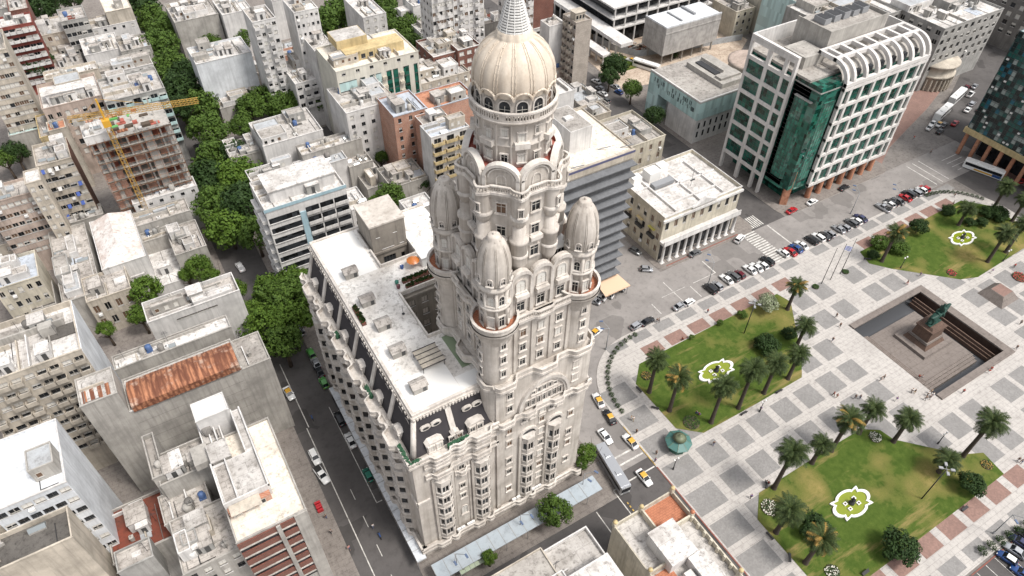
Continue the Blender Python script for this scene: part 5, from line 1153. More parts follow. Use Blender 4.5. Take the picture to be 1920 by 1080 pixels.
# ---- middle blocks east of the avenue
t,_=bld('apartment_block','white ten-storey block with blue stripes and ribbon windows',(497,398),(642,347),(627,310),31,'w_white','r_white',None,None,6,.9,R=(17.0,36.8,138.5,151))
x0,x1,y0,y1=_
for q in range(9):
    z=31-3.2-3.05*q; add(t,'ribbon_window',[(x0+.3,x0+7.6,y0-.03,y0-.004,z-.2,z+1.3),(x0+.2,x0+7.7,y0-.25,y0-.035,z-.33,z-.2,1)],['glass','w_white'])
    for k in range(3):
        a=x0+9.2+3.6*k; add(t,'loggia',[(a,a+3.3,y0-.03,y0-.004,z-.55,z+1.35),(a,a+3.3,y0-.6,y0-.5,z-.6,z+.25,1),(a,a+3.3,y0-.6,y0-.035,z-.72,z-.6,1)],['glass','w_white'])
    add(t,'balcony',[(x0-1.1,x0-.003,y0+1+0,y0+5,z-.6,z+.3),(x0-1.1,x0-.003,y0+6.5,y0+11,z-.6,z+.3)],'w_white'); add(t,'window',[(x0-.03,x0-.004,y0+1.3,y0+4.7,z+.35,z+1.4),(x0-.03,x0-.004,y0+6.8,y0+10.7,z+.35,z+1.4)],'glass')
M['paleblue']=wallm('plaster_pale_blue',(.36,.50,.56),.3)
add(t,'blue_stripe',[(x0+7.7,x0+9.1,y0-.3,y0-.004,0,28.4),(x0-.3,x1+.1,y0-.18,y0-.101,31.2,32.05)],'paleblue')
add(t,'penthouse',[(x0+2.4,x1-1.5,y0+3,y1-2,31,34.2),(x0+2.1,x1-1.2,y0+2.7,y1-1.7,34.2,34.5,1)],['w_white','r_white'])
bld('old_house','low pale roofs with a corrugated shed behind the blue-striped block',(560,322),(655,303),(640,280),12,'w_white','tin',None,None,5,.6)
bld('old_house','house with broad white roof and a single brown hatch',(490,272),(610,252),(577,204),16,'w_white','r_lgrey',None,None,5,.7)
bld('old_house','half-roofed house with an open dirty court',(562,288),(684,270),(662,246),14,'w_conc','r_white',None,None,9,.8)
bld('old_house','broken grey roofs left of the broad white roof',(432,300),(492,288),(478,256),12,'w_conc','r_dirty',None,None,10,.7)
bld('old_house','white cabins and terraces stepping down to the blue-striped block',(470,342),(560,325),(545,298),14,'w_white','r_lgrey',(5,1,1,1.2,1.0,3),None,9,.7)
bld('old_house','small white balconied house at the foot of the blue-striped block',(660,398),(693,386),(682,348),14,'w_white','r_white',(2,3,1.0,1.3,1.2,3.1),None,4,.7)
bld('yard_house','walled yard with broken plaster rooms',(655,318),(700,306),(690,285),9,'w_conc','r_dirty',None,None,6,1.0)
bld('yard_house','dark sunken yard beside a long blank party wall',(690,360),(735,345),(715,300),5,'w_conc','r_grey',None,None,3,1.0)
bld('yard_house','roofless rooms behind the left corner turret',(735,358),(803,336),(775,300),9,'w_conc','r_dirty',None,None,10,1.1)
bld('old_house','white terrace house with red-edged parapet behind the left corner turret',(765,402),(815,385),(800,362),17,'w_white','r_white',None,None,3,.7)
bld('apartment_block','white-fronted block with a long grey party wall and roof cabins',(648,215),(745,192),(692,150),23,'w_white','r_lgrey',(5,5,1.2,1.3,1.4,3.1,GL),None,10,.8)
t,_=bld('apartment_block','orange brick block with blue-grey roof and deep light slots',(738,222),(800,205),(770,170),25,'brick','r_blue',(3,7,1.0,1.4,1.2,3.0,DK),None,5,.6,trim='r_blue')
bld('apartment_block','lower orange brick wing with balconies toward the tower',(800,245),(850,230),(830,205),24,'brick','r_dirty',(3,7,1.6,1.5,1.0,3.0,DK,(1,2),'w_white'),None,4,.6,trim='w_white')
bld('apartment_block','brick-roofed block with blue roof edge just left of the dome',(800,205),(895,185),(880,150),24,'brick','r_brick',None,None,4,.6,trim='r_blue')
bld('apartment_block','white-edged terrace flats between brick wing and dome',(808,262),(880,240),(868,215),25,'w_white','r_blue',(3,5,2.2,1.7,1.0,3.0,DK,(0,1,2),'w_yellow'),None,4,.7)
bld('old_house','pale block with roof cabins and beige flank behind the brick block',(778,160),(885,140),(805,110),18,'w_beige','r_lgrey',(6,1,1,1.2,1,3,GL),None,8,.7,z0=0)
M['w_hotel']=wallm('hotel_render',(.66,.63,.55),.4)
t,_=bld('hotel','cream and yellow hotel with tall blue-green glass strips',(636,145),(772,93),(742,56),30,'w_hotel','r_cream',(6,1,1.2,.9,.9,3,DK),None,3,.5,R=(55.6,83,195,213))
x0,x1,y0,y1=_
for k,(a,w) in enumerate(((.4,5.6),(7.2,1.6),(10.4,1.5),(12.4,1.8),(16.0,1.7),(18.2,1.7),(21.8,1.9),(25.4,1.3))): add(t,'glass_strip',[(x0+a,x0+a+w,y0-.05,y0-.004,(4 if k else 17),26.6)]+[(x0+a-.02,x0+a+w+.02,y0-.09,y0-.051,5+3.05*q,5.25+3.05*q,1) for q in range(0 if k else 4,8)],['aquaglass' if k in(0,3) else 'greenglass','framed'])
for k in (9.0,14.4,20.2):
    for q in range(7): add(t,'balcony',[(x0+k,x0+k+1.4,y0-.9,y0-.01,6+3.05*q,6.9+3.05*q)],'w_cream')
add(t,'penthouse',[(x0+5,x1-3,y0+4,y0+10,30,33),(x0+4,x0+14,y0+8,y1-2,33,35.6),(x0+4.2,x0+13.8,y0+8.2,y1-2.2,35.6,35.64,1)],['w_yellow','r_lgrey'])
add(t,'canopy',[(x0+.4,x0+5,y0+3,y0+5.5,32.6,32.75)],'metal')
for k in range(3): putwin(t,winm(1.3,1.4,'glass','framed',.0),x0+8+2.6*k,y0+3.93,30.6,0)
bld('hotel','white left wing of the yellow hotel with blank flank',(603,92),(640,80),(636,45),29,'w_white','r_lgrey',None,None,2,.4,R=(55.2,62,213.2,231))
bld('apartment_block','white block with flat bright roof beside the leafy avenue',(368,124),(472,100),(455,70),22,'w_bluewhite','r_white',None,None,7,.7)
bld('apartment_tower','narrow white tower with rows of small balconies left of its twin',(475,48),(516,34),(506,10),36,'w_white','r_dirty',(4,11,1.2,1.2,1.2,2.9,GL,(0,2),'w_white'),None,4,.7)
bld('apartment_tower','slim white tower with scattered little windows right of its twin',(552,28),(595,15),(586,-10),38,'w_white','r_white',(5,11,.8,1.0,1.3,3.0,['glass','glass_w']),None,2,.5)
bld('old_house','rounded white house with balconies below the slim tower',(553,160),(610,148),(602,102),17,'w_white','r_white',(4,3,1.6,1.4,1.2,3.2,DK,(1,2),'w_white'),None,5,.7)
bld('warehouse','pale blue flat sheet roof beside the rounded white house',(505,170),(560,157),(550,138),9,'w_bluewhite','r_blue',None,None,1,.4)
bld('old_house','pale party wall with red terrace cottage in front',(462,145),(505,135),(498,118),9,'w_beige','r_dirty',(3,1,1,1.2,1,3),None,5,.5)
bld('yard_house','rows of tiny roofs and walls under the street trees',(412,205),(505,186),(498,152),8,'w_conc','r_lgrey',None,None,14,.7)
bld('yard_house','brick-walled yard between the two white towers',(505,115),(560,104),(545,92),9,'brick','r_grey',None,None,4,.8)
bld('warehouse','grey sheet roof in front of the slim white tower',(530,98),(575,88),(560,75),8,'w_conc','tin',None,None,3,.5)
bld('apartment_block','grey flank wall block with pale roofs above the white block',(328,45),(410,28),(398,-8),17,'w_conc','r_lgrey',None,None,8,.6)
bld('apartment_block','white block with blank front near the top edge, left of the narrow tower',(418,32),(472,18),(466,-10),18,'w_white','r_white',None,None,4,.6)
bld('old_house','pale cottages between narrow tower and blank white block',(400,62),(455,50),(448,30),9,'w_white','r_lgrey',None,None,8,.7)
bld('old_house','flat long roofs touching the top edge between the white towers',(510,5),(560,-6),(552,-30),16,'w_white','r_lgrey',None,None,6,.6)
bld('old_house','white house with a blue mural wall among the trees',(683,38),(722,24),(705,-14),19,'w_white','r_white',(3,4,1.1,1.2,1.3,3.1,['glass','glass_w']),None,3,.6)
bld('old_house','cluster of white cubes with flat roofs right of the mural house',(755,42),(800,30),(778,10),10,'w_white','r_white',(4,1,1,1.2,1,3),None,8,.7)
bld('old_house','low white terraces in front of the white high-rise',(790,66),(842,52),(832,34),9,'w_white','r_lgrey',(5,1,1,1.2,1,3),None,9,.7)
bld('old_house','white cubic house below the top edge right of the tree clump',(775,15),(808,6),(795,-12),15,'w_white','r_white',None,None,5,.6)
t,_=bld('apartment_block','red brick apartment house with white balcony corners',(812,110),(862,98),(850,62),22,'brickred','r_lgrey',(4,6,1.3,1.4,1.2,3.0,['glass_w','glass'],(1,),'w_white'),(3,6,1.6,1.4,1.2,3,['glass_w','glass']),3,.7,trim='w_white')
bld('apartment_block','higher red brick wing with stair tower beside the dome',(858,98),(902,88),(888,55),23,'brickred','r_dirty',(3,6,1.8,1.4,1.0,3.0,['glass_w']),None,3,.9,trim='w_white')
bld('old_house','white three-storey house between red brick house and dome',(850,140),(905,125),(895,108),12,'w_white','r_white',(5,2,1.2,1.3,1.0,3.2,['glass']),None,5,.6)
for i,(a,b,c,lab) in enumerate((((808,-28),(845,-38),(840,-60),'leftmost slab of the white high-rise group at the top edge'),((848,-40),(905,-55),(900,-80),'middle slab of the white high-rise group at the top edge'),((962,-48),(1002,-58),(995,-80),'white high-rise just right of the mast tip'))):
    bld('apartment_tower',lab,a,b,c,42,'w_white','r_white',(6,9,1.3,1.3,1.2,3.0,['glass_w','glass','glass_b'],(1,4),'w_white'),(4,9,1.2,1.3,1.2,3.0,GL),2,.6)
bld('apartment_block','brown brick block at the top edge right of the mast',(1000,-25),(1038,-38),(1030,-55),34,'brickred','r_dirty',None,(4,6,1.1,1.2,1.2,3.1,DK),3,.7)
bld('apartment_block','white and green-trimmed house right of the dome',(985,62),(1024,52),(1015,30),18,'w_white','r_white',(4,4,1.4,1.2,1.3,3.1,DK),(3,4,1.2,1.2,1.3,3.1,DK),4,.7)
bld('old_house','dark roofed shop between red house and dome',(905,50),(950,38),(940,20),12,'w_dkgrey','r_red',None,None,5,.7)
bld('apartment_block','plain white flank block left of the blank grey tower',(1030,52),(1058,45),(1060,28),25,'w_white','r_dirty',None,None,2,.5)
t,_=bld('apartment_tower','lone grey tower with blank front wall and rooms on its roof',(1078,45),(1112,40),(1100,18),28,'brickgrey','r_dirty',None,(5,8,1.2,1.4,1.2,3.0,['glass','glass_b'],(1,3),'w_beige'),0,.7)
x0,x1,y0,y1=_; add(t,'roof_room',[(x0+.6,x1-2,y0+1.5,y0+4.6,28,31.2),(x0+.3,x1-1.7,y0+1.2,y0+4.9,31.2,31.4)],'w_beige'); 
for k in range(3): putwin(t,winm(.8,1.3,'glass','framed',0),x0+1.4+1.3*k,y0+1.45,29,0)
bld('old_house','white cube behind the dome drum',(1043,180),(1078,170),(1068,142),18,'w_white','r_white',None,None,1,.4)
bld('old_house','brownish low house under the lone grey tower',(1030,135),(1062,126),(1055,100),9,'w_pinkish','r_dirty',(3,1,1,1.2,1,3),None,4,.6)
bld('warehouse','grey tin roofs stepping down the side street',(1085,195),(1135,190),(1110,150),6,'w_conc','tin',None,None,2,.3)
bld('yard_house','bare concrete lot with low walls behind the banded block',(1075,215),(1150,205),(1120,165),4,'w_conc','r_dirty',None,None,7,.8)
bld('old_house','old dark-roofed corner house with rounded cream front',(1165,245),(1225,262),(1200,195),13,'w_cream','r_grey',(5,2,1.1,2.0,1.8,4,['glass_b','glass_w']),(4,2,1.1,2.0,1.8,4,['glass_b','glass']),5,1.0,R=(121,139,137,154))
bld('old_house','pale curved terrace roof left of the dark-roofed corner house',(1090,225),(1150,215),(1130,190),9,'w_beige','r_lgrey',None,None,4,.8)
# ------------------------------------------------------------------ the banded office block north of the tower
M['shelf']=wallm('shelf_grey',(.17,.175,.185),.5); M['spandrel']=wallm('spandrel',(.15,.15,.155),.5)
t,_=bld('office_block','tall office block with sloping grey sun-shelf bands and cream roof terrace',0,0,0,43.5,'w_beige','r_cream',None,None,0,.4,R=(62,94.6,102.3,123))
x0,x1,y0,y1=_
for q in range(12):
    z=43.5-2.6-3.15*q; mb=MB()
    mb.add([(x0,y0-.02,z+.1),(x1,y0-.02,z+.1),(x1+.5,y0-1.5,z-.55),(x0,y0-1.5,z-.55),(x0,y0-.02,z-.1),(x1,y0-.02,z-.1),(x1+.5,y0-1.5,z-.8),(x0,y0-1.5,z-.8)],[(0,3,2,1),(4,5,6,7),(3,7,6,2),(1,2,6,5)]); mb.build('sun_shelf',[M['shelf']],t)
    add(t,'ribbon_window',[(x0+.2,x1-.2,y0-.03,y0-.004,z-2.0,z-.12)]+[(x0+2+2.1*k,x0+2.12+2.1*k,y0-.09,y0-.031,z-2,z-.12,1) for k in range(14)]+[(x0+.2,x1-.2,y0-.16,y0-.005,z-2.9,z-2.0,2)],['glass','metal','spandrel'])
add(t,'roof_edge',[(x0,x1+.2,y0-.4,y0-.005,41.7,43.9),(x0,x1+.2,y0-.46,y0-.401,43.2,43.75,1)],['w_beige',plain('blue_edge',(.09,.09,.17),.6)])
add(t,'lift_house',[(80.5,86.5,108,118,43.5,49.5),(75,80.4,111,119,43.5,46.5),(80.7,86.3,108.2,117.8,49.5,49.54,1),(82,84,112,113.5,49.55,50.1)],['w_white','r_grey'])
for k,(a,b,c) in enumerate(((74,104.5,.35),(75.5,105.2,.3),(76.2,104.4,.35),(77.5,105.6,.3),(73,103.8,.5))): add(t,'roof_fitting',[(a,a+c*2,b,b+c,43.5,44.1)],'redfloor')
add(t,'ground_floor',[(x0,x1-.3,y0-.05,y0-.004,0,4.3)],'glass')
for x,y in ((78,103.5),(87.5,106.5),(92.5,104.6)):
    mb=MB(); mb.tube((x,y,43.6),(x+2.4,y-1.6,44.6),.12); mb.build('flood_lamp',[M['metal']],t)
aw=thing('cafe_awning','orange canvas awning at the corner foot of the banded office block','awning',(91,99,0)); mb=MB()
mb.add([(88,101.9,4.4),(95,101.9,4.4),(96.2,97.2,3.3),(88,97.2,3.3),(88,97.2,2.9),(96.2,97.2,2.9)],[(0,3,2,1),(3,4,5,2)]); mb.build('canvas',[plain('orange_canvas',(.60,.42,.29),.9)],aw)
mb=MB(); [mb.tube((x,97.5,.1),(x,97.5,3.3),.05) for x in (88.3,92,95.6)]; mb.build('pole',[M['dark']],aw)
# ------------------------------------------------------------------ colonnaded palace
ex0,ex1,ey0,ey1,ez=110.9,139,102.2,125,14.6
t,_=bld('colonnaded_palace','cream two-storey palace with front colonnade, pediment and crossed roof ridges',0,0,0,ez,'w_cream','r_white',(9,1,1.25,2.6,2.3,4,['glass_b','glass']),(7,3,1.2,2.1,2.3,4.3,['glass_b','glass']),0,1.1,R=(ex0,ex1,ey0+1.6,ey1),trim='w_white')
mb=MB()
for i in range(11):
    x=ex0+.7+(ex1-ex0-1.4)*i/10
    mb.lathe(x,ey0+.2,[(.62,.15),(.62,.5),(.45,.55),(.42,3),(.36,6.2),(.55,6.4),(.55,6.7)],14)
    mb.box(x-.7,x+.7,ey0-.5,ey0+.9,.1,.32)
mb.build('colonnade',[M['w_white']],t)
add(t,'entablature',[(ex0-.2,ex1+.2,ey0-.5,ey0+1.59,6.7,7.5),(ex0-.1,ex1+.1,ey0-.45,ey0-.2,7.5,8.4),(ex0-.4,ex1+.4,ey0+1.0,ey0+1.59,14.0,14.7)],'w_white')
add(t,'arcade_wall',[(ex0+.4,ex1-.4,ey0+1.56,ey0+1.598,.1,6.6)],'glass')
cxm=(ex0+ex1)/2; mb=MB(); mb.add([(cxm-4.5,ey0+1.1,15.4),(cxm+4.5,ey0+1.1,15.4),(cxm,ey0+1.1,17.3),(cxm-4.5,ey0+2.0,15.4),(cxm+4.5,ey0+2.0,15.4),(cxm,ey0+2.0,17.3)],[(0,1,2),(5,4,3),(0,2,5,3),(1,4,5,2)]); mb.build('pediment',[M['w_white']],t)
add(t,'roof_ridge',[(ex0+5,ex0+5.5,ey0+3,ey1-2,ez,ez+.7),(ex0+14,ex0+14.4,ey0+3,ey1-6,ez,ez+.7),(ex1-6,ex1-5.6,ey0+3,ey1-3,ez,ez+.7),(ex0+5.5,ex1-6,ey0+6,ey0+6.4,ez,ez+.8),(ex0+5.5,ex1-1,ey0+12,ey0+12.4,ez,ez+.7),(ex0+1,ex0+5,ey0+15,ey0+15.4,ez,ez+.6)],'w_white')
add(t,'roof_cabin',[(ex0+7,ex0+11,ey1-6,ey1-2.6,ez,ez+3),(ex0+2,ex0+5,ey1-5,ey1-2.5,ez,ez+2.4),(ex0+12.5,ex0+15.5,ey1-4,ey1-1.5,ez,ez+2.2),(ex0+6,ex0+13,ey1-9.6,ey1-7.5,ez+.3,ez+1.5,1)],['white','metal'])
mb=MB(); mb.tube((ex0+16.5,ey0+10,ez),(ex0+16.5,ey0+10,ez+6),.06); mb.tube((ex0+16,ey0+10,ez+2),(ex0+17.2,ey0+9.6,ez+2.4),.2); mb.build('antenna',[M['dark']],t)
for k in range(4): add(t,'awning',[(ex0-.9,ex0-.01,ey0+4+5.2*k,ey0+6.6+5.2*k,9.6,9.75)],plain('olive_canvas',(.42,.38,.10),.9) if k==0 else 'w_yellow'); add(t,'balcony',[(ex0-.8,ex0-.01,ey0+3.9+5.2*k,ey0+6.7+5.2*k,6.6,7.5)],'dark')
# ------------------------------------------------------------------ white-framed green glass tower
t=thing('government_tower','white concrete-framed tower with green glass corner, arched rooftop ribs and brick columns','office tower',(180,115,0))
bx0,bx1,by0,by1,bz=158.8,203.4,102.4,130,42.6
add(t,'glass_body',[(bx0+.9,bx1-.5,by0+.9,by1-.6,6.4,bz-2.5)],'greenglass')
M['w_frame']=wallm('frame_concrete',(.70,.67,.645),.45)
mb=MB()                                                        # left frame on the west face
ys=[129.8,129.0,122.9,121.7,116.6,115.6,113.2,112.4]; zt=45.4
def colb(y0,y1,z0,z1): mb.box(bx0-.5,bx0+.5,min(y0,y1),max(y0,y1),z0,z1)
for i in range(0,8,2): colb(ys[i],ys[i+1],0,zt)
for q in range(8):
    z=6.0+5.35*q
    for i in (1,3,5): colb(ys[i]-.002,ys[i+1]+.002,z,z+1.15)
for i in (1,3,5): colb(ys[i]-.002,ys[i+1]+.002,zt-.9,zt)
mb.build('west_frame',[M['w_frame']],t)
for q in range(6):
    for i in (1,3,5):
        g=MB(); g.box(bx0-.12,bx0+.1,ys[i+1],ys[i],7.15+5.35*q,11.35+5.35*q); w=ys[i]-ys[i+1]; n=4 if w>4 else 2
        for k in range(1,n): g.box(bx0-.16,bx0-.121,ys[i+1]+w*k/n-.04,ys[i+1]+w*k/n+.04,7.15+5.35*q,11.35+5.35*q,1)
        for k in (1,2): g.box(bx0-.155,bx0-.122,ys[i+1],ys[i],7.15+5.35*q+1.4*k,7.22+5.35*q+1.4*k,1)
        g.build('window',[M['greenglass'],M['framed']],t)
mb=MB(); cx0=168.0                                             # front frame on the plaza face
cols_=[cx0,169.2,170.7]+[0]*0
xs=[(cx0,.9)]+[(170.8+4.85*k,.95) for k in range(7)]+[(202.6,.9)]
zb=5.4; zq=39.4; R_=5.2
for x,w in xs:
    mb.box(x-w/2,x+w/2,by0-.5,by0+.5,zb,zq)
    n=8
    for i in range(n):                                          # the ribs curve back over the roof
        a,b=PI/2*i/n,PI/2*(i+1)/n; P=[]
        for xx in (x-w/2,x+w/2):
            for th,r in ((a,R_+.5),(b,R_+.5),(b,R_-.6),(a,R_-.6)): P.append((xx,by0+R_-r*math.cos(th),zq+r*math.sin(th)))
        mb.add(P,[(3,2,1,0),(4,5,6,7),(0,1,5,4),(2,3,7,6)])
    mb.box(x-w/2,x+w/2,by0+R_,by0+R_+6,zq+R_-.6,zq+R_+.5)
for q in range(7):
    z=zb+.1+5.35*q; mb.box(cx0-.45,203.05,by0-.62,by0+.45,z+.1,z+1.0)
mb.box(cx0-.45,203.05,by0-.62,by0+.45,zq-.5,zq+.6); mb.box(cx0-.45,203.05,by0+R_-.2,by0+R_+.8,zq+R_-.55,zq+R_+.55); mb.box(cx0-.45,203.05,by0+R_+5.2,by0+R_+6,zq+R_-.55,zq+R_+.55)
mb.build('front_frame',[M['w_frame']],t)
for q in range(7):
    for (xa,wa),(xb,wb) in zip(xs[:-1],xs[1:]):
        g=MB(); a,b=xa+wa/2,xb-wb/2; z0=zb+1.1+5.35*q; z1=z0+4.45 if q<6 else zq-.5
        if z1-z0<1: continue
        g.box(a,b,by0+.1,by0+.3,z0,z1)
        if b-a>2: g.box((a+b)/2-.05,(a+b)/2+.05,by0+.05,by0+.099,z0,z1,1)
        g.box(a,b,by0+.05,by0+.098,(z0+z1)/2-.05,(z0+z1)/2+.05,1); 
        if (q*7+int(xa))%3: g.box((a+b)/2+.1,b-.1,by0+.32,by0+.36,z0,z1,2)
        g.build('window',[M['greenglass'],M['framed'],M['glass_w']],t)
mb=MB(); n=8                                                    # barrel vault behind the ribs
for i in range(n):
    a,b=PI/2*i/n,PI/2*(i+1)/n; r=R_-1.6; mb.quad((cx0,by0+R_-r*math.cos(a),zq+r*math.sin(a)),(202.6,by0+R_-r*math.cos(a),zq+r*math.sin(a)),(202.6,by0+R_-r*math.cos(b),zq+r*math.sin(b)),(cx0,by0+R_-r*math.cos(b),zq+r*math.sin(b)))
for (xa,wa),(xb,wb) in zip(xs[1:-1],xs[2:]):
    for k in range(6):
        th0,th1=PI*k/6,PI*(k+1)/6; c=(xa+xb)/2; P=[]
mb.build('vault',[M['w_conc']],t)
for (xa,wa),(xb,wb) in zip(xs[1:-2],xs[2:-1]): add(t,'vault_window',[((xa+xb)/2-.8,(xa+xb)/2+.8,by0+.9,by0+2.0,zq+.7,zq+2.9)],'glass')
# glass corner, stepped at the top
mb=MB()
mb.prism([(bx0+.9,112.3),(bx0+.9,106.4),(162.4,103.4),(167.6,103.4),(167.6,112.3)],5.5,38.6)
mb.prism([(bx0+.2,110.5),(bx0+.2,106.9),(160.6,105.0),(162.6,103.0),(166.8,103.0),(166.8,110.5)],9,35.2)
for k in range(24): z=6.5+1.35*k; mb.prism([(bx0+.86,112.3),(bx0+.86,106.38),(162.37,103.36),(167.64,103.36),(167.64,112.3)],z,z+.07,1)
for k in range(21): z=9.5+1.27*k; mb.prism([(bx0+.16,110.52),(bx0+.16,106.87),(160.58,104.96),(162.58,102.96),(166.84,102.96),(166.84,110.5)],z,z+.06,1)
for k in range(5): x=162.6+k*1.05; mb.box(x-.04,x+.04,102.95,103,9,35.2,1)
for k in range(4): y=106.9+k*1.1; mb.box(bx0+.15,bx0+.2,y-.04,y+.04,9,35.2,1)
M['brightglass']=glassm('bright_green_glass',(.03,.135,.10),.05,.5,(1.1,1.1,1.3))
mb.build('glass_corner',[M['brightglass'],M['framed']],t)
add(t,'corner_terrace',[(bx0+.0,166.9,104.8,110.7,35.2,35.5),(bx0+.7,167.8,103.2,112.5,38.6,38.95)],'w_grey')
add(t,'roof',[(bx0+.6,bx1-.3,by0+5,by1-.4,bz-2.5,bz-1.8),(169,199,108,118,bz-1.8,bz-1.6)],'r_grey')
add(t,'roof_parapet',[(bx0+.5,bx1-.4,by1-.6,by1-.1,bz-2.4,45.4),(bx1-.8,bx1-.3,108,by1,bz-2.4,45.2)],'w_white')
add(t,'penthouse',[(171,195,114,126,bz-1.8,48.2),(171.2,194.8,114.2,125.8,48.2,48.24,1),(171,195,114,114.3,48.2,49.2),(171,171.3,114.3,126,48.2,49.2),(194.7,195,114.3,126,48.2,49.2),(162,170,113,121,bz-1.8,44.2),(163,167,114,119,44.2,44.25,1)],['w_conc','r_grey'])
for k in range(5): add(t,'roof_machine',[(174+3.9*k,176.6+3.9*k,119,123,48.3,49.9+.2*(k%3)),(174.2+3.9*k,176.4+3.9*k,119.2,122.8,49.95+.2*(k%3),50.0+.2*(k%3),1)],['metal','dark'])
for x in (162.2,170.6,175.3,180,185,190,195,199.4):
    mb=MB(); mb.lathe(x,by0+.6,[(.9,0),(.78,zb+.3)],16)
    if x==162.2: mb=MB(); mb.prism([(160.2,104.6),(161.8,103.2),(163.0,104.4),(161.6,105.9)],0,12.5)
    mb.build('brick_column',[M['r_brick']],t)
add(t,'lobby',[(bx0+5,bx1-1.5,by0+4,by1-1,0,6.4)],'greenglass')
# ------------------------------------------------------------------ glass-walled curtain tower at the right edge
m,nt,bs=newmat('curtain_cells'); g=nd(nt,'ShaderNodeNewGeometry'); sn=nd(nt,'ShaderNodeVectorMath',operation='SNAP'); sn.inputs[1].default_value=(1.25,1.25,1.55); wnz=nd(nt,'ShaderNodeTexWhiteNoise',noise_dimensions='3D')
of=nd(nt,'ShaderNodeVectorMath',operation='ADD'); of.inputs[1].default_value=(.6,.3,.4); nt.links.new(g.outputs['Position'],of.inputs[0]); nt.links.new(of.outputs[0],sn.inputs[0]); nt.links.new(sn.outputs[0],wnz.inputs['Vector'])
cr=nd(nt,'ShaderNodeValToRGB'); cr.color_ramp.interpolation='CONSTANT'; e=cr.color_ramp.elements; e[0].color=(.012,.02,.022,1); e[1].position=.34; e[1].color=(.015,.085,.075,1)
for p_,c_ in ((.58,(.02,.045,.045,1)),(.74,(.30,.34,.33,1)),(.84,(.02,.12,.17,1)),(.9,(.09,.16,.15,1))): q=e.new(p_); q.color=c_
nt.links.new(wnz.outputs['Value'],cr.inputs[0]); nt.links.new(cr.outputs[0],bs.inputs['Base Color']); bs.inputs['Roughness'].default_value=.22; M['curtain']=m
t=thing('office_tower','dark curtain-wall tower with teal, black and white panels over a columned ground floor','office tower',(246,77,0))
tx0,tx1,ty0,ty1=232.8,262,56,95
add(t,'curtain_wall',[(tx0,tx1,ty0,ty1,10.2,43)],m); mb=MB()
for k in range(22): z=10.2+1.55*k; mb.box(tx0-.1,tx0-.003,ty0,ty1,z-.05,z+.05)
for k in range(32): y=ty0+1.25*k; mb.box(tx0-.14,tx0-.101,y-.04,y+.04,10.2,43)
mb.build('mullions',[M['framed']],t)
r=random.Random(3)
for k in range(60): y=ty1-1.4-1.25*r.randrange(26); z=11+1.55*r.randrange(20); add(t,'air_conditioner',[(tx0-.5,tx0-.15,y,y+.7,z,z+.5)],'white')
add(t,'beam_band',[(tx0-.6,tx1,ty0,ty1+.5,8.4,10.2)],'w_yellow'); add(t,'lobby',[(tx0+6,tx1,ty0,ty1-4,0,8.4)],'glass')
for k in range(10):
    for x in (tx0+.4,): add(t,'column',[(x,x+.9,ty1-.8-4.1*k-.5,ty1-.8-4.1*k+.5,0,8.4)],'r_brick')
# ------------------------------------------------------------------ cultural centre, construction yard and the far right
t=thing('glass_museum','low box with pale concrete base and aqua glass upper walls','museum',(170,156,0)); gx0,gx1,gy0,gy1=158.5,184,143.5,169
add(t,'base_wall',[(gx0+.3,gx1,gy0+.4,gy0+14.5,0,9.3),(gx0+5,gx1,gy0+14.5,gy1-.5,0,9.3)],'w_white'); add(t,'glass_wall',[(gx0,gx1,gy0,gy1,9.3,15.6),(gx0,gx0+4.9,gy0+20,gy1,.5,9.29)],'aquaglass')
mb=MB(); r=random.Random(8)
for k in range(64): y=gy0+.4*k; mb.box(gx0-.07,gx0-.003,y,y+.06,9.3,15.6,0)
for k in range(40): y=gy0+r.uniform(0,25); z=r.choice((11.5,13.2)); mb.box(gx0-.03,gx0-.002,y,y+.35,z,z+1.5,1)
for k in range(64): x=gx0+.4*k; mb.box(x,x+.06,gy0-.07,gy0-.003,9.3,15.6,0)
mb.build('glass_fins',[M['aquaglass'],M['glass']],t)
for i in range(9):
    for z in (5.6,2.2): putwin(t,winm(.8,2.2,'glass','framed',0),gx0+2+2.6*i,gy0+.37,z,0)
add(t,'roof',[(gx0,gx1,gy0,gy1,15.61,15.9),(gx0-.1,gx1,gy0-.1,gy0+.4,15.9,16.4,1),(gx0-.1,gx0+.4,gy0+.4,gy1,15.9,16.4,1)],['r_grey','w_white'])
add(t,'roof_plant',[(171,182,147,165,15.9,17.6),(172,181,149,152,17.6,18.4),(173,175.5,153,163,17.6,18.0,1),(176.4,177,153,164,17.6,18.6)],['w_conc','dark'])
t=thing('concrete_hall','long raised concrete hall with white roof standing over the building yard','hall',(198,198,0)); hx0,hx1,hy0,hy1=*rect((1250,55),(1362,30),(1340,4),16)[:2],191.0,203.8
M['raw']=wallm('raw_concrete',(.46,.44,.42),.75,.9,.5)
add(t,'wall',[(hx0,hx1,hy0,hy1,5,16),(hx0-.02,hx1,hy0-.15,hy0-.003,13.6,14.1)],'raw'); add(t,'roof',[(hx0+.4,hx1-.4,hy0+.4,hy1-.4,16.01,16.25),(hx0,hx1,hy0,hy0+.39,16.01,16.6),(hx0,hx0+.39,hy0+.4,hy1,16.01,16.6)],['w_bluewhite']); add(t,'skylight',[(hx0+9,hx0+9.6,hy0+2,hy1-2,16.3,16.8),(hx0+17,hx0+18,hy0+4,hy1-1,16.3,17)],'metal')
for k in range(6):
    for y in (hy0+2,hy1-2): add(t,'pillar',[(hx0+2+5.2*k,hx0+2.5+5.2*k,y,y+.5,0,5)],'w_conc')
mb=MB(); mb.prism([(160,186),(206,176),(232,192),(232,212),(186,240),(166,240)],-.02,.05); o=mb.build('building_yard',[M['dirt']]); o['kind']='structure'
r=random.Random(12)
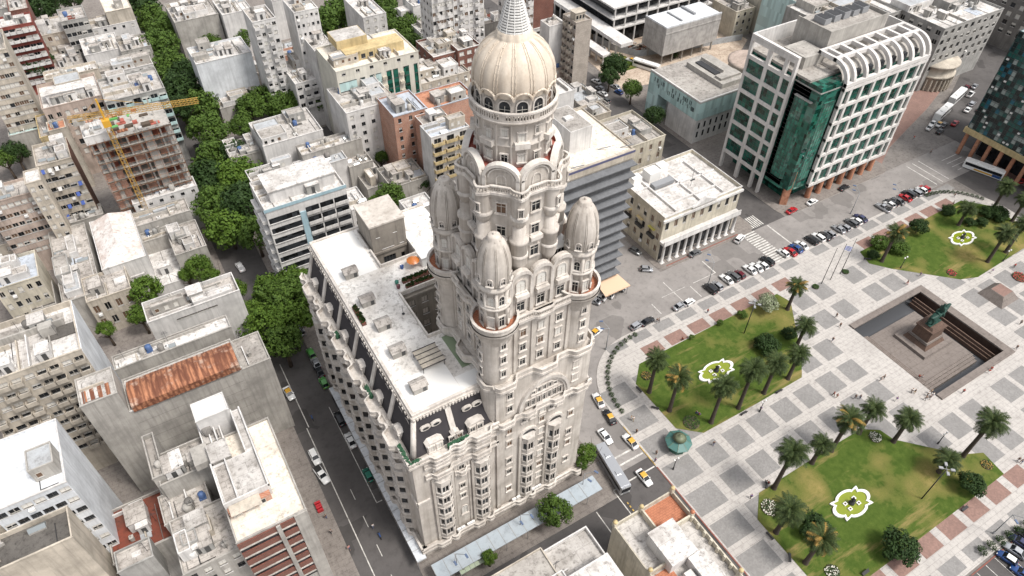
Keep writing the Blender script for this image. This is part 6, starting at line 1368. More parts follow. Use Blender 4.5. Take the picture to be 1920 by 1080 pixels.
for k,(px,py,lab) in enumerate(((1150,78,'heap of red scrap timber at the edge of the earth yard'),(1180,88,'heap of yellowish rubble in the earth yard'),(1200,95,'mixed rubble heap beside the site hoarding'),(1225,84,'low brown spoil heap near the raised hall'),(1132,68,'pale rubble heap by the street bend'))):
    x,y=G(px,py); t=thing('rubble_heap',lab,'rubble',(x,y,.05),0,'heaps in the building yard'); mb=MB()
    for i in range(60): a,b=r.gauss(0,2.6),r.gauss(0,1.6); s=r.uniform(.25,.9); mb.box(x+a-s,x+a+s,y+b-s*.5,y+b+s*.5,.05,.2+max(0,1.5-abs(a)*.3)*r.random(),r.randrange(4))
    mb.build('debris',[M['rust'],M['w_beige'],M['w_conc'],M['bark']],t)
def run(name,label,cat,pts,h,th,mat,z=.02):
    t=thing(name,label,cat,(*pts[0],0)); mb=MB()
    for (a,b) in zip(pts[:-1],pts[1:]):
        d=Vector((b[0]-a[0],b[1]-a[1])); l=d.length; d.normalize(); mb.obox(((a[0]+b[0])/2,(a[1]+b[1])/2),(d.x,d.y),l,th,z,z+h)
    mb.build('panel',[M[mat]],t); return t
run('site_hoarding','long grey hoarding fence curving round the earth yard','fence',[G(1112,75),G(1150,95),G(1195,106),G(1260,98),G(1390,75)],2.6,.15,'tin')
t=thing('excavator','orange excavator working below the raised hall','excavator',(*G(1284,84),0)); x,y,_z=t.location; mb=MB(); mb.box(x-1.6,x+1.6,y-1.2,y-.6,.05,.8,1); mb.box(x-1.6,x+1.6,y+.6,y+1.2,.05,.8,1); mb.box(x-1.3,x+1.2,y-1,y+1,.9,2.2); mb.box(x-.2,x+1.1,y-.9,y,2.2,3.2,2); mb.tube((x+1,y+.4,1.8),(x+3.2,y+.4,4),.25); mb.tube((x+3.2,y+.4,4),(x+4.6,y+.4,1.4),.2); mb.box(x+4.2,x+5,y,y+.8,.5,1.4); mb.build('body',[PA['orange'],M['black'],M['carglass']],t)
t=thing('site_toilet','blue portable cabin under the corner of the raised hall','cabin',(*G(1253,90),0)); x,y,_z=t.location; mb=MB(); mb.box(x-.7,x+.7,y-.7,y+.7,.05,2.3); mb.box(x-.8,x+.8,y-.8,y+.8,2.3,2.5,1); mb.build('body',[PA['blue'],M['white']],t)
# long frame building under construction at the top
t=thing('frame_building','long unfinished frame building with white slabs and dark glass floors','building',(180,225,0)); 
fx0,fy0=G(1165,60,8); fx1,fy1=G(1060,-8,8)
mb=MB()
for z in (7.5,12,16.5): mb.box(176,230,214,262,z,z+.6,0)
mb.box(170,176,200,290,8.0,9.4,0); mb.box(164,168,203,300,4.0,5.0,0)
for k in range(20):
    y=204+4.4*k; mb.box(171,171.6,y,y+.6,0,8,0); mb.box(165,165.5,y,y+.5,0,4,0)
for k in range(10): mb.box(177+5.6*k,177.5+5.6*k,214.3,214.8,0,16.5,0)
mb.build('frame',[M['w_white']],t); add(t,'glazing',[(178,229,216.5,260,.1,7.4),(178,229,216.5,260,8.2,11.9),(178,229,216.5,260,13.2,16.4)],'glass')
t=thing('site_crane','blue crane mast rising in front of the frame building','crane',(*G(1213,40),0)); x,y,_z=t.location; mb=MB(); lattice_=lattice; lattice((x,y,0),(x,y,40),.7,24,(Vector((1,0,0)),Vector((0,1,0)))); 
mb.build('mast',[PA['blue']],t)
t=thing('round_theatre','old pinkish theatre drum with cornices glimpsed left of the glass tower','theatre',(215,150,0)); mb=MB(); tx,ty=G(1405,120,12); mb.lathe(tx,ty,[(7.5,0),(7.5,6),(8,6.2),(8,6.8),(7.4,7),(7.4,12.5),(8,12.8),(8,13.6),(7,13.8),(0,15.5)],28); mb.build('wall',[M['w_pinkish']],t)
for k in range(10): a=PI+k*.22-.4; putwin(t,winm(1.1,2.4,'glass','frame',.2,'a'),tx+7.45*math.cos(a),ty+7.45*math.sin(a),8.2,a+PI/2)
mb=MB(); x,y=G(1745,130,5); mb.lathe(x,y,[(8,0),(8,5),(8.6,5.3),(8.6,6),(8,6.1),(8,9),(8.8,9.4),(8.8,10),(0,10.6)],28); t2=thing('round_theatre','curved stone theatre front right of the white-framed tower','theatre',(x,y,0)); mb.build('wall',[M['w_beige']],t2)
for k in range(12): a=-PI*.9+k*.2; xx,yy=x+8.3*math.cos(a),y+8.3*math.sin(a); c=MB(); c.lathe(xx,yy,[(.4,.2),(.33,4.8)],10); c.build('column',[M['w_beige']],t2)
bld('office_block','grey office building with dark window grid behind the curved theatre front',(1748,50),(1865,85),(1880,15),24,'w_grey','r_white',(9,5,1.9,1.7,1.4,3.4,DK),(8,5,1.8,1.7,1.4,3.4,DK),3,.8,R=(257,292,128,158))
bld('office_block','long grey wing of the office building, behind the arched rooftop ribs',(1690,30),(1740,30),(1740,5),24,'w_grey','r_white',(9,5,1.9,1.7,1.4,3.4,DK),None,3,.8,R=(222,256.8,146,170))
bld('apartment_block','dark street block at the far end of the right-hand avenue',0,0,0,22,'w_dkgrey','r_lgrey',(8,5,1.8,1.7,1.4,3.4,GL),(8,5,1.8,1.7,1.4,3.4,GL),4,.8,R=(318,350,120,150))
bld('office_block','green glass fronted office block near the top edge',(1428,45),(1505,20),(1545,0),22,'aquaglass','r_dirty',None,None,6,.8,R=(232,264,168,190))
bld('apartment_block','yellowish block with ribbon windows beside the green glass block',(1395,42),(1432,32),(1440,5),18,'w_cream','r_dirty',(1,5,12,1.2,1.4,3.2,DK),None,4,.7,R=(238,254,192,206))
bld('old_house','small cream shop block with red sign-sized patch left of the yellowish block',(1360,45),(1395,38),(1400,10),11,'w_cream','r_dirty',(3,3,1.3,1.6,1.2,3.3,DK),None,4,.7,R=(226,236.5,196,210))
bld('apartment_block','dark block under the top edge behind the raised hall',(1330,15),(1390,0),(1390,-10),14,'w_dkgrey','r_dirty',(7,3,1.5,1.5,1.2,3.3,DK),None,5,.7,R=(228,262,222,240))
for i,(R_2,z_,lab) in enumerate((((270,310,180,220),20,'long grey rooftops beyond the green glass block'),((310,350,170,215),16,'pale rooftops beyond the grey office building'),((300,340,225,260),18,'dim flat roofs at the far top right corner'),((200,225,246,280),14,'pale block behind the frame building'),((236,262,245,275),15,'grey flats behind the frame building at the top edge'))):
    bld('apartment_block',lab,0,0,0,z_,'w_grey','r_dirty',(8,4,1.6,1.5,1.3,3.3,DK),(8,4,1.6,1.5,1.3,3.3,DK),7,.8,R=R_2)
# ------------------------------------------------------------------ south side of the front street
t,_=bld('shop_building','long flat shop building with grey paved roof and white raised part',0,0,0,24,'w_white','r_lgrey',None,None,2,.8,R=(14,39.3,20,39.9))
add(t,'upper_roof',[(20,38.7,22,33.6,24,27.4),(20.3,38.4,22.3,33.3,27.4,27.45,1)],['w_white','r_white'])
t,_=bld('corner_palace','ornate cream corner building with paved terraces, terracotta court and finials',0,0,0,21,'w_cream','r_lgrey',None,None,0,1.2,R=(44.3,57.2,20,38.6))
x0,x1,y0,y1=_
add(t,'terracotta_court',[(50.2,56.9,33.2,38.3,21.0,21.04)],'terracotta'); add(t,'terracotta_court',[(44.6,48.5,22.5,28.5,21.0,21.03)],'terracotta')
add(t,'inner_wall',[(50.0,50.3,33,38.3,21,22.6),(50.3,56.9,33,33.3,21,22.6)],'w_cream'); add(t,'inner_wall',[(44.6,49.2,28.7,29,21,22.6)],'w_cream')
add(t,'upper_house',[(47.6,52.6,27.5,33.6,21,24.2),(47.4,52.8,27.3,33.8,24.2,24.4,1),(51.0,54,22,27.4,21,23.4),(50.8,54.2,21.8,27.39,23.4,23.6,1),(49,50.5,23,26,21,22.6)],['w_white','r_white'])
for i,(x,y) in enumerate(((44.5,38.4),(50.1,38.4),(57.0,38.4),(57,33.2),(44.5,29),(57,21.5),(50.1,33))):
    mb=MB(); mb.box(x-.35,x+.35,y-.35,y+.35,21.9,23.0,0); mb.ball((x,y,23.3),.42,.42,.42,10,6,1 if i!=3 else 2); mb.build('finial',[M['w_cream'],M['w_yellow'],M['terracotta']],t)
for k in range(8): add(t,'pier',[(x1-.6,x1-.23,y0+1.3+1.6*k,y0+1.8+1.6*k,21,22.5)],'w_cream')
for k,(x,y) in enumerate(((52,38.7),(55,38.7),(46,38.7),(57.3,36),(57.3,30),(57.3,26))): add(t,'window_hood',[(x-.7,x+.7,y-.05 if y>38 else y-.7,y+.5 if y>38 else y+.7,19.6,20.2)],'terracotta')
# ------------------------------------------------------------------ awnings at the foot of the palace
for lab,x0,x1,y0,y1 in (('long white street awning along the left front of the palace tower',15.0,16.9,57.6,105),('long grey-blue street canopy along the front of the palace tower',16.9,54.3,52.3,55.9)):
    t=thing('street_canopy',lab,'canopy',((x0+x1)/2,(y0+y1)/2,0)); mb=MB(); mb.box(x0,x1,y0,y1,3.7,3.85,0); n=int(max(x1-x0,y1-y0)/2.4)
    for k in range(n):
        if x1-x0>5: mb.box(x0+2.4*k,x0+2.4*k+.08,y0,y1,3.85,3.9,1)
        else: mb.box(x0,x1,y0+2.4*k,y0+2.4*k+.08,3.85,3.9,1)
    mb.build('sheet',[roofm('canopy_%d'%int(x0),(.66,.68,.71) if x1-x0<5 else (.36,.41,.45),(.40,.43,.46),.5) ,M['w_grey']],t); mb=MB()
    for k in range(n//2+1):
        if x1-x0>5: mb.tube((x0+.3+4.8*k,y0+.15,.1),(x0+.3+4.8*k,y0+.15,3.7),.06)
        else: mb.tube((x0+.15,y0+.3+4.8*k,.1),(x0+.15,y0+.3+4.8*k,3.7),.06)
    mb.build('post',[M['metal']],t)
# ------------------------------------------------------------------ road paint
mk=MB()
def line(x0,x1,y0,y1,z=.012): sheet(mk,x0,x1,y0,y1,z)
line(7.1,7.3,58,100); line(13.5,13.65,75,103); line(13.5,14.8,75,75.2); line(7.6,7.8,100,121)
for y in range(50,84,7): line(9.95,10.1,y,y+2.8)
for k in range(9): line(58.9+1.15*k*0,58.9+.0,1,1) if False else None
line(51.6,51.8,40,50.2); line(57.5,57.7,44.5,52.2); line(57.7,61.5,52.2,52.45); line(61.7,68.8,52.3,52.6); line(60.5,68.7,56.2,56.6); line(60.5,68.7,58.2,58.6)
for k in range(15): line(139.6,144.4,85.9+.0+.93*k,86.4+.93*k) if k<15 else None
for k in range(9): line(143+.95*k*0+.75*k,143.4+.75*k,100.2,104.9)
line(149.6,150.0,86,99.2)
for a,b,c,d in ((107,107.2,87,96),(103,111,91.5,91.65),(114,122,91.5,91.65),(112.4,112.6,86.5,91),(99,99.2,87,91),(122,122.3,91.5,97)): line(a,b,c,d)
for k in range(3): line(212+3*k,212.3+3*k,86.5,98)
for k in range(4): line(225,233,88+2*k,88.2+2*k)
struct('road_marking',mk,M['mark'])
mk=MB()
for k in range(14): sheet(mk,58.3,58.6,41+.9*k,41.5+.9*k,.15) if k<9 else None
sheet(mk,69.0,69.2,52.5,64,.15); struct('road_marking',mk,M['yellowpaint'])
mk=MB(); sheet(mk,69.0,69.25,20,52,.15); sheet(mk,112,139,100.4,100.7,.142); struct('road_marking',mk,M['redpaint'])
mk=MB(); sheet(mk,106.7,128,2.3,2.5,.03)
struct('road_marking',mk,M['redpaint']); mk=MB()
for k in range(7): sheet(mk,108+2.9*k,108.12+2.9*k,-3,2.2,.03)
struct('road_marking',mk,M['mark'])
# ------------------------------------------------------------------ fountains, monument and plaza furniture
M['pond']=plain('green_water',(.20,.24,.02),.12); M['bronze']=wallm('bronze_patina',(.024,.075,.058),.7,.5,1.0,(.012,.024,.02))
def fountain(label,cx,cy,w=8.0,h=4.6):
    t=thing('fountain',label,'fountain',(cx,cy,.2),0,'white quatrefoil fountains on the lawns'); N=64
    def shape(k):
        P=[]
        for i in range(N):
            a=2*PI*i/N+PI/4; q=abs((((a-PI/4)+PI/4)%(PI/2))-PI/4)          # 0 at the four points
            r=1.36-.31*min(1,q/.20)+(.17*math.sin((q-.20)/(PI/4-.20)*PI/2)**.6 if q>.20 else 0)
            P.append((cx+math.cos(a)*r*w/2*k,cy+math.sin(a)*r*h/2*k))
        return P
    o,i_=shape(1),shape(.83); mb=MB()
    for k in range(N):
        a,b,c,d=o[k],o[(k+1)%N],i_[(k+1)%N],i_[k]; mb.quad((*a,.55),(*b,.55),(*c,.55),(*d,.55)); mb.quad((*a,.1),(*b,.1),(*b,.55),(*a,.55)); mb.quad((*c,.2),(*d,.2),(*d,.55),(*c,.55))
    mb.build('basin',[M['white']],t); mb=MB(); mb.add([(*p,.36) for p in i_],[tuple(range(N))]); mb.build('water',[M['pond']],t)
    for dx,dy in ((-1.3,.55),(1.3,.55),(-1.3,-.75),(1.3,-.75)):
        mb=MB(); mb.box(cx+dx-.42,cx+dx+.42,cy+dy-.34,cy+dy+.34,.2,.62,0); mb.quad((cx+dx-.22,cy+dy-.18,.625),(cx+dx+.22,cy+dy-.18,.625),(cx+dx+.22,cy+dy+.18,.625),(cx+dx-.22,cy+dy+.18,.625),1); mb.build('planter',[M['white'],M['bark']],t)
    mb=MB(); mb.lathe(cx,cy,[(.6,.2),(.6,.9),(.3,1.1),(.2,1.6),(.5,1.8),(.15,1.9),(.2,2.2),(0,2.5)],12); mb.build('figure',[M['dark']],t)
fountain('white quatrefoil fountain with ochre water among the western palms',98.2,65.2,8.6,4.2)
fountain('white quatrefoil fountain with bright green water on the lower lawn',98.5,24.6,8.4,4.7)
fountain('white quatrefoil fountain with lime water on the far sunny lawn',195,65.7,7.8,4.4)
# equestrian monument on its platform
MX,MY=152.0,46.7
t=thing('equestrian_monument','green bronze horseman on a stepped dark granite pedestal in the sunken court','monument',(MX,MY,-1.0))
mb=MB()
def frus(x0,x1,y0,y1,z0,z1,i,m=0): mb.add([(x0,y0,z0),(x1,y0,z0),(x1,y1,z0),(x0,y1,z0),(x0+i,y0+i,z1),(x1-i,y0+i,z1),(x1-i,y1-i,z1),(x0+i,y1-i,z1)],[(4,5,6,7),(0,1,5,4),(1,2,6,5),(2,3,7,6),(3,0,4,7)],m)
frus(MX-5.6,MX+5.6,MY-4.6,MY+4.6,-1.0,-.2,.1,0); frus(MX-3.9,MX+3.9,MY-3.3,MY+3.3,-.2,1.0,.8,1); frus(MX-3.3,MX+3.3,MY-2.7,MY+2.7,1.0,1.6,.1,0); frus(MX-2.9,MX+2.9,MY-2.3,MY+2.3,1.6,4.6,.2,1); frus(MX-3.0,MX+3.0,MY-2.4,MY+2.4,4.6,5.0,.0,1); frus(MX-2.6,MX+2.6,MY-1.9,MY+1.9,5.0,5.7,.5,1)
mb.build('pedestal',[M['marble'],M['marble_b']],t)
z=5.7; mb=MB(); mb.box(MX-2.4,MX+2.1,MY-.75,MY+.75,z,z+.18); mb.build('plinth',[M['bronze']],t)
def sk(name,V,E,Rr,root): 
    me=skinned(name,[(MX+a*1.4,MY+b*1.4,z+c*1.4) for a,b,c in V],E,[q*1.4 for q in Rr],root,1); o=wloc(t); me.transform(Matrix.Translation((-o[0],-o[1],-o[2]))); me.materials.clear(); me.materials.append(M['bronze']); return link(name,me,t)
sk('horse',[(0,0,2.1),(1.1,0,2.2),(-1.2,0,2.2),(1.6,0,2.9),(2.0,0,3.5),(2.65,0,3.2),(-1.75,0,2.0),(-1.95,0,1.0), (1.1,.32,1.3),(1.35,.32,.7),(1.2,.32,.05),(1.1,-.32,1.35),(1.75,-.32,1.25),(1.65,-.32,.7),(-1.25,.34,1.3),(-1.5,.34,.75),(-1.3,.34,.05),(-1.25,-.34,1.3),(-1.0,-.34,.75),(-1.05,-.34,.05)],
   [(0,1),(0,2),(1,3),(3,4),(4,5),(2,6),(6,7),(1,8),(8,9),(9,10),(1,11),(11,12),(12,13),(2,14),(14,15),(15,16),(2,17),(17,18),(18,19)],[.62,.6,.62,.42,.32,.17,.16,.1,.26,.15,.14,.26,.16,.13,.3,.16,.14,.3,.16,.14],0)
sk('rider',[(.05,0,2.75),(.1,0,3.3),(.12,0,3.85),(.15,0,4.15),(.18,0,4.4),(.2,0,4.62),(.35,.55,2.5),(.55,.68,1.7),(.8,.68,1.5),(.35,-.55,2.5),(.55,-.68,1.7),(.8,-.68,1.5),(.3,.4,3.7),(.55,.5,3.2),(1.0,.2,3.1),(.1,-.4,3.7),(.0,-.55,3.2),(.35,-.5,2.9)],
   [(0,1),(1,2),(2,3),(3,4),(4,5),(0,6),(6,7),(7,8),(0,9),(9,10),(10,11),(2,12),(12,13),(13,14),(2,15),(15,16),(16,17)],[.36,.33,.36,.16,.22,.2,.24,.16,.13,.24,.16,.13,.17,.13,.1,.17,.13,.1],0)
mb=MB(); mb.prism([(178.2,42.4),(185.9,42.4),(185.9,49.5),(178.2,49.5)],.141,.16,0)
mb.v=[];mb.f=[];mb.m=[];mb.sm=[]
frus(178.2,185.9,42.4,49.5,.14,2.4,1.7,0); mb.box(180,184.1,44.2,47.7,2.38,2.42,1); t2=thing('stone_skylight','truncated pyramid of brown granite with a reddish glazed top','monument',(182,46,.14)); mb.build('pyramid',[M['marble'],M['pave_r']],t2)
# kiosk
kx,ky=G(1271,832,1.6); t=thing('kiosk','green octagonal kiosk with a tiered metal roof','kiosk',(kx,ky,.14)); mb=MB()
mb.lathe(kx,ky,[(2.0,.14),(2.0,2.5)],8,0,False); mb.build('wall',[M['greenp'] if 'greenp' in M else plain('kiosk_green',(.03,.10,.07),.5)],t); mb=MB()
mb.lathe(kx,ky,[(3.0,2.45),(3.0,2.6),(1.35,3.5),(1.35,3.55),(1.0,3.55)],8,0,False); mb.lathe(kx,ky,[(1.2,3.55),(1.25,3.9),(1.5,3.95),(.75,4.5),(.3,4.7),(.18,5.1),(0,5.2)],16,1)
for k in range(8): a=2*PI*k/8; mb.tube((kx+3.0*math.cos(a),ky+3.0*math.sin(a),2.62),(kx+1.35*math.cos(a),ky+1.35*math.sin(a),3.53),.05,n=4,m=1)
mb.build('roof',[plain('kiosk_roof',(.06,.155,.14),.5),plain('kiosk_cap',(.13,.15,.09),.5)],t)
# flagpoles and the flag
for i,(bx,by) in enumerate(((1540,532),(1557,524),(1575,514))):
    x,y=G(bx,by,.14); lab=('flagpole nearest the palms, bare','middle flagpole with a loose blue and white striped flag at its side','flagpole farthest from the palms, bare')[i]
    t=thing('flagpole',lab,'flagpole',(x,y,.14),0,'three flagpoles on the plaza'); mb=MB(); mb.tube((x,y,.14),(x,y,13),.11,.06,8); mb.ball((x,y,13.1),.12,.12,.12,8,4); mb.build('pole',[M['dark']],t)
    if i==1: FX,FYY=x,y
t=thing('flag','white flag with blue stripes flying from the middle flagpole','flag',(FX,FYY,11)); mb=MB()
for k in range(9):
    for j in range(6):
        P=[]
        for a,b in ((j,k),(j+1,k),(j+1,k+1),(j,k+1)): P.append((FX+.1+a*.42,FYY+.25*math.sin(a*1.1)-a*.1,12.6-b*.2-a*.16))
        mb.add(P,[(0,1,2,3)],0 if k%2==0 else 1); mb.add([(p[0],p[1]+.02,p[2]) for p in P],[(3,2,1,0)],0 if k%2==0 else 1)
mb.build('cloth',[M['white'],plain('flag_blue',(.05,.10,.42),.8)],t)
def lamp(px,py,h,label,kind,grp,ang=0):
    x,y=G(px,py,.14); t=thing('street_lamp',label,'street lamp',(x,y,.14),0,grp); mb=MB(); mb.tube((x,y,.14),(x,y,h),.12,.07,8); mb.lathe(x,y,[(.2,.14),(.2,.8),(.12,.9)],8)
    if kind=='globe':
        for s in (-1,1): mb.tube((x,y,h-.5),(x+s*.5,y,h-.2),.04)
        mb.build('post',[M['dark']],t)
        for s in (-1,1): g=MB(); g.ball((x+s*.5,y,h+.05),.24,.24,.26,10,6); g.build('globe',[M['white']],t)
    else:
        c,s=math.cos(ang),math.sin(ang); g=MB()
        for k in (-1,1):
            q=(x+c*1.6+s*k*1.2,y+s*1.6-c*k*1.2,h+1.2); mb.tube((x,y,h),q,.07,.05,6); g.obox((q[0]+c*.35,q[1]+s*.35),(c,s),.9,.38,h+1.12,h+1.3)
        mb.build('post',[M['metal']],t); g.build('lamp_head',[plain('lamp_blue',(.09,.13,.22),.5) if 'lb' not in M else M['lb']],t)
for px,py,l in ((1424,772,'globe lamp by the lower edge of the western lawn'),(1688,503,'globe lamp at the near corner of the far lawn'),(1880,490,'globe lamp beside the tall palm on the far lawn'),(1758,832,'dark globe lamp behind the lower lawn'),(1262,880,'globe lamp near the kiosk by the street corner'),(1208,880,'globe lamp near the stop lines')): 
    if px!=1208: lamp(px,py,4.2,l,'globe','globe lamps on the plaza')
for px,py,l,a in ((1328,532,'twin-armed blue-headed lamp beside the dark parked car',2.2),(1136,655,'twin-armed blue-headed lamp on the curved kerb by the tower',2.6),(1595,400,'twin-armed blue-headed lamp beside the silver parked cars',2.2),(1668,398,'twin-armed blue-headed lamp by the farthest car row',2.2),(1518,345,'twin-armed blue-headed lamp on the north road',-1),(975,1000,'twin-armed lamp at the tree on the palace front pavement',-1.5),(858,1072,'twin-armed lamp at the green bus shelter',-1.5),(1090,925,'twin-armed lamp on the pavement by the small corner tree',-1.2),(1862,1000,'twin-armed blue lamp by the lower parking',-2)):
    lamp(px,py,8,l,'twin','twin-armed street lamps',a)
for px,py,l,hh in ((1728,935,'tall four-headed floodlight mast on the lower lawn',12),(1395,625,'tall floodlight mast on the western lawn',11)):
    x,y=G(px,py,.2); t=thing('floodlight_mast',l,'floodlight',(x,y,.2)); mb=MB(); mb.tube((x,y,.2),(x,y,hh),.14,.09,8); mb.build('post',[M['dark']],t); g=MB()
    for k in range(4): a=PI/4+PI/2*k; g.tube((x,y,hh),(x+.9*math.cos(a),y+.9*math.sin(a),hh+.1),.05); g.obox((x+1.1*math.cos(a),y+1.1*math.sin(a)),(math.cos(a),math.sin(a)),.8,.5,hh,hh+.25)
    g.build('lamp_head',[M['metal']],t)
# clipped hedge balls round the north-west curve and the benches
hg=crown_mesh(77,500,.8,.5).mesh('foliage',[M['leaf_b']])
def hedge(label,x,y,s,grp='clipped hedge balls along the plaza kerb'):
    t=thing('hedge_ball',label,'shrub',(x,y,.14),0,grp); o=link('foliage',hg,t,(0,0,s*.5)); o.scale=(s/4,s/4,s/4*.8)
k=0
for i in range(17):
    a=math.radians(180-i*5.6); x,y=88.5+17.3*math.cos(a),67+17.0*math.sin(a)+.4; hedge('low dark clipped hedge ball in the row curving along the kerb by the tower',x,y,.75)
for i in range(14): a=math.radians(88-i*5.0); x,y=203+15.5*math.cos(a),68+16.2*math.sin(a); hedge('low dark clipped hedge ball in the row at the far rounded plaza corner',x,y,.75,'hedge balls at the far corner')
for i in range(6): x,y=G(1840+17*i,1035-9.5*i,.2); hedge('green clipped hedge ball in the row beside the lower parking',x,y,1.15,'hedge balls by the lower parking')
def bench(px,py,label,ang=0):
    x,y=G(px,py,.14); t=thing('park_bench',label,'bench',(x,y,.14),ang,'benches round the lawns'); mb=MB(); mb.box(-.9,.9,-.25,.25,.40,.47); mb.v=[(a+x,b+y,c+.14) for a,b,c in mb.v]; mb.build('seat',[M['dark']],t)
    mb=MB(); mb.box(-.9,.9,.22,.28,.47,.9); mb.v=[(a+x,b+y,c+.14) for a,b,c in mb.v]; mb.build('backrest',[M['dark']],t)
    for s in (-1,1): mb=MB(); mb.box(s*.75-.04,s*.75+.04,-.22,.22,0,.40); mb.v=[(a+x,b+y,c+.14) for a,b,c in mb.v]; mb.build('leg',[M['dark']],t)
for px,py,l,a in ((1198,732,'dark bench on the street side of the western lawn',1.57),(1228,766,'dark bench at the cut corner of the western lawn',2.3),(1394,776,'dark bench at the lower edge of the western lawn',3.14),(1460,735,'dark bench near the palm pair of the western lawn',3.14),(1436,910,'bench with sitting people at the top corner of the lower lawn',0.8),(1443,1006,'dark bench on the street side of the lower lawn',1.57),(1480,1047,'bench with a red bag at the lower lawn edge',.8),(1625,487,'dark bench at the near edge of the far lawn',2.4),(1808,955,'dark bench between the lower lawn and the red paving',0),(1870,400,'dark bench under the farthest palms',0),(1622,1075,'dark bench at the foot of the picture on the lower lawn',0)): bench(px,py,l,a)
def bed(px,py,r,label,fl):
    x,y=G(px,py,.24); t=thing('flower_bed',label,'flower bed',(x,y,.2)); mb=MB(); mb.lathe(x,y,[(r,.2),(r,.34),(r*.9,.36),(0,.38)],20); mb.build('soil',[M['bark']],t); rr=random.Random(int(px)); mb=MB()
    for i in range(int(150*r)):
        a=rr.random()*2*PI; q=r*math.sqrt(rr.random()); s=.13; xx,yy=x+q*math.cos(a),y+q*math.sin(a); zz=.4+rr.random()*.22; b=rr.random()*PI
        mb.quad((xx-s*math.cos(b),yy-s*math.sin(b),zz),(xx+s*math.sin(b),yy-s*math.cos(b),zz+.05),(xx+s*math.cos(b),yy+s*math.sin(b),zz+.03),(xx-s*math.sin(b),yy+s*math.cos(b),zz-.04),0 if rr.random()<.6 else 1)
    mb.build('flowers',[M['leaf_b'],fl],t)
FLW=plain('white_flower',(.6,.58,.5),.8); FLR=plain('red_flower',(.45,.05,.05),.8)
for px,py,r,l,f in ((1296,792,1.9,'round leafy bed at the lower corner of the western lawn',M['leaf_a']),(1212,705,1.3,'small brownish round bed under the westernmost palm',M['palm_dry']),(1444,952,1.9,'round white-speckled bed on the street side of the lower lawn',FLW),(1641,820,1.4,'small white-edged bed at the top of the lower lawn',FLW),(1850,872,1.2,'brownish round bed at the right corner of the lower lawn',M['palm_dry']),(1560,1072,1.4,'white-edged bed at the bottom of the lower lawn',FLW),(1784,512,1.3,'round red flower bed on the far lawn',FLR),(1912,520,2.0,'red flower bed at the right edge of the picture',FLR),(1585,510,.9,'round planted tub beside the right flagpole',M['leaf_b']),(1529,538,.9,'round planted tub beside the left flagpole',M['leaf_b'])): bed(px,py,r,l,f)
# ------------------------------------------------------------------ palms
for b,ty,s,d,l in (((1217,735),672,.92,0,'westernmost palm of the western lawn'),((1255,770),707,1,1,'palm with orange fruit left of the first fountain'),((1333,792),722,1,0,'palm with its foot at the lower edge of the western lawn, below the fountain'),((1384,765),692,1.05,0,'palm right of the first fountain'),((1432,737),678,.95,0,'slim palm behind the palm pair on the western lawn'),((1477,710),663,.9,0,'palm at the right tip of the western lawn'),((1493,650),610,.95,0,'palm over the paving beside the round shrub'),((1476,580),535,.9,1,'northernmost palm of the western lawn, with yellow fruit'),
  ((1451,915),847,1.08,0,'big palm at the upper left corner of the lower lawn'),((1522,868),832,.85,0,'short palm squeezed behind the big corner palm'),((1558,845),785,1.05,1,'palm heavy with orange fruit above the lower lawn'),((1610,812),765,.92,0,'palm just behind the orange-fruited palm'),((1675,828),785,.95,0,'palm at the top right of the lower lawn'),((1805,855),790,1.1,0,'lone tall leaning palm by the right corner of the lower lawn'),((1455,998),955,1.08,0,'palm over the white-speckled bed'),((1510,1055),1010,1.0,1,'brown-tinged palm at the foot of the lower lawn'),((1760,885),862,.95,0,'squat palm beside the floodlight mast'),
  ((1653,490),435,1,1,'palm at the near corner of the far lawn'),((1797,422),390,.95,0,'palm with a dark shrub at its foot on the far lawn'),((1851,491),435,1.05,0,'tall palm at the lower edge of the far lawn'),((1858,397),348,.95,0,'palm by the road behind the far lawn'),((1897,415),372,.95,0,'palm at the right frame edge behind the far lawn'),((1885,473),418,.95,0,'palm leaning over the far lawn at the right')): palm(l,b,ty,s,d)
palm('palm by the cultural centre street',(1264,108),98,.6,0,'street palms'); palm('dark palm in front of the grey office building',(1796,112),72,.9,0,'street palms')
# ------------------------------------------------------------------ broad-leaved trees and shrubs
def T(label,px,py,rp,zc,mat='leaf_a',grp='trees along the avenue',name='street_tree',flat=1.0):
    x,y=G(px,py,zc); d=Vector((x,y,zc-H)).dot(FW); tree(label,x,y,rp*d/FPX*1.12,zc,mat,grp,name,flat)
A1=[(290,40,34),(268,10,34),(302,88,36),(322,130,38),(340,172,40),(378,205,40),(350,140,30),(392,245,38),(310,60,30),(340,205,30)]
for i,(a,b,c) in enumerate(A1): T('%s leafy street tree of the upper avenue stretch, %s'%(('broad','tall','dense','full','rounded')[i%5],('beside the white sheds','at the top edge','beside the white block','left of the crane tip','under the crane tip','right of the crane tip','behind the crane jib','lowest of the upper row','against the beige block','close to the glass balconies')[i]),a,b,c*.9,7.5+(i*37%5)*.8,('leaf_a','leaf_b','leaf_a','leaf_a','leaf_b')[i%5])
for i,(a,b,c) in enumerate(((408,300,44),(390,340,42),(450,335,44),(410,385,42),(455,385,46),(430,430,44),(480,440,36),(440,290,32),(470,345,32))): T('leafy street tree of the middle avenue stretch, %s'%('topmost beside the unfinished block','left over the long white roof','facing the broad white roof','beside the skylight roof','against the blue-striped block','lowest on the left','nearest the blue-striped block','by the broken grey roofs','under the white cabins')[i],a,b,c*.92,7.3+(i*31%5)*.9,('leaf_a','leaf_b','leaf_c')[i%3])
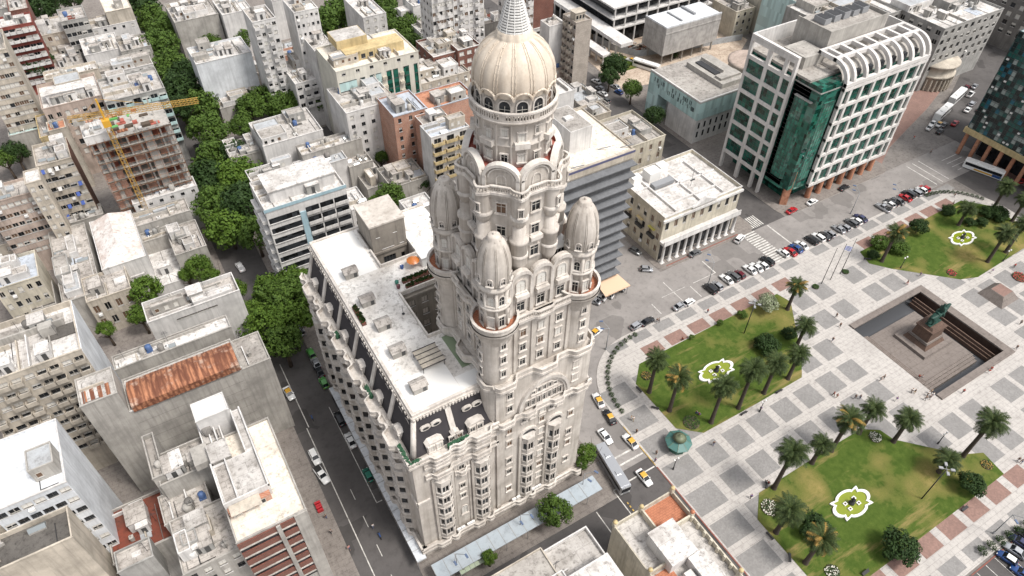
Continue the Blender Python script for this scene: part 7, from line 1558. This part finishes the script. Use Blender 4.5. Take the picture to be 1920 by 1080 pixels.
for i,(a,b,c) in enumerate(((530,560,48),(548,610,44),(500,612,44),(562,548,38),(510,545,36),(474,590,30),(530,640,36),(548,520,28))): T('bright street tree over the dark roadway, %s'%('in the middle of the clump','at its lower right','at its lower left','beside the palace roof','at its upper left','touching the white house','lowest, over the road','at its top')[i],a,b,c*.94,7.5+(i*29%4)*.9,'leaf_c' if i%3 else 'leaf_a')
for i,(a,b,c) in enumerate(((470,205,28),(500,192,32),(530,200,28),(452,238,22),(560,188,30),(592,184,34),(430,55,24),(455,68,24),(420,40,18),(395,85,20),(640,35,38),(612,45,30),(660,18,32),(745,60,28),(772,92,28),(790,112,24),(730,38,26),(770,45,24),(720,15,26),(800,130,20))): T('bushy tree of the cross streets, %s'%('first left in the row by the tiny roofs','second in the row by the tiny roofs','over the tiny roofs','low one by the broken roofs','before the blue sheet roof','below the rounded white house','left of the narrow tower','at the foot of the narrow tower','above the white block','beside the white block','behind the yellow hotel, largest','behind the slim tower','at the top edge over the hotel','right of the hotel penthouse','beside the hotel corner','right of the hotel','below the mural house','right of the mural house','top edge by the mural house','between hotel and red brick house')[i],a,b,c,7.5,'leaf_a','trees of the cross streets')
for a,b,c,zc,mt,l in ((683,135,20,7,'leaf_a','tree in front of the hotel glass strips, left'),(705,142,16,7,'leaf_a','small tree in front of the hotel balconies'),(662,140,18,7,'leaf_a','tree at the foot of the hotel glass front'),(850,130,20,7,'leaf_c','bright tree below the red brick house'),(870,138,20,7,'leaf_a','tree between red brick house and dome'),(832,130,14,7,'leaf_a','small tree left below the red brick house'),
  (732,372,28,8,'leaf_a','courtyard tree behind the wing roof'),(708,385,20,7,'leaf_c','smaller courtyard tree by the balconied house'),(752,385,16,7,'leaf_a','courtyard tree hidden behind the stair block'),(715,295,12,6,'leaf_a','little round tree in the walled yard'),(795,345,12,7,'leaf_b','tree just behind the left corner turret'),(62,120,34,9,'leaf_b','dark tree between the slab and the shed court, right'),(38,108,22,9,'leaf_b','dark tree below the red block'),(80,15,30,10,'leaf_b','dark tree at the top left corner'),(135,0,20,9,'leaf_b','dark tree at the top edge'),(28,288,24,8,'leaf_b','dark courtyard tree at the left edge'),(8,298,18,8,'leaf_a','tree cut by the left edge'),(165,72,16,7,'leaf_b','small dark tree beside the grey window block'),(200,58,12,7,'leaf_b','bush behind the white sheds'),
  (272,545,28,9,'leaf_c','bright tree beside the ornate old house'),(262,590,20,7,'leaf_c','lower tree behind the white house'),(372,503,24,8,'leaf_c','bright tree behind the white stepped house'),(395,520,18,8,'leaf_c','tree right behind the white stepped house'),(350,515,14,7,'leaf_c','small tree by the white courtyard'),(198,618,16,6,'leaf_c','small tree in the court below the ornate house'),(440,545,22,8,'leaf_c','tree by the corner of the white stepped house'),(585,470,14,8,'leaf_a','young tree at the back corner of the wing'),(572,490,16,8,'leaf_c','street tree behind the wing'),
  (1152,125,24,7,'leaf_b','dark tree on the side street, upper'),(1143,145,18,6,'leaf_b','dark tree on the side street, lower'),(1185,168,18,6,'leaf_a','bright tree by the glass museum corner'),(1226,218,19,6,'leaf_b','dark tree before the pale museum wall'),(1040,958,29,6,'leaf_a','full street tree by the grey-blue canopy'),(918,1045,14,4,'leaf_c','small street tree at the green bus shelter'),(1100,850,18,6,'leaf_c','small street tree at the corner by the silver bus'),(1092,868,12,5,'leaf_a','low street tree right of the palace base')): T(l,a,b,c,zc,mt,None)
for a,b,c,zc,mt,l in ((1437,647,24,1.6,'leaf_b','large dark shrub on the western lawn'),(1480,626,14,1.1,'leaf_b','round clipped shrub at the right of the western lawn'),(1440,568,19,3,'leaf_p','pale flowering tree at the north of the western lawn'),(1350,605,6,1.0,'leaf_a','small conical shrub on the red-tiled edge'),(1297,632,5,.9,'leaf_a','smallest shrub on the red-tiled edge'),(1392,590,9,1,'leaf_a','low shrub at the north edge of the western lawn'),(1822,908,24,2.4,'leaf_b','leafy round shrub near the right corner of the lower lawn'),(1687,1028,34,2.8,'leaf_b','big dark shrub at the foot of the lower lawn'),(1528,990,28,2.0,'leaf_b','dark shrub between the two lower left palms'),(1778,395,13,1.2,'leaf_b','round dark shrub at the top of the far lawn'),(1723,425,17,2.6,'leaf_b','leaning dark tree on the far lawn'),(1650,455,16,1.4,'leaf_a','leafy shrub behind the near palm of the far lawn'),(1685,465,18,1.3,'leaf_a','spreading shrub under the near palm of the far lawn'),(1637,478,11,.9,'leaf_b','low shrub at the corner of the far lawn'),(1818,417,10,1,'leaf_b','shrub at the palm foot on the far lawn'),(1840,417,11,1.2,'leaf_b','round shrub right of the palm foot on the far lawn'),(1870,402,20,1.4,'leaf_b','long dark shrub behind the far lawn'),(1850,398,14,1.4,'leaf_b','dark shrub under the far road palm'),(1030,402-0,1,.5,'leaf_b','x')):
    if l!='x': T(l,a,b,c,zc,mt,None,'garden_shrub' if 'shrub' in l else 'garden_tree',.8)
mb=MB(); mb.lathe(0,0,[(5.5,.13),(5.3,.2),(0,.22)],20); x,y=G(1790,115); mb.v=[(a*1.6+x,b+y,c) for a,b,c in mb.v]; struct('lawn',mb,M['grass'])
mb=MB(); x,y=G(1150,165); mb.prism([(168,196),(176,196),(178,206),(168,210)],.02,.2); struct('lawn',mb,M['grass'])
planter('red trough of clipped plants on the wing terrace, rear one',31.4,37.7,90.9,91.7,41.45,'planter troughs on the terrace',.6); planter('red trough of clipped plants on the wing terrace, front one',31.4,37.7,89.2,90.0,41.45,'planter troughs on the terrace',.6); planter('narrow green strip planter along the left edge of the wing roof',20.7,21.5,84.8,89.8,41.45)
t=thing('parasol','orange parasol on the wing terrace','parasol',(35.2,94.4,41.5)); mb=MB(); mb.lathe(35.2,94.4,[(1.3,43.1),(.7,43.5),(0,43.7)],10); mb.tube((35.2,94.4,41.5),(35.2,94.4,43.6),.04); mb.build('canopy',[PA['orange']],t)
for i,(x,y,c,l) in enumerate(((33,95,'blue','blue barrel on the wing terrace'),(30.4,91.6,'green','green tub among the pots on the wing terrace'),(30.2,90.4,'maroon','dark red pot on the wing terrace'))):
    t=thing('garden_pot',l,'pot',(x,y,41.45)); mb=MB(); mb.lathe(x,y,[(.3,41.45),(.4,42.2),(.35,42.2),(.3,42.0),(0,42.0)],12); mb.build('pot',[PA[c]],t)
# ------------------------------------------------------------------ vehicles
C=car; N='cars parked along the north kerb'
for k,c,px,py,a,l in (('sedan','silver',1275,573,5,'silver saloon parked end to end below the left kerb'),('hatch','white',1292,566,5,'pale hatchback in front of the silver saloon'),('wagon','silver',1195,609,5,'silver wagon near the hedge curve'),('sedan','black',1214,602,5,'black saloon near the hedge curve'),
  ('suv','black',1332,541,93,'black off-roader at the left end of the kerb row'),('hatch','silver',1345,535,93,'silver hatchback beside the black off-roader'),('sedan','white',1362,523,93,'white saloon left of two dark cars'),('suv','grey',1375,518,93,'dark grey car in the middle of a trio'),('hatch','maroon',1387,514,93,'dark wine hatchback at the end of a trio'),
  ('sedan','white',1406,505,93,'white saloon, first of three white cars'),('sedan','white',1418,501,93,'white saloon, second of three white cars'),('hatch','white',1430,497,93,'white hatchback, third of three white cars'),('suv','black',1439,489,93,'large black off-roader by the zebra crossing'),('hatch','white',1469,474,93,'white hatchback just past the zebra crossing'),('sedan','red',1482,471,93,'bright red car next to a blue one'),('sedan','blue',1493,465,93,'blue car next to the red one'),('sedan','white',1503,459,93,'white saloon right of the blue car'),
  ('suv','black',1522,450,93,'black off-roader left of a white wagon'),('wagon','white',1535,444,93,'white wagon between two black cars'),('sedan','black',1546,442,93,'black saloon right of the white wagon'),('hatch','silver',1556,438,93,'small silver hatchback closing a group of four'),('sedan','silver',1573,429,93,'silver saloon of a separate pair, left'),('hatch','silver',1584,426,93,'silver hatchback of a separate pair, right'),('wagon','grey',1597,417,93,'grey wagon left of the navy car'),('hatch','white',1606,414,93,'white hatchback between grey and navy cars'),('sedan','navy',1614,408,93,'navy saloon at the end of its group'),
  ('pickup','silver',1656,389,93,'silver pickup at the left of the far row'),('hatch','white',1668,383,93,'white hatchback second in the far row'),('sedan','black',1671,380,93,'black saloon third in the far row'),('sedan','grey',1684,376,93,'grey saloon left of the red one in the far row'),('sedan','red',1697,370,93,'red saloon in the middle of the far row'),('suv','black',1704,364,93,'black off-roader behind the red saloon'),('wagon','silver',1717,360,93,'silver wagon near the end of the far row'),('hatch','white',1728,356,93,'white hatchback beside the last red car'),('hatch','red',1734,353,93,'red hatchback closing the far row')): C(k,c,px,py,a,l,N)
for k,c,px,py,a,l in (('sedan','red',1485,394,5,'red saloon by the brick corner column'),('sedan','white',1523,378,5,'white saloon under the white-framed tower'),('sedan','black',1583,351,5,'black saloon under the white-framed tower'),('sedan','grey',1303,474,3,'dark saloon driving in front of the colonnade'),('suv','white',1387,447,18,'white off-roader at the zebra crossing'),('hatch','silver',1212,504,-37,'silver hatchback at the side-street mouth'),('hatch','grey',1191,470,-75,'grey hatchback parked beside the colonnaded palace'),('suv','black',1158,538,-63,'black off-roader by the orange awning'),('sedan','white',1122,556,121,'white saloon in the pair under the turret'),('wagon','white',1136,551,121,'white wagon in the pair under the turret'),('sedan','silver',1112,563,121,'silver saloon half hidden by the tower')): C(k,c,px,py,a,l,'cars on the north road')
for px,py,a,l,c,rc in ((1117,622,14,'white and yellow taxi turning at the tower corner','white','yellow'),(1122,750,80,'white taxi with yellow roof beside the tower wall','white','yellow'),(1143,781,82,'dark taxi with orange-yellow roof','black','yellow'),(1182,827,93,'yellow-roofed taxi at the kerb near the kiosk','white','yellow'),(1208,895,-89,'yellow-roofed taxi beside the silver bus','white','yellow'),(542,737,-85,'yellow-roofed taxi on the tree avenue','white','yellow'),(1183,112,110,'distant taxi passing the earth yard','white','yellow'),(1762,232,14,'distant yellow-topped taxi on the right-hand avenue','white','yellow')): C('sedan',c,px,py,a,l,'taxis',rc)
C('sedan','white',1135,818,-90,'white saloon in the lane beside the taxi rank','cars by the tower')
for k,c,px,py,a,l in (('suv','black',637,785,90,'black off-roader beside the white street canopy'),('sedan','white',657,825,90,'white saloon beside the white street canopy'),('hatch','green',690,890,90,'green hatchback parked by the white canopy'),('wagon','white',590,856,-88,'white wagon parked ahead of the glazed-roof truck'),('van','silver',563,618,90,'grey van half under the street trees'),('sedan','silver',592,680,92,'silver saloon between green vehicles'),('sedan','black',598,695,92,'black saloon behind the silver one'),('hatch','lime',607,717,92,'lime green car with dark roof slots'),('hatch','lime',583,662,92,'orange and green small car at the head of the row'),('sedan','grey',395,262,95,'grey saloon under the upper avenue trees'),('sedan','silver',382,268,95,'silver saloon under the upper avenue trees'),('sedan','black',370,275,95,'black saloon under the upper avenue trees'),('sedan','white',450,500,95,'white saloon in the shade of the middle avenue')): C(k,c,px,py,a,l,'cars on the tree avenue')
C('pickup','white',603,890,-80,'long white pickup with a glazed load cover','cars on the tree avenue')
for k,c,px,py,a,l in (('hatch','blue',1889,1046,102,'blue hatchback with white roof in the lower parking'),('sedan','silver',1904,1032,102,'silver saloon beside the white-roofed blue hatchback'),('sedan','navy',1914,1016,102,'navy saloon in the lower parking'),('wagon','black',1925,1004,102,'black wagon at the top of the lower parking'),('sedan','blue',1918,1075,102,'blue saloon cut by the lower right corner')): C(k,c,px,py,a,l,'cars in the lower parking','white' if 'white roof in' in l else None)
for k,c,px,py,a,l in (('sedan','white',1744,238,14,'white saloon at the crossing, left one'),('sedan','white',1750,230,14,'white saloon at the crossing, behind the left one'),('sedan','grey',1770,233,14,'grey saloon beside the distant taxi'),('sedan','black',1763,245,14,'black saloon waiting at the crossing'),('sedan','red',1791,230,14,'red saloon by the curtain tower'),('sedan','white',1815,205,14,'white saloon farther up the right-hand avenue'),('wagon','silver',1823,194,14,'silver wagon following the white saloon'),('pickup','white',1820,176,14,'white pickup farther up the right-hand avenue'),('sedan','maroon',1813,163,14,'dark red saloon beyond the buses'),('sedan','silver',1828,161,14,'silver saloon beyond the buses'),('hatch','red',1912,340,150,'red hatchback at the right edge by the coach'),('sedan','white',1263,67,0,'x'),('sedan','white',1129,90,92,'white saloon at the street bend by the lone grey tower'),('sedan','black',1838,205,14,'black saloon by the arcade kerb')):
    if l!='x': C(k,c,px,py,a,l,'cars on the distant streets')
for i,(px,py,l) in enumerate(((1118,152,'white car parked at the top of the side street'),(1125,165,'silver car second down the side street'),(1130,175,'white car third down the side street'),(1136,188,'dark car lowest on the left of the side street'),(1154,162,'silver car under the dark side-street trees'),(1160,172,'blue car under the dark side-street trees'))): C(('sedan','hatch')[i%2],('white','silver','white','grey','silver','blue')[i],px,py,100,l,'cars parked on the side street')
bus(1148,878,-97,'silver city bus at the stop by the palace corner','silver',11.5,None,'silver')
bus(1845,316,109,'white coach with yellow and blue swoosh by the columned ground floor','white',12,True)
bus(1795,180,14,'white bus ahead of another on the right-hand avenue','white',11); bus(1768,210,14,'white bus with cream roof nearest the red pavement','white',11); bus(1212,122,114,'dark-windowed bus passing the museum','white',11)
x,y=G(888,1057,2); t=thing('bus_shelter','glass bus shelter with pale green roof panels under the canopy','bus shelter',(x,y,.13)); mb=MB(); mb.box(x-3.2,x+3.2,y-1,y+1,2.6,2.75,0)
for k in range(7): mb.box(x-3.2+1.05*k,x-3.12+1.05*k,y-1,y+1,2.75,2.8,1)
mb.build('roof',[plain('shelter_roof',(.42,.48,.36),.3),M['metal']],t); mb=MB(); [mb.tube((x+s*3,y+q*.9,.13),(x+s*3,y+q*.9,2.6),.06) for s in (-1,1) for q in (-1,1)]; mb.build('post',[M['metal']],t)
for px,py,c,l in ((712,1004,'blue','blue motorbike parked by the white canopy'),(585,783,'blue','blue bin-like scooter at the left kerb'),(598,950,'red','red stand on the left pavement')):
    x,y=G(px,py,.5); t=thing('motorbike' if 'motor' in l or 'scooter' in l else 'flower_stand',l,'motorbike' if 'stand' not in l else 'stand',(x,y,.05)); mb=MB()
    if 'stand' in l: 
        for k in range(4): mb.box(x-.6,x+.6,y-1.2+.6*k,y-.75+.6*k,.1,.9+.15*(k%2)); 
        mb.build('rack',[PA[c]],t)
    else:
        for s in (-1,1): mb.lathe(x,y,[(0,0)],3) if False else mb.tube((x-.05,y+s*.62,.35),(x+.05,y+s*.62,.35),.32,n=12,m=1)
        mb.box(x-.12,x+.12,y-.45,y+.35,.45,.8); mb.tube((x,y+.5,.4),(x,y+.3,1.05),.05); mb.tube((x-.3,y+.3,1.05),(x+.3,y+.3,1.05),.03); mb.build('body',[PA[c],M['black']],t)
# ------------------------------------------------------------------ people
W=('white','black','red','blue','violet','grey','pink','khaki','denim')
for px,py,a,tp,bt,po,l in ((1650,714,200,'white','grey',0,'person in white walking left of the paired walkers below the monument'),(1656,710,200,'white','black',1,'person in white and black next to the white walker'),(1562,742,150,'red','black',0,'person in red above the orange-fruited palm'),(1568,746,150,'pink','khaki',1,'person in pink just behind the red walker'),(1602,748,10,'black','grey',0,'person in black between the palms'),(1611,748,10,'grey','denim',1,'person in grey following the black-clad walker'),(1679,752,40,'violet','white',0,'person in violet and white above the top palm'),(1708,736,60,'white','black',0,'person in white left of the group at the court corner'),(1713,738,60,'black','khaki',1,'person in black beside the white-shirted walker'),(1738,742,80,'white','black',2,'person in white, front of the court-corner group'),(1742,748,80,'grey','black',0,'person in grey in the court-corner group'),(1747,744,80,'white','denim',2,'person in white and denim in the court-corner group'),(1744,738,80,'khaki','black',1,'person in khaki in the court-corner group'),(1734,750,80,'black','grey',0,'person in black at the left of the court-corner group'),(1804,737,30,'red','maroon' if False else 'black',0,'person in red walking along the court rim'),(1852,700,30,'red','white',1,'person in red at the right of the court'),(1856,695,30,'red','black',0,'second person in red at the right of the court'),(1722,708,0,'red','black',3,'person in red sitting at the court steps'),(1727,709,0,'white','grey',3,'person in white sitting at the court steps'),
   (1567,595,200,'black','grey',0,'person in black above the palm path'),(1574,613,220,'black','black',1,'person all in dark on the path by the court'),(1560,640,220,'black','denim',0,'person in black and denim by the small palms'),(1700,533,150,'black','red',0,'person in black and red before the far lawn'),(1724,518,150,'blue','grey',1,'person in blue at the edge of the far lawn'),(1788,370,90,'black','grey',0,'person in black behind the far lawn'),(1786,384,90,'grey','black',1,'person in grey at the top of the far lawn'),(1858,512,60,'violet','white',0,'person in violet right of the far lawn'),(1900,502,60,'red','black',0,'person in red near the stone pyramid'),(1904,655,200,'black','grey',1,'person in dark clothes at the right picture edge'),(1912,608,200,'grey','black',0,'person in grey at the right picture edge'),(1907,865,220,'black','grey',0,'person in black on the lower right paving'),(1913,868,220,'grey','denim',1,'person in grey on the lower right paving'),
   (1337,835,70,'black','denim',0,'person in dark clothes right of the kiosk'),(1187,789,100,'white','khaki',0,'person in white near the bench, left of the kiosk'),(1183,787,100,'khaki','white',1,'person in khaki beside the white-shirted one left of the kiosk'),(1407,934,60,'violet','black',0,'person in violet beside the lower lawn'),(1425,770,20,'violet','denim',1,'person in violet at the globe lamp of the western lawn'),(1231,605,80,'black','grey',0,'person in black by the north kerb'),(1235,604,80,'grey','black',1,'person in grey by the north kerb'),(1326,587,30,'red','denim',0,'person in dark red on the red tiles'),(1230,852,200,'grey','black',2,'person in grey at the kerb by the globe lamp'),(1228,866,200,'violet','denim',0,'person in violet at the kerb by the stop line'),(1193,812,200,'black','black',2,'person in black at the door of the kerb taxi'),(1436,906,0,'white','black',3,'person in white sitting at the lower lawn corner'),(1440,908,0,'red','black',3,'person in red sitting at the lower lawn corner'),(1279,638,0,'red','black',3,'person in red sitting on the red tiles'),(1305,776,0,'black','blue',3,'person in black sitting on the western lawn'),(1310,779,0,'red','blue',3,'person in red sitting on the western lawn'),(1865,472,0,'blue','denim',3,'person in blue sitting under the far lawn palm'),(1224,447,100,'red','blue',0,'person in red and blue by the colonnade corner'),(1300,990-150,100,'black','black',0,'x'),(1676,248,60,'black','grey',0,'person in black on the red pavement'),(1712,262,60,'red','grey',1,'person in red on the red pavement edge'),(1702,175,60,'black','denim',0,'person in dark clothes on the upper red pavement'),(1744,288,60,'grey','black',1,'person crossing the road at the far crossing'),(700,990,90,'white','denim',0,'person in white on the pavement by the blue motorbike'),(612,972,90,'black','denim',1,'person in black on the left avenue pavement'),(622,1000,90,'grey','black',0,'person in grey farther down the left avenue pavement'),(655,1030,270,'pink','denim',1,'person in pink at the bottom of the left avenue pavement')):
    if l!='x': person(px,py,a,tp,bt,l,po)
print('OBJECTS',len(bpy.data.objects))
